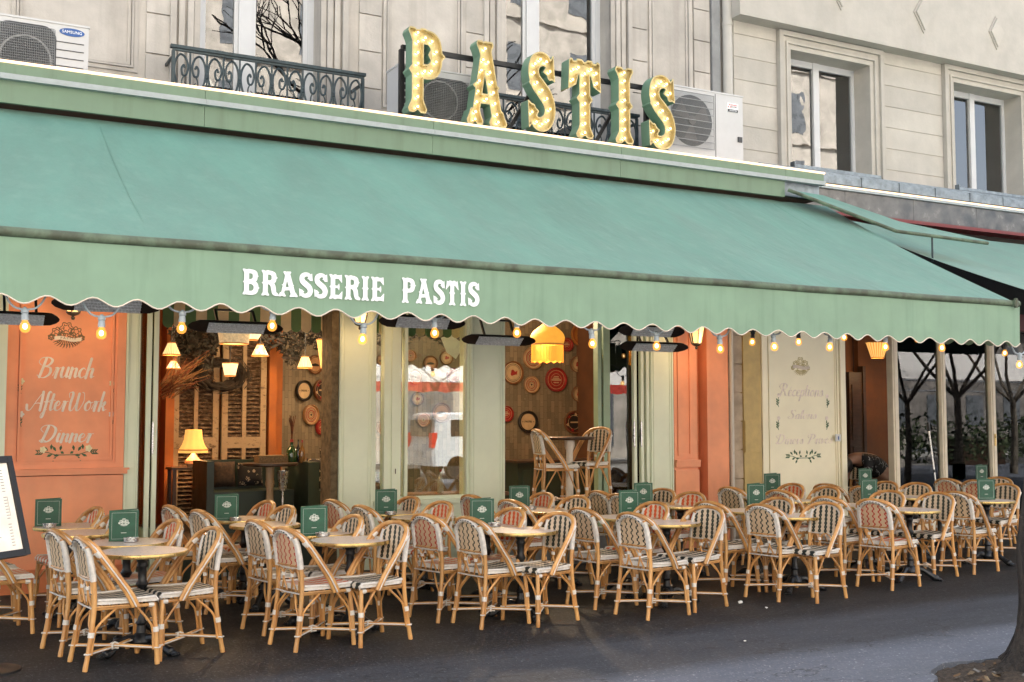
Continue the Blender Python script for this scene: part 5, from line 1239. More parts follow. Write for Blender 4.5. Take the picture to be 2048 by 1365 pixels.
# ================================================================== LIT LETTER SIGN ON THE ROOF
SY = 10.62
sg = thing('letter_sign', 'six big gold and green marquee letters studded with lit bulbs on the roof edge', 'sign', (6, SY, ZT))
def marquee(ch, pxl, pxr, pyt_l, pyb, pts):
    """front face spans pxl..pxr; pts: bulb spots in glyph units"""
    sh, wd = glyph(ch); xl = at(pxl, (pyt_l + pyb) / 2, SY).x; xr2 = at(pxr, (pyt_l + pyb) / 2, SY).x; zt = ZZ((pxl + pxr) / 2, pyt_l, SY); zb = ZZ((pxl + pxr) / 2, pyb, SY)
    xs, ys, D = field(sh, -.1, .95, -.08, 1.08, .0125)
    xmin = min(p[0] for L in loops(xs, ys, D.copy()) for p in L); xmax = max(p[0] for L in loops(xs, ys, D.copy()) for p in L)
    kx = (xr2 - xl) / (xmax - xmin); kz = zt - zb; DEP = .165
    outer = loops(xs, ys, D.copy(), .012); inner = loops(xs, ys, D.copy(), -.008)
    ring = mesh_mb(curve_mesh(outer + inner, .5)); b = MB()
    f = lambda p: Vector((xl + (p.x - xmin) * kx, SY + (.5 - p.z) * DEP, zb + p.y * kz))
    b.add(ring, f)
    for i, fc in enumerate(ring.f):
        c = sum((Vector(ring.v[j]) for j in fc), Vector()) / len(fc); ix = min(max(int((c.x - xs[0]) / .0125 + .5), 0), len(xs) - 1); iy = min(max(int((c.y - ys[0]) / .0125 + .5), 0), len(ys) - 1)
        zs_ = [ring.v[j][2] for j in fc]; flat = max(zs_) - min(zs_) < .1
        b.m[i] = 1 if (D[iy, ix] < .002 or (flat and c.z > 0)) else 0
    L = b.build('letter', ['sign_green', 'gold'], sg, False)
    fm = mesh_mb(curve_mesh(inner, .02)); b = MB(); b.add(fm, lambda p: Vector((xl + (p.x - xmin) * kx, SY + .055 - p.z * DEP, zb + p.y * kz))); b.build('letter_face', 'gold', L, False)
    b0 = None
    for gx, gy in pts:
        c = Vector((xl + (gx - xmin) * kx, SY + .03, zb + gy * kz))
        if b0 is None:
            b = MB(); b.mat(0).ball((0, -.012, 0), .021, 12, 8); b.mat(1).lathe([(.026, .03), (.018, .0)], (0, -.03 + .03, 0), 14, 'y'); b0 = b.build('bulb', ['bulb_core', 'brass'], L, True, 60, world=False)
            o = b0
        else: o = b0.copy(); COL.objects.link(o); o.parent = L
        o.location = c - world_loc(L)
marquee('P', 818, 889, 60, 226, [(.19, .06), (.19, .18), (.19, .31), (.19, .45), (.19, .58), (.19, .71), (.19, .84), (.19, .95), (.33, .9), (.46, .87), (.54, .75), (.54, .63), (.45, .51), (.32, .495)])
marquee('A', 935, 1013, 85, 250, [(.34, .92), (.30, .78), (.26, .65), (.22, .52), (.19, .39), (.165, .26), (.14, .14), (.13, .05), (.40, .76), (.44, .64), (.48, .52), (.515, .40), (.55, .27), (.59, .14), (.62, .05), (.37, .31)])
marquee('S', 1057, 1110, 107, 261, [(.50, .78), (.42, .90), (.29, .92), (.17, .85), (.14, .73), (.21, .61), (.32, .52), (.43, .42), (.50, .29), (.45, .14), (.32, .08), (.2, .1), (.10, .22)])
marquee('T', 1138, 1201, 122, 275, [(.33, .06), (.33, .18), (.33, .31), (.33, .44), (.33, .57), (.33, .70), (.33, .83), (.20, .9), (.46, .9), (.09, .86), (.57, .86), (.08, .73), (.58, .73)])
marquee('I', 1232, 1266, 137, 286, [(.19, .06), (.19, .18), (.19, .31), (.19, .44), (.19, .57), (.19, .70), (.19, .83), (.19, .94)])
marquee('S', 1299, 1350, 153, 297, [(.50, .78), (.42, .90), (.29, .92), (.17, .85), (.14, .73), (.21, .61), (.32, .52), (.43, .42), (.50, .29), (.45, .14), (.32, .08), (.2, .1), (.10, .22)])
YB = SY + .26
b = MB(); p0, p1 = at(803, 92, YB), at(1292, 180, YB); zz = (p0.z + p1.z) / 2
b.bar((p0.x, YB, zz), (p1.x, YB, zz), .05); b.bar((p0.x, YB, ZT), (p0.x, YB, zz - .026), .05); b.bar((p1.x, YB, ZT), (p1.x, YB, zz - .026), .05)
for px in (1005, 1180): q = at(px, 200, YB); b.bar((q.x, YB, ZT), (q.x + .5, YB + .0, zz - .03), .035)
b.bar((p0.x, SY + .1, ZT + .02), (p1.x + .6, SY + .1, ZT + .02), .03)
b.build('support_frame', 'black', sg, False)
for px, py in ((850, 240), (985, 262), (1078, 276), (1168, 288), (1248, 298), (1325, 306)):
    b = MB(); q = at(px, py, SY + .1); b.box(q.x - .05, q.x + .05, SY + .02, SY + .2, ZT, ZT + .07); b.build('bracket', 'black', sg, False)

# ================================================================== AIR CONDITIONERS
def ac_unit(name_lab, pxl, pxr, pyt, Y, dep, H, grille, fan, logo):
    xl, xr2 = at(pxl, pyt, Y).x, at(pxr, pyt, Y).x; zt = ZZ(pxr, pyt, Y); o = thing('air_conditioner', name_lab, 'air conditioner', ((xl + xr2) / 2, Y, zt - H), 0, 'outdoor air conditioner units on the roof edge')
    b = MB(); z0 = zt - H; b.box(xl, xr2, Y, Y + dep, z0, zt - .02); b.box(xl - .008, xr2 + .008, Y - .008, Y + dep + .008, zt - .019, zt); b.build('casing', 'ac', o, False)
    a, c, g0, g1 = xl + (xr2 - xl) * grille[0], xl + (xr2 - xl) * grille[1], z0 + H * grille[2], z0 + H * grille[3]
    cx, cz, r = (a + c) / 2, (g0 + g1) / 2, min(c - a, g1 - g0) / 2
    if fan:
        b = MB(); b.lathe([(r * .98, -.004), (r * .98, .002), (r * .9, .006), (1e-5, .006)], (cx, Y - .001, cz), 40, 'y'); b.build('fan_opening', 'ac_dark', o)
        b = MB()
        for k in range(3):
            t = k * 2.094 + .4; pts = [(cx + r * q * math.cos(t + w_), Y - .012, cz + r * q * math.sin(t + w_)) for q, w_ in ((.12, -.3), (.85, -.35), (.88, .45), (.12, .5))]; b.quad(pts)
        b.lathe([(.055, -.0), (.055, .02), (1e-5, .024)], (cx, Y - .006, cz), 20, 'y'); b.build('fan', pbr('fan_grey', (.10, .10, .10), .5), o, False)
        b = MB(); n = 44
        for k in range(n + 1): x = a + (c - a) * k / n; b.tube([(x, Y - .035, g0), (x, Y - .035, g1)], .0022, 4)
        for k in range(9): z = g0 + (g1 - g0) * k / 8; b.tube([(a, Y - .04, z), (c, Y - .04, z)], .005, 5)
        b.tube([(a, Y - .036, g0), (c, Y - .036, g0), (c, Y - .036, g1), (a, Y - .036, g1)], .006, 6, closed=True); b.build('guard', pbr('guard_grey', (.30, .31, .31), .5), o, False)
    else:
        rr = .12; pts = []
        for qx, qz, t0 in ((c - rr, g1 - rr, 0), (a + rr, g1 - rr, 90), (a + rr, g0 + rr, 180), (c - rr, g0 + rr, 270)):
            for k in range(7): t = R(t0 + k * 15); pts.append((qx + rr * math.cos(t), qz + rr * math.sin(t)))
        b = MB(); n = len(pts); b.v = [(p[0], Y - .004, p[1]) for p in pts] + [(p[0], Y + .002, p[1]) for p in pts]; b.face(list(range(n))[::-1])
        for i in range(n): b.face([i, n + i, n + (i + 1) % n, (i + 1) % n][::-1])
        b.build('fan_opening', 'ac_dark', o, False)
        b = MB()
        for k in range(1, 34): x = a + (c - a) * k / 34; b.tube([(x, Y - .014, g0 + .03), (x, Y - .014, g1 - .03)], .003, 4)
        for k in range(1, 28): z = g0 + (g1 - g0) * k / 28; b.tube([(a + .02, Y - .018, z), (c - .02, Y - .018, z)], .0035, 4)
        b.lathe([(r * .86, .0), (r * .86, .012), (r * .8, .012), (r * .8, 0)], (cx, Y - .004, cz), 40, 'y'); b.build('guard', pbr('guard_pale', (.24, .25, .25), .5), o, False)
    return o, xl, xr2, z0, zt
o, xl, xr2, z0, zt = ac_unit('white air conditioner with a rounded dark grille and blue oval badge at the far left', -60, 178, 54, 10.95, .32, .80, (.20, .72, .10, .93), False, 0)
q = at(144, 66, 10.95); g, _ = shapes_mb([('poly', [(math.cos(i * .157), .34 * math.sin(i * .157)) for i in range(40)])], .001, .05); n = MB(); n.add(g, on_wall(q.x, 10.945, q.z, .11, .11)); bd = n.build('badge', 'logo_blue', o, False)
t = text_mb('SAMSUNG', .038, .001); n = MB(); n.add(t, on_wall(q.x, 10.942, q.z)); n.build('lettering', 'white_print', bd, False)
b = MB()
for k in range(4): z = q.z - .10 - k * .075; b.box(xr2 - .30, xr2 - .04, 10.944, 10.951, z - .004, z + .004)
b.build('side_louvres', 'ac_dark', o, False)
o, xl, xr2, z0, zt = ac_unit('grey air conditioner with a dark wire grille behind the letters P and A', 797, 940, 150, 10.95, .32, .62, (.13, 1.0, .04, .86), False, 0)
b = MB()
for k in range(7): z = z0 + .05 + k * .075; b.box(xl + .01, xl + .10, 10.938, 10.951, z, z + .05)
b.build('side_vent', 'ac_dark', o, False)
o, xl, xr2, z0, zt = ac_unit('tall white air conditioner with a round fan guard beside the last letter S', 1336, 1485, 193, 10.95, .34, .96, (.02, .58, .22, .92), True, 0)
b = MB(); b.box(xl + (xr2 - xl) * .62, xl + (xr2 - xl) * .625, 10.945, 10.951, z0, zt - .03); b.build('panel_seam', 'ac_dark', o, False)
q = at(1465, 217, 10.95); b = MB(); b.box(q.x - .085, q.x + .085, 10.944, 10.951, q.z - .055, q.z + .06); lb = b.build('badge', 'white_print', o, False)
for dx, dz in ((0, .017), (-.017, -.012), (.017, -.012)):
    b = MB(); b.quad([(q.x - .052 + dx * 1.0 + ex * .016, 10.941, q.z + .022 + dz + ez * .016) for ex, ez in ((-.55, 0), (0, -.95), (.55, 0), (0, .95))]); b.v += [(x, y + .003, z) for x, y, z in b.v]; b.build('emblem', 'logo_red', lb, False)
for tx, sz, dx, dz, mt in (('MITSUBISHI', .022, .018, .036, 'logo_red'), ('ELECTRIC', .022, .018, .012, 'ac_dark')): n = MB(); n.add(text_mb(tx, sz, .0008), on_wall(q.x + dx, 10.941, q.z + dz)); n.build('lettering', mt, lb, False)
b = MB(); b.box(q.x - .08, q.x + .08, 10.941, 10.945, q.z - .052, q.z - .018); b.build('badge_band', 'ac_dark', lb, False)
n = MB(); n.add(text_mb('INVERTER', .026, .0008), on_wall(q.x, 10.938, q.z - .036)); n.build('lettering', 'white_print', lb, False)
q = at(1479, 280, 10.95); b = MB(); b.box(q.x - .03, q.x + .03, 10.93, 10.951, q.z - .035, q.z + .03); b.build('valve_cover', 'ac_dark', o, False)

# ================================================================== WROUGHT-IRON RAILINGS
def railing(lab, px0, px1, py0, Y, zb, nh):
    a, c = at(px0, py0, Y), at(px1, py0, Y); x0, x1, zt = a.x, c.x, a.z; o = thing('balcony_railing', lab, 'railing', ((x0 + x1) / 2, Y, zb), 0, 'scrolled iron railings before the tall windows')
    b = MB(); b.box(x0 - .03, x1 + .03, Y - .03, Y + .03, zt - .02, zt + .012); b.box(x0 - .01, x1 + .01, Y - .014, Y + .014, zt - .045, zt - .021); b.box(x0, x1, Y - .012, Y + .012, zb, zb + .02); b.build('rail', 'rail', o, False)
    for x in (x0, x1): b = MB(); b.box(x - .016, x + .016, Y - .016, Y + .016, zb, zt - .046); b.box(x - .012, x + .012, Y + .02, WY, zt - .12, zt - .09); b.build('post', 'rail', o, False)
    w_ = (x1 - x0) / nh; H = zt - .045 - zb; b = None
    for k in range(nh):
        cx = x0 + w_ * (k + .5); b = MB()
        b.tube([(cx, Y, zb), (cx, Y, zt - .045)], .011, 6); b.tube([(cx + w_ / 2, Y, zb), (cx + w_ / 2, Y, zt - .045)], .010, 6)
        for s_ in (-1, 1):
            P = [(0, .02), (.16, .20), (.36, .42), (.46, .62), (.44, .82), (.30, .95), (.14, .90), (.06, .76), (.12, .62), (.22, .62), (.25, .72), (.19, .78), (.15, .73)]
            pts = [v for v in crv([(cx + s_ * u * w_, Y, zb + v * H) for u, v in P], 5)]; b.tube(pts, [.017] * 8 + [.012] * (len(pts) - 8), 6)
            b.tube(crv([(cx + s_ * .20 * w_, Y - .008, zb + .26 * H), (cx + s_ * .24 * w_, Y, zb + .5 * H), (cx + s_ * .17 * w_, Y, zb + .62 * H)], 5), .008, 5)
            b.tube(crv([(cx, Y, zb + .28 * H), (cx + s_ * .06 * w_, Y - .01, zb + .42 * H), (cx + s_ * .17 * w_, Y - .01, zb + .5 * H)], 5), [.016] * 4 + [.01] * 4 + [.005] * 3, 6)
            b.tube(crv([(cx, Y, zb + .02 * H), (cx + s_ * .20 * w_, Y, zb + .24 * H), (cx + s_ * .36 * w_, Y, zb + .22 * H), (cx + s_ * .5 * w_, Y, zb + .08 * H)], 5), .010, 6)
            for q in (.30, .36, .42): b.ball((cx + s_ * q * w_, Y - .01, zb + (q * .9) * H), .02, 7, 5)
        for z in (.62, .66): b.ball((cx + w_ / 2, Y, zb + z * H), .022, 8, 5)
        b.ball((cx, Y, zb + .32 * H), .022, 8, 5)
        b.build('scroll_panel', 'rail', o, True, 50)
railing('blue-black scrolled iron railing under the left tall window', 347, 726, 92, 11.62, 4.78, 6)
railing('scrolled iron railing behind the letters S, T and I', 975, 1273, 186, 11.62, 4.78, 5)

# ================================================================== LIGHT STRINGS, HEATERS, LANTERNS
def festoon(lab, pts, Y, mat, loop, scale=1.0):
    P = [at(px, py, Y) for px, py in pts]; o = thing('light_string', lab, 'string lights', P[0], 0, 'bulb strings along the awning edge')
    path = []
    for k, p in enumerate(P):
        for dx, dz in ((-.16, .26), (-.135, .17), (-.08, .09), (0, .072), (.08, .09), (.135, .17), (.16, .26)): path.append((p.x + dx * loop, Y + .0, p.z + dz * loop + (1 - loop) * .07))
    b = MB(); b.tube(crv(path, 3), .0075 * scale, 6); b.build('cable', mat, o)
    s0 = None
    for p in P:
        if s0 is None:
            b = MB(); b.lathe([(.018, .078), (.024, .07), (.026, .05), (.020, .045), (.024, .02), (.024, .002), (.02, .0)][::-1], (0, 0, 0), 16); b.ball((0, 0, .074), .016, 10, 6); s0 = b.build('bulb_holder', mat, o, True, world=False)
            b = MB(); b.lathe([(.012, .004), (.018, -.006), (.032, -.03), (.035, -.048), (.029, -.068), (.014, -.08), (1e-5, -.082)][::-1], (0, 0, 0), 18); gb = b.build('bulb', 'bulb_clear', s0, True, world=False)
            b = MB(); b.ball((0, 0, -.04), .015, 10, 7, (1, 1, 1.3)); b.build('filament', 'bulb_core', s0, True, world=False)
            h = s0
        else:
            h = s0.copy(); COL.objects.link(h); h.parent = o
            for ch in list(s0.children): c = ch.copy(); COL.objects.link(c); c.parent = h
        h.location = p - Vector(o.location) + Vector((0, 0, .0)); h.rotation_euler = (0, R(random.uniform(-7, 7)), 0); h.scale = (scale,) * 3
def clear_bulb():
    b = NB('amber_glass_bulb'); tr = b.n('ShaderNodeBsdfTransparent'); tr.inputs[0].default_value = (1, .82, .55, 1); em = b.n('ShaderNodeEmission'); em.inputs[0].default_value = (1, .40, .08, 1); em.inputs[1].default_value = .16
    a = b.n('ShaderNodeAddShader'); b.l(tr.outputs[0], a.inputs[0]); b.l(em.outputs[0], a.inputs[1]); b.l(a.outputs[0], b.out.inputs['Surface']); return b.m
M['bulb_clear'] = clear_bulb()
SYF = AY + .07
festoon('grey-socketed string of lit bulbs looping below the scalloped edge', [(-60, 640), (50, 641), (203, 655), (364, 645), (545, 641), (726, 668), (869, 656), (1034, 656), (1184, 678), (1313, 683), (1440, 689), (1548, 685), (1660, 686), (1771, 686), (1884, 688), (2039, 722)], SYF, 'grey_plastic', .9, 1.0)
festoon('black-socketed string of small bulbs deeper under the right part of the awning', [(1505, 677), (1597, 677), (1688, 668), (1834, 672), (1946, 668), (2010, 700)], 9.6, 'black_cable', .6, 1.0)
def heater(px0, py0, px1, py1, Y, lab, tilt=35, up=.3):
    a, c = at(px0, py0, Y), at(px1, py1, Y); xm, z = (a.x + c.x) / 2, (a.z + c.z) / 2; L = (c.x - a.x) / 2
    o = thing('patio_heater', lab, 'heater', (xm, Y, z), 0, 'infrared heaters under the awning'); T = Matrix.Rotation(R(tilt), 4, 'X')
    b = MB(); n = 12; prof = [(-L, .012), (-L * .93, .04), (-L * .78, .066), (-L * .60, .07), (L * .60, .07), (L * .78, .066), (L * .93, .04), (L, .012)]; base = []
    for x, r in prof:
        base.append(len(b.v))
        for j in range(n + 1): t = math.pi * j / n; b.v.append((x, -r * math.cos(t), .65 * r * math.sin(t)))
    for i in range(len(prof) - 1):
        for j in range(n): b.face([base[i] + j, base[i] + j + 1, base[i + 1] + j + 1, base[i + 1] + j])
        b.face([base[i], base[i + 1], base[i + 1] + n, base[i] + n])
    b.v = [tuple(T @ Vector(p)) for p in b.v]; b.build('body', 'heater', o, True, 40, world=False)
    b = MB(); m = 46
    for k in range(m): x = -L * .6 + 1.2 * L * (k + .5) / m; b.box(x - .0035, x + .0035, -.055, .055, -.012, -.003)
    for y in (-.055, -.027, 0, .027, .055): b.box(-L * .6, L * .6, y - .003, y + .003, -.016, -.013)
    b.v = [tuple(T @ Vector(p)) for p in b.v]; b.build('grille', 'reflector', o, False, world=False)
    b = MB()
    for s_ in (-.4, .4): b.bar((s_ * L, 0, .05), (s_ * L, .1, up), .02); 
    b.bar((-.4 * L, .1, up), (.4 * L, .1, up), .02); b.bar((0, .1, up), (0, .1, up + .5), .02); b.build('bracket', 'black', o, False, world=False)
heater(-40, 636, 119, 640, 10, 'dark infrared heater at the far left edge under the awning', -40, .2)
heater(103, 606, 325, 614, 9.2, 'large infrared heater tilted over the orange panel', -50, .12)
heater(376, 653, 566, 658, 10, 'infrared heater hanging in front of the left doorway', -40, .16)
heater(758, 645, 930, 645, 9.5, 'infrared heater above the glazed window', -50, .12)
heater(924, 679, 1071, 684, 10.4, 'infrared heater in front of the pale pilaster left of the fringed lamp', -40, .22)
heater(1238, 662, 1369, 664, 9.7, 'upper infrared heater near the folded doors on the right', -50, .12)
heater(1240, 692, 1376, 697, 10.2, 'lower infrared heater near the folded doors on the right', -40, .2)
def lantern(px, pyt, pyb, Y, lab):
    p = at(px, pyb, Y); s_ = (p - O).dot(FW) / FPX; o = thing('wall_lantern', lab, 'lantern', p, 0, 'black glazed lanterns on the shopfront'); H = .42
    b = MB(); n = 6; ring = lambda r, h: [(r * math.cos(math.pi / 3 * k + .2), r * math.sin(math.pi / 3 * k + .2), h) for k in range(n)]
    lo, hi = ring(.06, .07), ring(.13, .38)
    for k in range(n): b.bar(lo[k], hi[k], .012); b.bar(lo[k], lo[(k + 1) % n], .012); b.bar(hi[k], hi[(k + 1) % n], .014)
    b.lathe([(.012, -.0), (.02, .02), (.012, .035), (.05, .05), (.065, .068)], (0, 0, 0), 12); b.lathe([(.14, .385), (.10, .45), (.03, .5), (.02, .56)], (0, 0, 0), 6); b.bar((0, 0, .5), (0, FY - Y, .62), .02); b.build('frame', 'black', o, True, world=False)
    b = MB(); 
    for k in range(n): q = [Vector(v) * .97 for v in (lo[k], lo[(k + 1) % n], hi[(k + 1) % n], hi[k])]; b.quad([(v.x, v.y, v.z / .97) for v in q])
    b.build('glass_panel', pbr('lantern_glass', (.8, .55, .3), .5, emit=(1, .58, .22), estr=.14), o, False, world=False)
    pt_light((p.x, Y - .18, p.z + .1), 3)
lantern(146, 600, 640, 11.5, 'black lantern over the orange panel, mostly hidden by the awning')
lantern(720, 600, 660, 11.5, 'black glazed lantern on the pale green pilaster beside the left doorway')
lantern(1393, 620, 699, 11.5, 'black glazed lantern on the orange pilaster')

# ================================================================== BISTRO CHAIR
RAT, WRP = 'rattan', 'wrap'
def nodes_r(n, r, every=4): return [r * (1.10 if i % every == 0 else 1) for i in range(n)]
def make_chair(col, tall=0.0):
    SH = .45; root = thing('rattan_chair', 'chair', 'chair')
    front, back = ('weave_d', 'weave_db') if col == 'd' else ('weave_o', 'weave_ob')
    dz = tall
    # woven seat
    nx, ny = 14, 12; b = MB(); G = {}; x0, x1 = -.19, .225
    prof = []
    for i in range(nx + 1):
        t = i / nx; prof.append((x0 + (x1 - .02 - x0) * t, SH + .012 * math.sin(math.pi * t) * -1 + .012, t * 5.6))
    prof += [(x1 - .006, SH + .004, 5.8), (x1, SH - .010, 6.0), (x1, SH - .030, 6.3)]
    for i, (x, z, v) in enumerate(prof):
        hw = .185 + .03 * min(1, i / nx)
        for j in range(ny + 1):
            u = -1 + 2 * j / ny; rr = (1 if i > 1 else (.90 + .05 * i)); G[i, j] = len(b.v); b.v.append((x, u * hw * rr, z + dz - .010 * max(0, abs(u) - .8) / .2))
    np_ = len(prof)
    for i in range(np_ - 1):
        for j in range(ny):
            uv = [((j) / ny * 5.0, prof[i][2]), ((j) / ny * 5.0, prof[i + 1][2]), ((j + 1) / ny * 5.0, prof[i + 1][2]), ((j + 1) / ny * 5.0, prof[i][2])]
            edge = j in (0, ny - 1) and i < nx - 0
            b.face([G[i, j], G[i + 1, j], G[i + 1, j + 1], G[i, j + 1]], uv, 1 if edge else 0)
    base = len(b.v)                                  # white bound side edges and underside
    for i in range(np_):
        for j in (0, ny): v = b.v[G[i, j]]; b.v.append((v[0], v[1], SH - .026 + dz))
    for i in range(np_ - 1):
        b.face([G[i + 1, 0], G[i, 0], base + 2 * i, base + 2 * i + 2], None, 1); b.face([G[i, ny], G[i + 1, ny], base + 2 * i + 3, base + 2 * i + 1], None, 1)
        b.face([base + 2 * i + 1, base + 2 * i + 3, base + 2 * i + 2, base + 2 * i], None, 1)
    b.face([G[0, j] for j in range(ny, -1, -1)][::-1] + [base, base + 1][::-1], None, 1)
    seat = b.build('seat', ['seat_' + col, WRP], root, True, 50, world=False)
    for s_ in (-1, 1):
        b = MB(); b.mat(0).tube([(x0 + .02, s_ * .178, SH + .004 + dz), (0, s_ * .2, SH - .002 + dz), (x1 - .02, s_ * .212, SH + .004 + dz), (x1 - .004, s_ * .213, SH - .02 + dz)], .010, 7); b.build('seat_binding', WRP, seat, True, world=False)
    b = MB(); zz = SH - .052 + dz; b.tube([(-.17, -.165, zz), (.205, -.195, zz), (.205, .195, zz), (-.17, .165, zz)], .0125, 8, closed=True)
    for s_ in (-1, 1): b.tube([(-.2, s_ * .18, zz + .012), (-.17, s_ * .182, zz + .012), (.03, s_ * .206, zz + .012)], .0055, 5)
    for s_ in (-1, 1): b.mat(1).tube([(.165, s_ * .193, zz), (.2, s_ * .196, zz)], .0165, 8)
    b.mat(1).tube([(-.205, -.17, zz + .005), (-.21, 0, zz + .003), (-.205, .17, zz + .005)], .006, 5)
    b.build('seat_frame', [RAT, WRP], root, True, world=False)
    # legs
    def leg(P, r):
        pts = crv(P, 8); L = [0]
        for a, c in zip(pts[:-1], pts[1:]): L.append(L[-1] + (c - a).length)
        rs = [r * (1 + .10 * max(0, 1 - abs(((l + .07) % .19) - .095) / .012)) for l in L]
        b = MB(); b.tube(pts, rs, 9)
        z0 = .215 + dz * .75
        def xy(z):
            for a, c in zip(pts[:-1], pts[1:]):
                if (a.z - z) * (c.z - z) <= 0 and a.z != c.z: t = (z - a.z) / (c.z - a.z); return a + (c - a) * t
            return pts[0]
        b.mat(1).tube([xy(z0), xy(z0 + .034)], r * 1.28, 10)
        if P[-1][2] > .6 + dz: b.mat(1).tube([xy(.58 + dz), xy(.66 + dz), xy(.74 + dz), xy(.80 + dz)], r * 1.2, 9)
        return b.build('leg', [RAT, WRP], root, True, 45, world=False), xy
    legs = []
    for s_ in (-1, 1):
        legs.append(leg([(.222, s_ * .222, 0), (.212, s_ * .208, .22 + dz * .5), (.2, s_ * .192, SH - .04 + dz)], .0165)[1])
        legs.append(leg([(-.245, s_ * .19, 0), (-.212, s_ * .182, .20 + dz * .6), (-.19, s_ * .175, .42 + dz), (-.198, s_ * .172, .60 + dz), (-.222, s_ * .168, .74 + dz), (-.238, s_ * .150, .812 + dz)], .0165)[1])
    # curved braces, two from each leg
    k = 0
    for s_ in (-1, 1):
        for fx in (1, -1):
            xy = legs[k]; k += 1; b = MB(); zt = SH - .058 + dz; zb = .10 + dz; p1 = xy(.235 + dz * .75); p0 = xy(zb)
            sgn = -1 if fx > 0 else 1
            b.tube(crv([p0 + Vector((sgn * .022, -s_ * .0, 0)), p1 + Vector((sgn * .022, 0, 0)), p1 + Vector((sgn * .05, 0, .06)), Vector(((.085 if fx > 0 else -.05), s_ * (.197 if fx > 0 else .18), zt))], 6), .0085, 7)
            b.tube(crv([p0 + Vector((sgn * .004, -s_ * .022, 0)), p1 + Vector((0, -s_ * .022, 0)), p1 + Vector((0, -s_ * .055, .07)), Vector(((.2 if fx > 0 else -.18), s_ * .065, zt))], 6), .0085, 7)
            b.build('brace', RAT, root, True, world=False)
    # crossed stretcher with its binding
    b = MB(); zs_ = .112 + dz * .8; q = [legs[i](zs_) for i in range(4)]
    for a, c, d in ((0, 3, .007), (2, 1, -.007)):
        A, C = q[a], q[c]; mid = (A + C) / 2 + Vector((0, 0, d)); b.mat(0).tube([A, mid, C], .0125, 8)
        u = (C - A).normalized(); v = Vector((-u.y, u.x, 0)) * .0125
        for sg_ in (-1, 1): b.mat(1).tube([A - u * .02 + v * sg_ * 1.2, mid + v * sg_, C + u * .02 + v * sg_ * 1.2], .005, 5)
        for E_ in (A - u * .022, C + u * .022): b.mat(1).tube([E_ - v * 1.2, E_ + v * 1.2], .005, 5)
    m = (q[0] + q[3]) / 2
    for dx, dy in ((.02, .016), (.02, -.016)): b.mat(1).tube([m + Vector((-dx, -dy, .018)), m + Vector((0, 0, .026)), m + Vector((dx, dy, .018)), m + Vector((dx, dy, -.012)), m + Vector((-dx, -dy, -.012))], .0065, 6, closed=True)
    b.build('stretcher', [RAT, WRP], root, True, world=False)
    # hoop: twin canes with a white cord between, from the seat sides over the top of the back
    def hoop(off, dy):
        P = [(.085 + off, .225, .40), (.03 + off, .228, .50), (-.055 + off, .228, .62), (-.135 + off, .222, .73), (-.19 + off * .8, .195, .805), (-.228 + off * .7, .115, .848), (-.24 + off * .6, 0, .862)]
        P = P + [(x, -y, z) for x, y, z in P[-2::-1]]
        return crv([(x, y + (dy if y > 0 else -dy if y < 0 else 0), z + dz) for x, y, z in P], 6)
    b = MB(); pts = hoop(.0, 0); rs = [.0155 * (1.1 if i % 9 == 4 else 1) for i in range(len(pts))]; b.mat(0).tube(pts, rs, 9)
    pts = hoop(-.030, -.006); b.mat(0).tube(pts, [.0135 * (1.1 if i % 9 == 1 else 1) for i in range(len(pts))], 9); b.mat(1).tube(hoop(-.015, .011), .0055, 6)
    for s_ in (-1, 1):
        for i in (14, 15): pass
        c = Vector((-.165, s_ * .208, .765 + dz)); b.mat(1).tube([c + Vector((-.03, 0, .012)), c + Vector((.0, s_ * .004, -.02))], .021, 8)
    b.build('back_frame', [RAT, WRP], root, True, 45, world=False)
    # woven back panel: front and back skins
    b = MB(); nu, nv = 16, 12; G = {}
    def pan(u, v, o_):
        hw = .162; top = .842 - .075 * abs(u) ** 2.6; z = .585 + (top - .585) * v; y = u * hw * (1 - .04 * v); x = -.205 - .030 * v + .018 * (1 - u * u) * -1 + .014
        return (x + o_, y, z + dz)
    for o_ in (0, 1):
        for i in range(nu + 1):
            for j in range(nv + 1): G[o_, i, j] = len(b.v); b.v.append(pan(-1 + 2 * i / nu, j / nv, .006 if o_ == 0 else -.010))
    for i in range(nu):
        for j in range(nv):
            uvs = [(i / nu * 5, j / nv * 3.5), ((i + 1) / nu * 5, j / nv * 3.5), ((i + 1) / nu * 5, (j + 1) / nv * 3.5), (i / nu * 5, (j + 1) / nv * 3.5)]
            b.face([G[0, i, j], G[0, i + 1, j], G[0, i + 1, j + 1], G[0, i, j + 1]], uvs, 0)
            b.face([G[1, i, j], G[1, i, j + 1], G[1, i + 1, j + 1], G[1, i + 1, j]], [uvs[0], uvs[3], uvs[2], uvs[1]], 1)
    bp = b.build('backrest', [front, back], root, True, 60, world=False)
    b = MB()
    rim = [pan(-1, t, -.012) for t in (0, .25, .5, .75, .95)] + [pan(u, 1.0, -.012) for u in (-.8, -.5, -.2, 0, .2, .5, .8)] + [pan(1, t, -.012) for t in (.95, .75, .5, .25, 0)]
    b.mat(0).tube(rim, .015, 8)
    b.mat(0).tube([pan(u, 1.0, -.026) for u in (-.85, -.5, -.2, 0, .2, .5, .85)], .014, 7)
    b.mat(0).tube([pan(-1.02, -.02, -.008), pan(0, -.02, -.008), pan(1.02, -.02, -.008)], .009, 7)
    b.mat(1).tube([pan(-.96, .05, -.012), pan(0, .05, -.012), pan(.96, .05, -.012)], .007, 6)
    for i in range(9):
        u = -.8 + i * .2; b.mat(2).tube([pan(u, 1.0, -.040), pan(u + .09, 1.0, -.040)], .0045, 5)
    b.build('back_binding', [WRP, RAT, 'black'], bp, True, world=False)
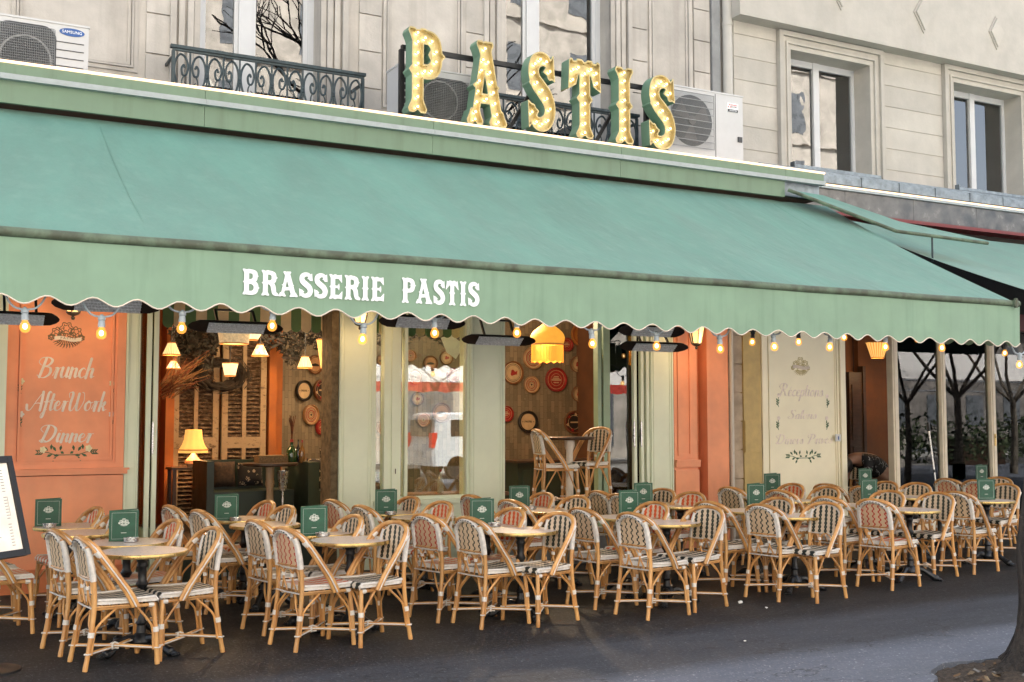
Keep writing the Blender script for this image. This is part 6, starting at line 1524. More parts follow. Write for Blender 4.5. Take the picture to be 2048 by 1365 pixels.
    # wishbone spindles under the panel
    for s_ in (-1, 1):
        b = MB(); zt = .578 + dz; zb = SH - .04 + dz; xx = -.205
        b.mat(0).tube(crv([(xx, s_ * .165, .50 + dz), (xx - .002, s_ * .145, .562 + dz), (xx - .003, s_ * .115, .575 + dz), (xx - .003, s_ * .08, .555 + dz), (xx, s_ * .066, .50 + dz), (xx + .012, s_ * .03, zb)], 5), .007, 6)
        b.mat(0).tube(crv([(xx - .002, 0, zt), (xx - .003, s_ * .03, .572 + dz), (xx - .003, s_ * .055, .545 + dz), (xx, s_ * .066, .50 + dz), (xx + .012, s_ * .105, zb)], 5), .007, 6)
        b.mat(0).tube([(xx, s_ * .158, .49 + dz), (xx + .012, s_ * .135, zb)], .006, 5)
        b.mat(1).tube([(xx, s_ * .066, .515 + dz), (xx, s_ * .066, .54 + dz)], .0155, 8)
        b.build('spindle', [RAT, WRP], root, True, world=False)
    return root
CHP = {c: make_chair(c) for c in 'do'}
BARP = make_chair('d', .30); BARP.name = 'bar_chair'
index_children()
CHAIRS = """L d 161 1075;L d 108 1061;R d 430 1058.6;R o 352 1043;L o 337 1013;L d 394 1022;R o 196 1018;L o 565 1057;L d 507 1042;R d 798 1047;R d 712 1033.5;R o 539 1005;R d 578 1014.5;L o 660 1001.5;L d 718.6 1013;R d 826 996;R o 890 1006;L o 842.5 1030;L o 937 992;L d 930 1036;R d 1129 1029;R o 1033 1019.5;L o 1013.6 1001.5;R o 1092 988;R d 1162 995;L d 1193 984;L d 1157 1018;L d 1234 990;L d 1256 1027.6;R d 1424 1016;R o 1316.5 1007;R d 1333 980;R o 1391.5 987;L d 1455 976;L d 1411 1005;L d 1515 1010.6;R d 1564 998;L o 1551 982;R o 1590 969.6;R d 1659 975.5;L d 1646 969.6;L d 1646 995;R d 1660 1008;L o 1737 1000;R d 1883 987.5;R d 1785.6 983.6;R d 1776 965;L d 1720 974;R d 1841 968;L d 1903 985;L o 1890 959;L o 1944 962;R d 2004 956.5;R d 2015 969.6"""
ORD = ['leftmost', 'second', 'third', 'fourth', 'fifth', 'sixth', 'seventh', 'eighth']
rows = {}
for s_ in CHAIRS.split(';'):
    d, c, px, py = s_.split(); p = at_z(float(px), float(py), .858); fx = 1 if d == 'L' else -1
    rows.setdefault((d, 'front' if p.y < 9.3 else 'rear'), []).append((c, p, fx))
extra = [('o', Vector((.50, 9.78, 0)), 1, 'L'), ('d', Vector((.42, 10.4, 0)), 1, 'L'), ('d', Vector((1.65, 10.0, 0)), -1, 'R')]
for c, p, fx, d in extra: rows[(d, 'rear')].append((c, p, fx))
placed = []
for (d, rw), L in rows.items():
    L.sort(key=lambda a: a[1].y); mid = 8.47 if rw == 'front' else 10.2
    near = sorted([l for l in L if l[1].y < mid], key=lambda a: a[1].x); far = sorted([l for l in L if l[1].y >= mid], key=lambda a: a[1].x)
    for nm, S in (('street-side', near), ('wall-side', far)):
        for k, (c, p, fx) in enumerate(S):
            rz = (0 if fx > 0 else math.pi) + R(random.uniform(-5, 5)) + (R(10) if fx > 0 else R(7))
            loc = (p.x + fx * .24 * math.cos(rz if fx > 0 else rz - math.pi), p.y + .0, 0)
            colr = 'black-and-cream' if c == 'd' else 'orange-and-cream'; face = 'right' if fx > 0 else 'left'
            lab = f"{ORD[k] if k < len(ORD) else 'last'} {'chair' if k == 0 else 'from the left'} of the {rw} table row's {nm} chairs facing {face}, {colr} weave"
            place(CHP[c], USED, loc, rz, lab, 'rattan bistro chairs on the terrace'); placed.append(loc)
def bar_seat(px, pyt, Y, fx, lab):
    p = at(px, pyt, Y); o = place(BARP, USED, (p.x + fx * .22, Y, p.z - (.862 + .30)), (0 if fx > 0 else math.pi) + R(-12 if fx > 0 else 12), lab, 'tall rattan bar chairs in the doorway'); return o
bar_seat(1078, 860, 11.5, 1, 'tall rattan bar chair left of the high table in the right doorway'); bar_seat(1205, 856, 11.5, -1, 'tall rattan bar chair right of the high table in the right doorway')
ht = thing('high_table', 'tall dark round table on a white turned post between two bar chairs', 'table', (X(1143, 11.5), 11.55, .30)); z_ = ZZ(1143, 874, 11.5) - .30
b = MB(); b.lathe([(.29, z_ - .035), (.30, z_ - .02), (.30, z_ - .005), (.29, z_)], (0, 0, 0), 36); b.build('tabletop', 'wood_dk', ht, True, world=False)
b = MB(); b.lathe([(.2, 0), (.19, .03), (.06, .06), (.045, .12), (.045, z_ * .62), (.055, z_ * .66), (.04, z_ * .70), (.042, z_ * .86), (.06, z_ * .9), (.06, z_ - .036)], (0, 0, 0), 24); b.build('pedestal', pbr('white_post', (.70, .62, .52), .5), ht, True, world=False)

# ================================================================== TABLES
def make_table():
    o = thing('bistro_table', 'table', 'table'); b = MB(); b.lathe([(.300, .700), (.304, .7215), (1e-5, .7215)], (0, 0, 0), 48); b.build('tabletop', 'laminate', o, True, world=False)
    b = MB(); b.lathe([(.290, .694), (.309, .696), (.3125, .708), (.309, .722), (.3035, .7235), (.3035, .70), (.290, .694)], (0, 0, 0), 48, cap=False); b.build('rim', 'brass', o, True, world=False)
    b = MB(); b.lathe([(.05, .05), (.075, .09), (.06, .13), (.035, .15), (.03, .2), (.042, .215), (.03, .235), (.026, .3), (.026, .46), (.036, .475), (.045, .49), (.036, .505), (.03, .52), (.03, .60), (.04, .615), (.034, .64), (.05, .665), (.12, .69), (.12, .699)], (0, 0, 0), 20); b.build('column', 'iron', o, True, world=False)
    for k in range(3):
        a = R(100 + 120 * k); b = MB(); P = [(.04, .10), (.10, .115), (.17, .075), (.23, .035), (.275, .028)]; b.tube(crv([(r * math.cos(a), r * math.sin(a), z) for r, z in P], 5), [.03, .034, .034, .032, .03, .028, .027, .026, .026, .026, .026, .027, .028, .03, .032, .034, .036, .036, .034, .028, .012][:21], 9)
        c = (.265 * math.cos(a), .265 * math.sin(a), .022); b.ball(c, .036, 10, 6, (1, 1, .6))
        for q in (-.25, 0, .25): b.ball((.292 * math.cos(a + q * .35), .292 * math.sin(a + q * .35), .014), .017, 8, 5, (1.2, 1.2, .8))
        b.build('foot', 'iron', o, True, world=False)
    return o
TP = make_table(); index_children()
for k in range(8):
    for r, Y in enumerate((8.43, 9.05, 9.98, 10.62)):
        if k == 7: continue
        x = 1.60 + 1.527 * k + (.0 if r < 2 else -.22) + (.0 if k < 6 else .12); y = Y + random.uniform(-.03, .03)
        if k == 6 and r < 2: x, y = (11.05, 8.92) if r == 0 else (10.75, 9.70)
        if k == 6 and r >= 2: x += .9 if r == 3 else .8
        lab = f"cream bistro table, {ORD[k]}{' ' if k == 0 else ' from the left '}in the {('street-side row', 'row second from the street', 'row third from the street', 'row nearest the shopfront')[r]}"
        place(TP, USED, (x + random.uniform(-.02, .02), y, 0), R(random.uniform(0, 120)), lab, 'round bistro tables on the terrace')

# ================================================================== MENUS, ASHTRAYS
TTOP = .7245
def make_menu():
    o = thing('menu', 'menu', 'menu'); W_, H = .215, .235; t = R(24)
    b = MB()
    for s_, yo in ((-1, 0), (1, 0)):
        n = len(b.v); ang = t * (1 if s_ < 0 else 1); dy = math.sin(ang) * W_
        P = [(-W_ / 2, 0), (W_ / 2 - (0 if s_ < 0 else .012), (0 if s_ < 0 else .09))]
        for y_off in (0, .0025):
            for (x, y), z in ((P[0], .0), (P[1], 0), (P[1], H + (0 if s_ < 0 else .004)), (P[0], H)): b.v.append((x, y + y_off + (.004 if s_ > 0 else 0), z))
        for q in ((0, 1, 2, 3), (7, 6, 5, 4), (0, 4, 5, 1), (1, 5, 6, 2), (2, 6, 7, 3), (3, 7, 4, 0)): b.face([n + i for i in q])
    c = b.build('cover', 'menu', o, False, world=False)
    b = MB()
    for k in range(3):
        n = len(b.v); y1 = .02 + .02 * k
        for yo in (0, .0012): b.v += [(-W_ / 2 + .004, .004 + yo + .0008 * k, .004), (W_ / 2 - .006, y1 + yo, .004), (W_ / 2 - .006, y1 + yo, H - .003), (-W_ / 2 + .004, .004 + yo + .0008 * k, H - .003)]
        for q in ((0, 1, 2, 3), (7, 6, 5, 4), (1, 5, 6, 2), (2, 6, 7, 3)): b.face([n + i for i in q])
    b.build('pages', 'paper', o, False, world=False)
    g, _ = shapes_mb(emblem_shapes(.016, True), .0004, .014); b = MB(); b.add(g, lambda p: Vector((p.x * .078, -.0012 - p.z, .142 + p.y * .078)))
    for x0, x1, z0, z1 in ((-.088, .088, .215, .2165), (-.088, .088, .018, .0195), (-.088, -.0865, .0195, .215), (.0865, .088, .0195, .215), (-.02, .02, .062, .066)): b.box(x0, x1, -.0016, -.0004, z0, z1)
    b.build('print', 'ink', o, False, world=False)
    return o
MP = make_menu(); index_children()
for px, py, lab, rz in ((96, 1053, 'green menu on the tables beside the tilted menu board at the far left', 0), (247, 1083, 'green menu on the front tables nearest the left, beside an ashtray', 0), (453, 1041, 'green menu in front of the dark bench in the left doorway', 0), (628, 1072, 'green menu on the second front table group, with an ashtray before it', 0), (772, 1028, 'green menu below the pale pilaster and narrow pane', 0),
                        (964, 1052, 'green menu on the third front table group', 0), (1039, 1018, 'green menu just below the left bar chair', 0), (1259, 1030, 'bright green menu in front of the folded doors', 0), (1287, 1010, 'darker green menu half behind the bright one by the folded doors', 0), (1513, 1012, 'green menu on tables below the ochre board', 0), (1545, 985, 'small dark green menu at the foot of the cream panel, left', 0),
                        (1739, 1000, 'green menu before the open doorway of the cream shopfront', 0), (1731, 972, 'green menu mostly hidden behind another at the open cream doorway', 0), (1973, 1000, 'dark green menu on the last table at the right, before the glazing', 0), (1964, 962, 'dim green menu behind the last one at the right', 0)):
    p = at_z(px, py, TTOP); place(MP, USED, p, R(-14 + random.uniform(-8, 6)), lab, 'folded green menus standing on the tables')
b = MB(); b.lathe([(.052, 0), (.055, .004), (.055, .030), (.049, .032), (.046, .03), (.044, .012), (1e-5, .010)], (0, 0, 0), 28, 'z', False, lambda a, h: 1)
for k in range(4): a = math.pi / 2 * k + .4; b.box(.05 * math.cos(a) - .008, .05 * math.cos(a) + .008, .05 * math.sin(a) - .008, .05 * math.sin(a) + .008, .026, .034)
AP = b.build('ashtray', 'steel', None, True, world=False); tag(AP, 'ashtray', 'ashtray')
for px, py, lab in ((262, 1084, 'steel ashtray before the menu on the leftmost front table'), (99, 1055, 'steel ashtray at the foot of the far left menu'), (471, 1042, 'steel ashtray beside the menu in front of the dark bench'), (645, 1073, 'steel ashtray before the menu of the second front group'), (781, 1030, 'steel ashtray by the menu below the narrow pane'), (989, 1053, 'steel ashtray by the menu of the third front group'), (1062, 1019, 'steel ashtray beside the menu under the left bar chair'), (1556, 1026, 'steel ashtray on the fifth front table'), (1777, 1012, 'steel ashtray on the sixth front table')):
    place(AP, USED, at_z(px, py, TTOP), random.uniform(0, 3), lab, 'steel ashtrays on the tables')

# ================================================================== MENU BOARD, TREE, POLE, PICTURE
BR = at(61, 1109, 7.55); u = Vector((.743, .669, 0)); nrm = Vector((.669, -.743, 0)); al = R(15.8); vv = (-nrm * math.sin(al) + Vector((0, 0, 1)) * math.cos(al)); nn = (nrm * math.cos(al) + Vector((0, 0, 1)) * math.sin(al)); BW, BH = .62, .62
mbd = thing('menu_board', 'black framed tilted menu board with a lit cream page at the left edge', 'menu board', (BR.x - u.x * BW / 2, BR.y - u.y * BW / 2, 0))
cen = BR - u * (BW / 2) + vv * (BH / 2); b = MB()
b.obox(cen - nn * .035, u, vv, nn, BW / 2, BH / 2, .018)
for s_ in (-1, 1): b.obox(cen + u * s_ * (BW / 2 - .02) - nn * .008, u, vv, nn, .02, BH / 2, .012); b.obox(cen + vv * s_ * (BH / 2 - .02) - nn * .008, u, vv, nn, BW / 2 - .041, .02, .0115)
b.build('frame', 'black', mbd, False)
b = MB(); b.obox(cen - nn * .012, u, vv, nn, BW / 2 - .042, BH / 2 - .042, .003); pg = b.build('page', pbr('backlit_page', (.82, .76, .66), .6, emit=(1, .80, .56), estr=.05), mbd, False)
b = MB(); rr = random.Random(3)
for k in range(26):
    z = -.24 + k * .0185
    if k in (8, 17): continue
    for a0, ln in ((-.22, rr.uniform(.05, .14)), (-.02, rr.uniform(.06, .15)), (.19, .025)): b.obox(cen + u * (a0 + ln / 2) + vv * z - nn * .0082, u, vv, nn, ln / 2, .0022, .0006)
for s_ in (-1, 1): b.obox(cen + u * (.12 * s_ + .1) - nn * .0082, u, vv, nn, .0012, .06, .0006)
tag(b.build('print', pbr('grey_print', (.30, .28, .25), .7), pg, False), kind='stuff')
bc = at_z(-20, 1343, 0); b = MB(); b.lathe([(.19, 0), (.19, .012), (.17, .02), (.03, .03), (.022, .05)], (bc.x, bc.y, 0), 32); b.build('base', 'black', mbd)
b = MB(); b.tube([(bc.x, bc.y, .03), (bc.x, bc.y, .6), tuple(cen - nn * .06)], .022, 10); b.build('stand', 'black', mbd)

tree = thing('tree', 'dark barked street tree trunk at the right edge rising from its soil pit', 'tree', (6.87, 5.1, 0))
def trunk():
    b = MB(); n = 84; rings = 120; P0_ = Vector((6.875, 5.10, -.06)); base = []
    for i in range(rings + 1):
        t = i / rings; z = -.06 + 6.2 * t; r = .150 + .19 * math.exp(-(z + .06) / .16) + .03 * math.exp(-((z - .8) / .3) ** 2) - .006 * z; cx = P0_.x + .012 * math.sin(z * 3.3) + .05 * max(0, z - .45) + .05 * max(0, z - .45) ** 2 * (z < 2.2) + (.05 * 1.75 ** 2 + .16 * (z - 2.2)) * (z >= 2.2); cy = P0_.y + .02 * math.cos(z * 1.7)
        base.append(len(b.v))
        for j in range(n):
            a = 2 * math.pi * j / n; fl = 1 + (.22 * math.cos(4 * a + .6) + .12 * math.cos(7 * a)) * math.exp(-(z + .06) / .22) + .035 * math.sin(5 * a + z * 2.2) + .03 * math.sin(11 * a + z * 5) + .035 * abs(math.sin(9 * a + 1.6 * math.sin(z * 4.1) + z)) + .03 * math.sin(23 * a + 3 * math.sin(z * 6)) + .012 * random.uniform(-1, 1)
            b.v.append((cx + r * fl * math.cos(a), cy + r * fl * math.sin(a), z))
    for i in range(rings):
        for j in range(n): b.face([base[i] + j, base[i] + (j + 1) % n, base[i + 1] + (j + 1) % n, base[i + 1] + j])
    b.build('trunk', 'bark', tree, True, 80)
    b = MB(); rn = random.Random(5)
    def grow(p, d, r, L, k):
        q = p + d * L; m_ = (p + q) / 2 + Vector((rn.uniform(-1, 1), rn.uniform(-1, 1), 0)) * L * .08; b.tube([p, m_, q], [r, r * .85, r * .7], 6, False)
        if k == 0: return
        for _ in range(3): e = (d + Vector((rn.gauss(0, .5), rn.gauss(0, .5), rn.gauss(.1, .3)))).normalized(); grow(q, e, r * .62, L * .74, k - 1)
    for a in range(4): grow(Vector((7.95, 5.1, 5.6 + .12 * a)), Vector((math.cos(a * 1.6), math.sin(a * 1.6), 1.1)).normalized(), .07, 1.5, 4)
    b.build('limb', 'bark', tree, True, 80)
trunk()
b = MB(); p, q = at(1856, 846, 11.45), at(1874, 985, 11.3); d = (p - q).normalized(); q2 = q - d * (q.z / d.z); b.mat(0).tube([q2, q + d * .2, p - d * .12], .011, 8); b.mat(1).tube([p - d * .12, p], .02, 8); b.mat(1).tube([q2 + d * .9, q2 + d * .94], .016, 8)
tag(b.build('metal_pole', ['steel', 'black'], None), 'thin metal pole leaning in front of the first pane of the cream shopfront', 'pole')
pf = thing('framed_picture', 'framed picture of a long-haired woman in dark dress behind the first pane', 'picture', at(1838, 806, 12.5)); c = Vector(pf.location)
b = MB(); hw, hh = .26, .42
b.box(c.x - hw, c.x + hw, c.y + .012, c.y + .03, c.z - hh, c.z + hh)
for s_ in (-1, 1): b.box(c.x + s_ * hw - .02, c.x + s_ * hw + .02, c.y - .02, c.y + .031, c.z - hh - .02, c.z + hh + .02); b.box(c.x - hw + .021, c.x + hw - .021, c.y - .019, c.y + .031, c.z + s_ * hh - .02, c.z + s_ * hh + .02)
b.build('frame', 'wood_dk', pf, False)
b = MB(); b.box(c.x - hw + .021, c.x + hw - .021, c.y + .006, c.y + .011, c.z - hh + .021, c.z + hh - .021); b.build('backdrop', pbr('picture_ground', (.34, .34, .30), .6, var=.3, scale=4), pf, False)
for shp, mt, dy in (([('poly', [(-.14, -.38), (.16, -.38), (.12, -.05), (.05, .06), (-.05, .06), (-.12, -.05)])], pbr('picture_dress', (.03, .035, .05), .6), .0), ([('poly', blob(0, .13, .095, 2, .15, 30, 1.5)[:-1]), ('st', [(-.06, .1), (-.07, -.04)], [.035, .03]), ('st', [(.06, .1), (.075, -.04)], [.035, .03])], pbr('picture_hair', (.05, .025, .015), .6), .001), ([('poly', blob(0, .13, .055, 2, .1, 24, 1.5)[:-1]), ('st', [(0, .08), (0, .02)], [.025, .045]), ('st', [(-.09, -.16), (.02, -.2)], [.028, .022])], pbr('picture_skin', (.5, .32, .22), .6), .002)):
    g, _ = shapes_mb(shp, .0006, .012); n = MB(); n.add(g, lambda v: Vector((c.x + .07 + v.x, c.y + .004 - dy - v.z, c.z - .0 + v.y))); n.build('figure', mt, pf, False)
# dining chairs and tables stored inside the cream shop
for k, (px, Y, rz, lab) in enumerate(((1850, 12.9, 40, 'rattan chair stored behind the first pane of the cream shopfront'), (1935, 13.0, 160, 'rattan chair stored behind the middle pane of the cream shopfront'), (2020, 13.2, 60, 'rattan chair stored behind the last pane of the cream shopfront'), (1708, 13.0, 200, 'rattan chair in the shadow of the open cream doorway'), (1905, 13.8, 10, 'rattan chair deep inside behind the mullion of the cream shopfront'))):
    place(CHP['d'], USED, (X(px, Y), Y, .12), R(rz), lab, 'rattan chairs stored indoors')

# ================================================================== PERSON bending in the doorway
def person():
    Y = 12.35; P = lambda px, py, dy=0: at(px, py, Y + dy)
    o = thing('person', 'person bending over in the doorway, black shirt with pale branching pattern and dark trousers', 'person', (P(1750, 980).x, Y, 0))
    hip = P(1766, 950); ch = P(1722, 912); nk = P(1704, 912); hd = P(1696, 925)
    def skin(verts, edges, name, mats, parent, root=0, sub=2):
        me = bpy.data.meshes.new(name); L0 = world_loc(o); me.from_pydata([Vector(v[0]) - L0 for v in verts], edges, []); ob = bpy.data.objects.new(name, me); COL.objects.link(ob)
        ob.modifiers.new('skin', 'SKIN'); sv = me.skin_vertices[0].data
        for i, v in enumerate(verts): sv[i].radius = v[1] if isinstance(v[1], tuple) else (v[1], v[1])
        sv[root].use_root = True; s_ = ob.modifiers.new('sub', 'SUBSURF'); s_.levels = sub; s_.render_levels = sub
        dg = bpy.context.evaluated_depsgraph_get(); m2 = bpy.data.meshes.new_from_object(ob.evaluated_get(dg)); bpy.data.objects.remove(ob)
        for m in mats: m2.materials.append(M[m] if isinstance(m, str) else m)
        return finish(name, m2, parent, True, 80)
    X0, Yh = hip.x, Y; hz = hip.z - .02
    V = Vector
    back = [(V((hip.x, Y, hz)), .15), (V((hip.x - .14, Y, hz + .16)), .15), (V((ch.x, Y, ch.z - .02)), .155), (V((nk.x + .02, Y, nk.z - .03)), .10), (V((nk.x - .06, Y, nk.z - .08)), .06), (V((hd.x - .10, Y, hd.z - .07)), .085), (V((hd.x - .16, Y, hd.z - .15)), .07)]
    verts = list(back); edges = [(i, i + 1) for i in range(6)]
    for s_ in (-1, 1):
        n = len(verts); verts += [(V((hip.x + .02, Y + s_ * .10, hz - .12)), .10), (V((hip.x - .03, Y + s_ * .13, hz - .45)), .075), (V((hip.x + .06, Y + s_ * .13, .20)), .05), (V((hip.x - .08, Y + s_ * .14, .155)), .04)]
        edges += [(0, n), (n, n + 1), (n + 1, n + 2), (n + 2, n + 3)]
        n = len(verts); verts += [(V((ch.x - .03, Y + s_ * .19, ch.z - .08)), .065), (V((ch.x - .10, Y + s_ * .21, ch.z - .34)), .045), (V((ch.x - .22, Y + s_ * .16, ch.z - .56)), .033), (V((ch.x - .26, Y + s_ * .15, ch.z - .63)), .038)]
        edges += [(2, n), (n, n + 1), (n + 1, n + 2), (n + 2, n + 3)]
    body = skin(verts, edges, 'body', ['skin'], o)
    sv = [(v, r * 1.13) for v, r in back[:4]]; se = [(0, 1), (1, 2), (2, 3)]
    for s_ in (-1, 1): n = len(sv); sv += [(V((ch.x - .03, Y + s_ * .19, ch.z - .08)), .08), (V((ch.x - .08, Y + s_ * .205, ch.z - .26)), .062)]; se += [(2, n), (n, n + 1)]
    skin(sv, se, 'shirt', ['shirt'], o)
    tv = [(V((hip.x + .0, Y, hz - .02)), .16)]; te = []
    for s_ in (-1, 1): n = len(tv); tv += [(V((hip.x + .02, Y + s_ * .10, hz - .14)), .112), (V((hip.x - .03, Y + s_ * .13, hz - .45)), .088), (V((hip.x + .05, Y + s_ * .13, .24)), .066)]; te += [(0, n), (n, n + 1), (n + 1, n + 2)]
    skin(tv, te, 'trousers', ['black'], o)
    b = MB(); b.ball((hd.x - .09, Y, hd.z - .035), .125, 16, 10, (1.15, .95, 1.05)); b.build('hair', 'hair', o)
person()

# ================================================================== ACROSS THE STREET (seen reflected in the panes)
tag_road = MB(); tag_road.box(-60, 120, -4.4, -1.6, -.02, .004)
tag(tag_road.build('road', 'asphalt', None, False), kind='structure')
b = MB(); b.box(-60, 120, -15, -4.401, -.02, .012); tag(b.build('square', pbr('bounce_paving', (.36, .35, .33), .85, var=.15, scale=2), None, False), kind='structure')  # pale paving added to bounce light in under the awning
VX = 14.75
van = thing('parked_van', 'small white van parked across the pavement, reflected in the shop window', 'van', (VX, -5.0, 0))
def make_van():
    b = MB(); prof = [(-2.0, .35), (-2.05, .8), (-1.98, 1.1), (-1.9, 1.72), (-1.7, 1.80), (.9, 1.80), (1.25, 1.68), (1.75, 1.15), (2.2, .98), (2.28, .6), (2.2, .35)]
    n = len(prof); W_ = .88
    for s_ in (-1, -.92, .92, 1):
        k = .96 if abs(s_) == 1 else 1
        for x, z in prof: b.v.append((VX + x * k, -5.0 + s_ * W_, .35 + (z - .35) * (k if z > .5 else 1)))
    for r in range(3):
        for i in range(n): j = (i + 1) % n; b.face([r * n + i, r * n + j, (r + 1) * n + j, (r + 1) * n + i])
    b.face(list(range(n))[::-1]); b.face([3 * n + i for i in range(n)]); b.build('body', 'van', van, True, 30)
    for sx in (-1.3, 1.45):
        for s_ in (-1, 1):
            b = MB(); b.lathe([(.31, -.1), (.31, .1), (.2, .11), (1e-5, .1)], (VX + sx, -5.0 + s_ * .78, .31), 24, 'y'); b.build('wheel', 'tyre', van)
    for x0, x1 in ((-1.5, -.4), (-.2, .75)):
        b = MB(); b.box(VX + x0, VX + x1, -5.0 + .87, -5.0 + .885, 1.15, 1.6); b.build('window', 'dark_glass', van, False)
    b = MB(); b.box(VX - 2.05, VX - 1.9, -5.6, -4.4, 1.15, 1.6); b.build('window', 'dark_glass', van, False)
    for s_ in (-1, 1): b = MB(); b.box(VX - 2.06, VX - 1.8, -5.0 + s_ * .78 - .09, -5.0 + s_ * .78 + .09, .85, 1.25); b.build('tail_lamp', 'tail', van, False)
make_van()
b = MB(); b.box(VX - 2.075, VX - 2.05, -5.25, -4.75, .62, .74); b.build('number_plate', 'white_paint', van, False)
mk = thing('market_awning', 'white canvas street awning with red scalloped edging, reflected above the van', 'awning', (14, -9, 0))
b = MB()
for k in range(60):
    x = 6 + k * .4; b.quad([(x, -8, 2.75), (x + .4, -8, 2.75), (x + .4, -11, 3.6), (x, -11, 3.6)])
b.build('canopy', 'awn_white', mk, False)
b = MB()
for k in range(240): x = 6 + k * .1; z0 = 2.42 + .05 * abs(math.sin(x * 4)); z1 = 2.42 + .05 * abs(math.sin((x + .1) * 4)); b.quad([(x, -7.99, z0), (x + .1, -7.99, z1), (x + .1, -7.99, 2.75), (x, -7.99, 2.75)])
b.build('edging', 'awn_red', mk, False)
for x in (6.2, 14, 22, 29.8): b = MB(); b.tube([(x, -8.1, 0), (x, -8.1, 2.7)], .04, 8); b.build('post', 'steel', mk)
opp = thing('opposite_building', 'pale stone apartment terrace across the street, seen only in reflections', 'building', (25, -15, 0))
b = MB(); b.box(-40, 41, -24, -15, 0, 22)
for z in (4.2, 7.6, 11, 14.4, 17.8): b.box(-40, 41, -15.25, -14.9, z, z + .25)
b.build('wall', 'opp_wall', opp, False)
M['low_wall'] = pbr('low_building_wall', (.24, .22, .20), .9, var=.5, scale=1.1)
M['opp_glass'] = pbr('opposite_window', (.15, .165, .18), .3, var=.3, scale=2)
lowb = thing('low_building', 'low pale building far across the street beyond the bare trees, seen only in reflections', 'building', (60, -18, 0))
b = MB(); b.box(42, 110, -30, -20, 0, 6.5); b.build('wall', 'low_wall', lowb, False)
b = MB(); b.box(41.8, 110, -30, -19.6, 6.501, 7.2); b.build('roof', 'opp_roof', lowb, False)
b = MB(); b.box(-40, 41, -24, -15.6, 22.001, 25); b.build('roof', 'opp_roof', opp, False)
w0 = None
for r, z in enumerate((5.0, 8.3, 11.7, 14.9, 18.4)):
    for k in range(17):
        x = -10 + k * 2.9
        if w0 is None: b = MB(); b.box(-.6, .6, -.02, .03, 0, 1.9 if r < 3 else 1.5); w0 = b.build('window', 'opp_glass', opp, False, world=False); o = w0
        else: o = w0.copy(); COL.objects.link(o); o.parent = opp
        o.location = Vector((x, -15.01, z)) - Vector(opp.location)
w1 = None
for k in range(13):
    x = -8 + k * 3.6
    if w1 is None: b = MB(); b.box(-1.3, 1.3, -.03, .04, .5, 3.0); w1 = b.build('shop_window', 'opp_glass', opp, False, world=False); o = w1
    else: o = w1.copy(); COL.objects.link(o); o.parent = opp
    o.location = Vector((x, -15.01, 0)) - Vector(opp.location)
b0 = None
for k in range(16):
    for z in (1.2, 4.0):
        if b0 is None: b = MB(); b.box(-.7, .7, -.03, .03, 0, 1.7); b0 = b.build('window', 'opp_glass', lowb, False, world=False); o = b0
        else: o = b0.copy(); COL.objects.link(o); o.parent = lowb
        o.location = Vector((44 + k * 3.1, -19.99, z)) - Vector(lowb.location)
hd_ = MB(); rh = random.Random(9)
for k in range(5200):
    c = Vector((rh.uniform(22, 50), -1.2 + rh.gauss(0, .35), .25 + 1.25 * rh.random() ** .7 * (1 + .25 * math.sin(k * .37)))); u_ = Vector((rh.gauss(0, 1), rh.gauss(0, 1), rh.gauss(0, 1))).normalized(); v_ = u_.orthogonal().normalized(); q_ = rh.uniform(.05, .12)
    hd_.mat(rh.choice((0, 0, 1))).quad([c - u_ * q_, c - v_ * q_ * .5, c + u_ * q_, c + v_ * q_ * .5])
tag(hd_.build('hedge', [pbr('hedge_leaf', (.07, .10, .04), .7, var=.4), pbr('hedge_dark', (.03, .045, .02), .7)], None, False), 'low leafy hedge along the street, reflected in the right-hand panes', 'hedge', None, 'stuff')
tent = thing('market_tent', 'long white market tent on a steel truss, reflected in the right-hand panes', 'tent', (36, -5, 0))
b = MB()
for k in range(30): x = 24 + k * .9; b.quad([(x, -3, 2.95), (x + .9, -3, 2.95), (x + .9, -7, 4.2), (x, -7, 4.2)])
b.build('canopy', 'awn_white', tent, False)
b = MB(); b.tube([(24, -3, 2.9), (51, -3, 2.9)], .03, 6); b.tube([(24, -3, 2.55), (51, -3, 2.55)], .03, 6)
for k in range(54): x = 24 + k * .5; b.tube([(x, -3, 2.55 if k % 2 else 2.9), (x + .5, -3, 2.9 if k % 2 else 2.55)], .018, 5)
b.build('truss', 'steel', tent, False)
for x in (24.2, 31, 38, 45, 50.8): b = MB(); b.tube([(x, -3.05, 0), (x, -3.05, 2.55)], .05, 8); b.build('post', 'steel', tent)
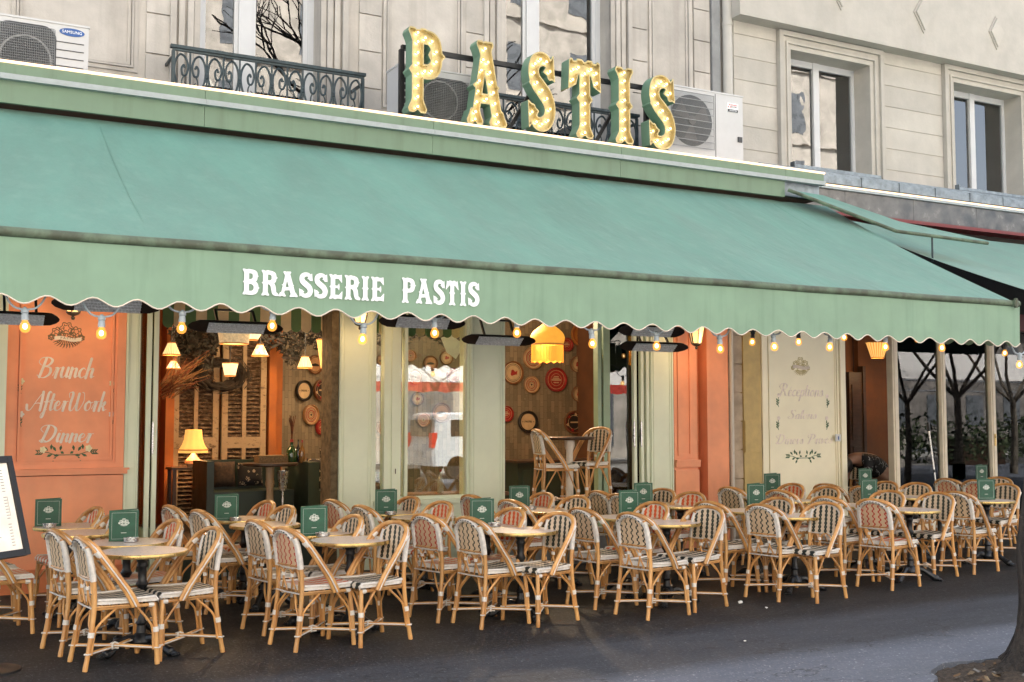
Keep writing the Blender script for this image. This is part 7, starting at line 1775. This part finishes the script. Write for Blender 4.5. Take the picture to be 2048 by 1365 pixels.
for k, (x, hx, hz, m) in enumerate(((26.5, .9, 1.0, 'awn_red'), (29, .8, 1.3, 'opp_wall'), (33.5, 1.2, .95, 'wood_dk'), (36.5, .7, 1.5, 'awn_white'), (41, 1.1, 1.0, 'awn_red'), (44, .9, 1.4, 'opp_roof'))):
    b = MB(); b.box(x - hx, x + hx, -4.2, -3.5, .0, hz - .08); b.box(x - hx - .08, x + hx + .08, -4.3, -3.4, hz - .079, hz); tag(b.build('market_stall', m, None, False), ('red draped stall at the near end of the reflected market tent', 'tall pale stall, second under the reflected market tent', 'dark wooden stall in the middle of the reflected market tent', 'tallest white stall under the reflected market tent', 'red draped stall towards the far end of the reflected market tent', 'slate grey stall at the far end of the reflected market tent')[k], 'stall', 'stalls under the market tent')
def bare_tree(x, y, lab, seed, h=3.4, r0=.2):
    M.setdefault('plane_bark', pbr('plane_tree_bark', (.26, .22, .17), .9, var=.5, scale=5, col2=(.09, .075, .06)))
    t = thing('bare_tree', lab, 'tree', (x, y, 0), 0, 'bare street trees seen reflected in the panes'); rn = random.Random(seed); b = MB(); b.tube([(x, y, 0), (x + .1, y, h * .5), (x, y + .05, h)], [r0, r0 * .8, r0 * .65], 12); b.build('trunk', 'plane_bark', t)
    b = MB()
    def grow(p, d, r, L, k):
        q = p + d * L; b.tube([p, (p + q) / 2 + Vector((rn.uniform(-1, 1), rn.uniform(-1, 1), rn.uniform(-1, 1))) * L * .07, q], [r, r * .85, r * .68], 5, False)
        if k == 0: return
        for _ in range(3 if k > 1 else 4): e = (d + Vector((rn.gauss(0, .5), rn.gauss(0, .5), rn.gauss(.12, .3)))).normalized(); grow(q, e, r * .6, L * .76, k - 1)
    for a in range(5): grow(Vector((x, y + .05, h - .1)), Vector((math.cos(a * 1.3), math.sin(a * 1.3), 1.2)).normalized(), r0 * .45, 1.9, 4)
    b.build('crown', 'plane_bark', t)
for k, (x, y) in enumerate(((14.5, -5.5), (25.7, 2.0), (29.3, 1.0), (3.5, -5.5), (22.0, 3.6), (28.5, -5.6))): bare_tree(x, y, ('bare tree across the street, reflected in the tall left windows', 'bare tree reflected in the last pane on the right', 'bare tree reflected in the middle pane on the right', 'bare tree across the street reflected at the far left', 'slim bare tree reflected in the first pane on the right', 'bare tree reflected in the square upper window above the side awning')[k], k + 11, (3.4, 2.3, 2.2, 3.4, 2.1, 4.2)[k], (.2, .13, .12, .2, .09, .16)[k])
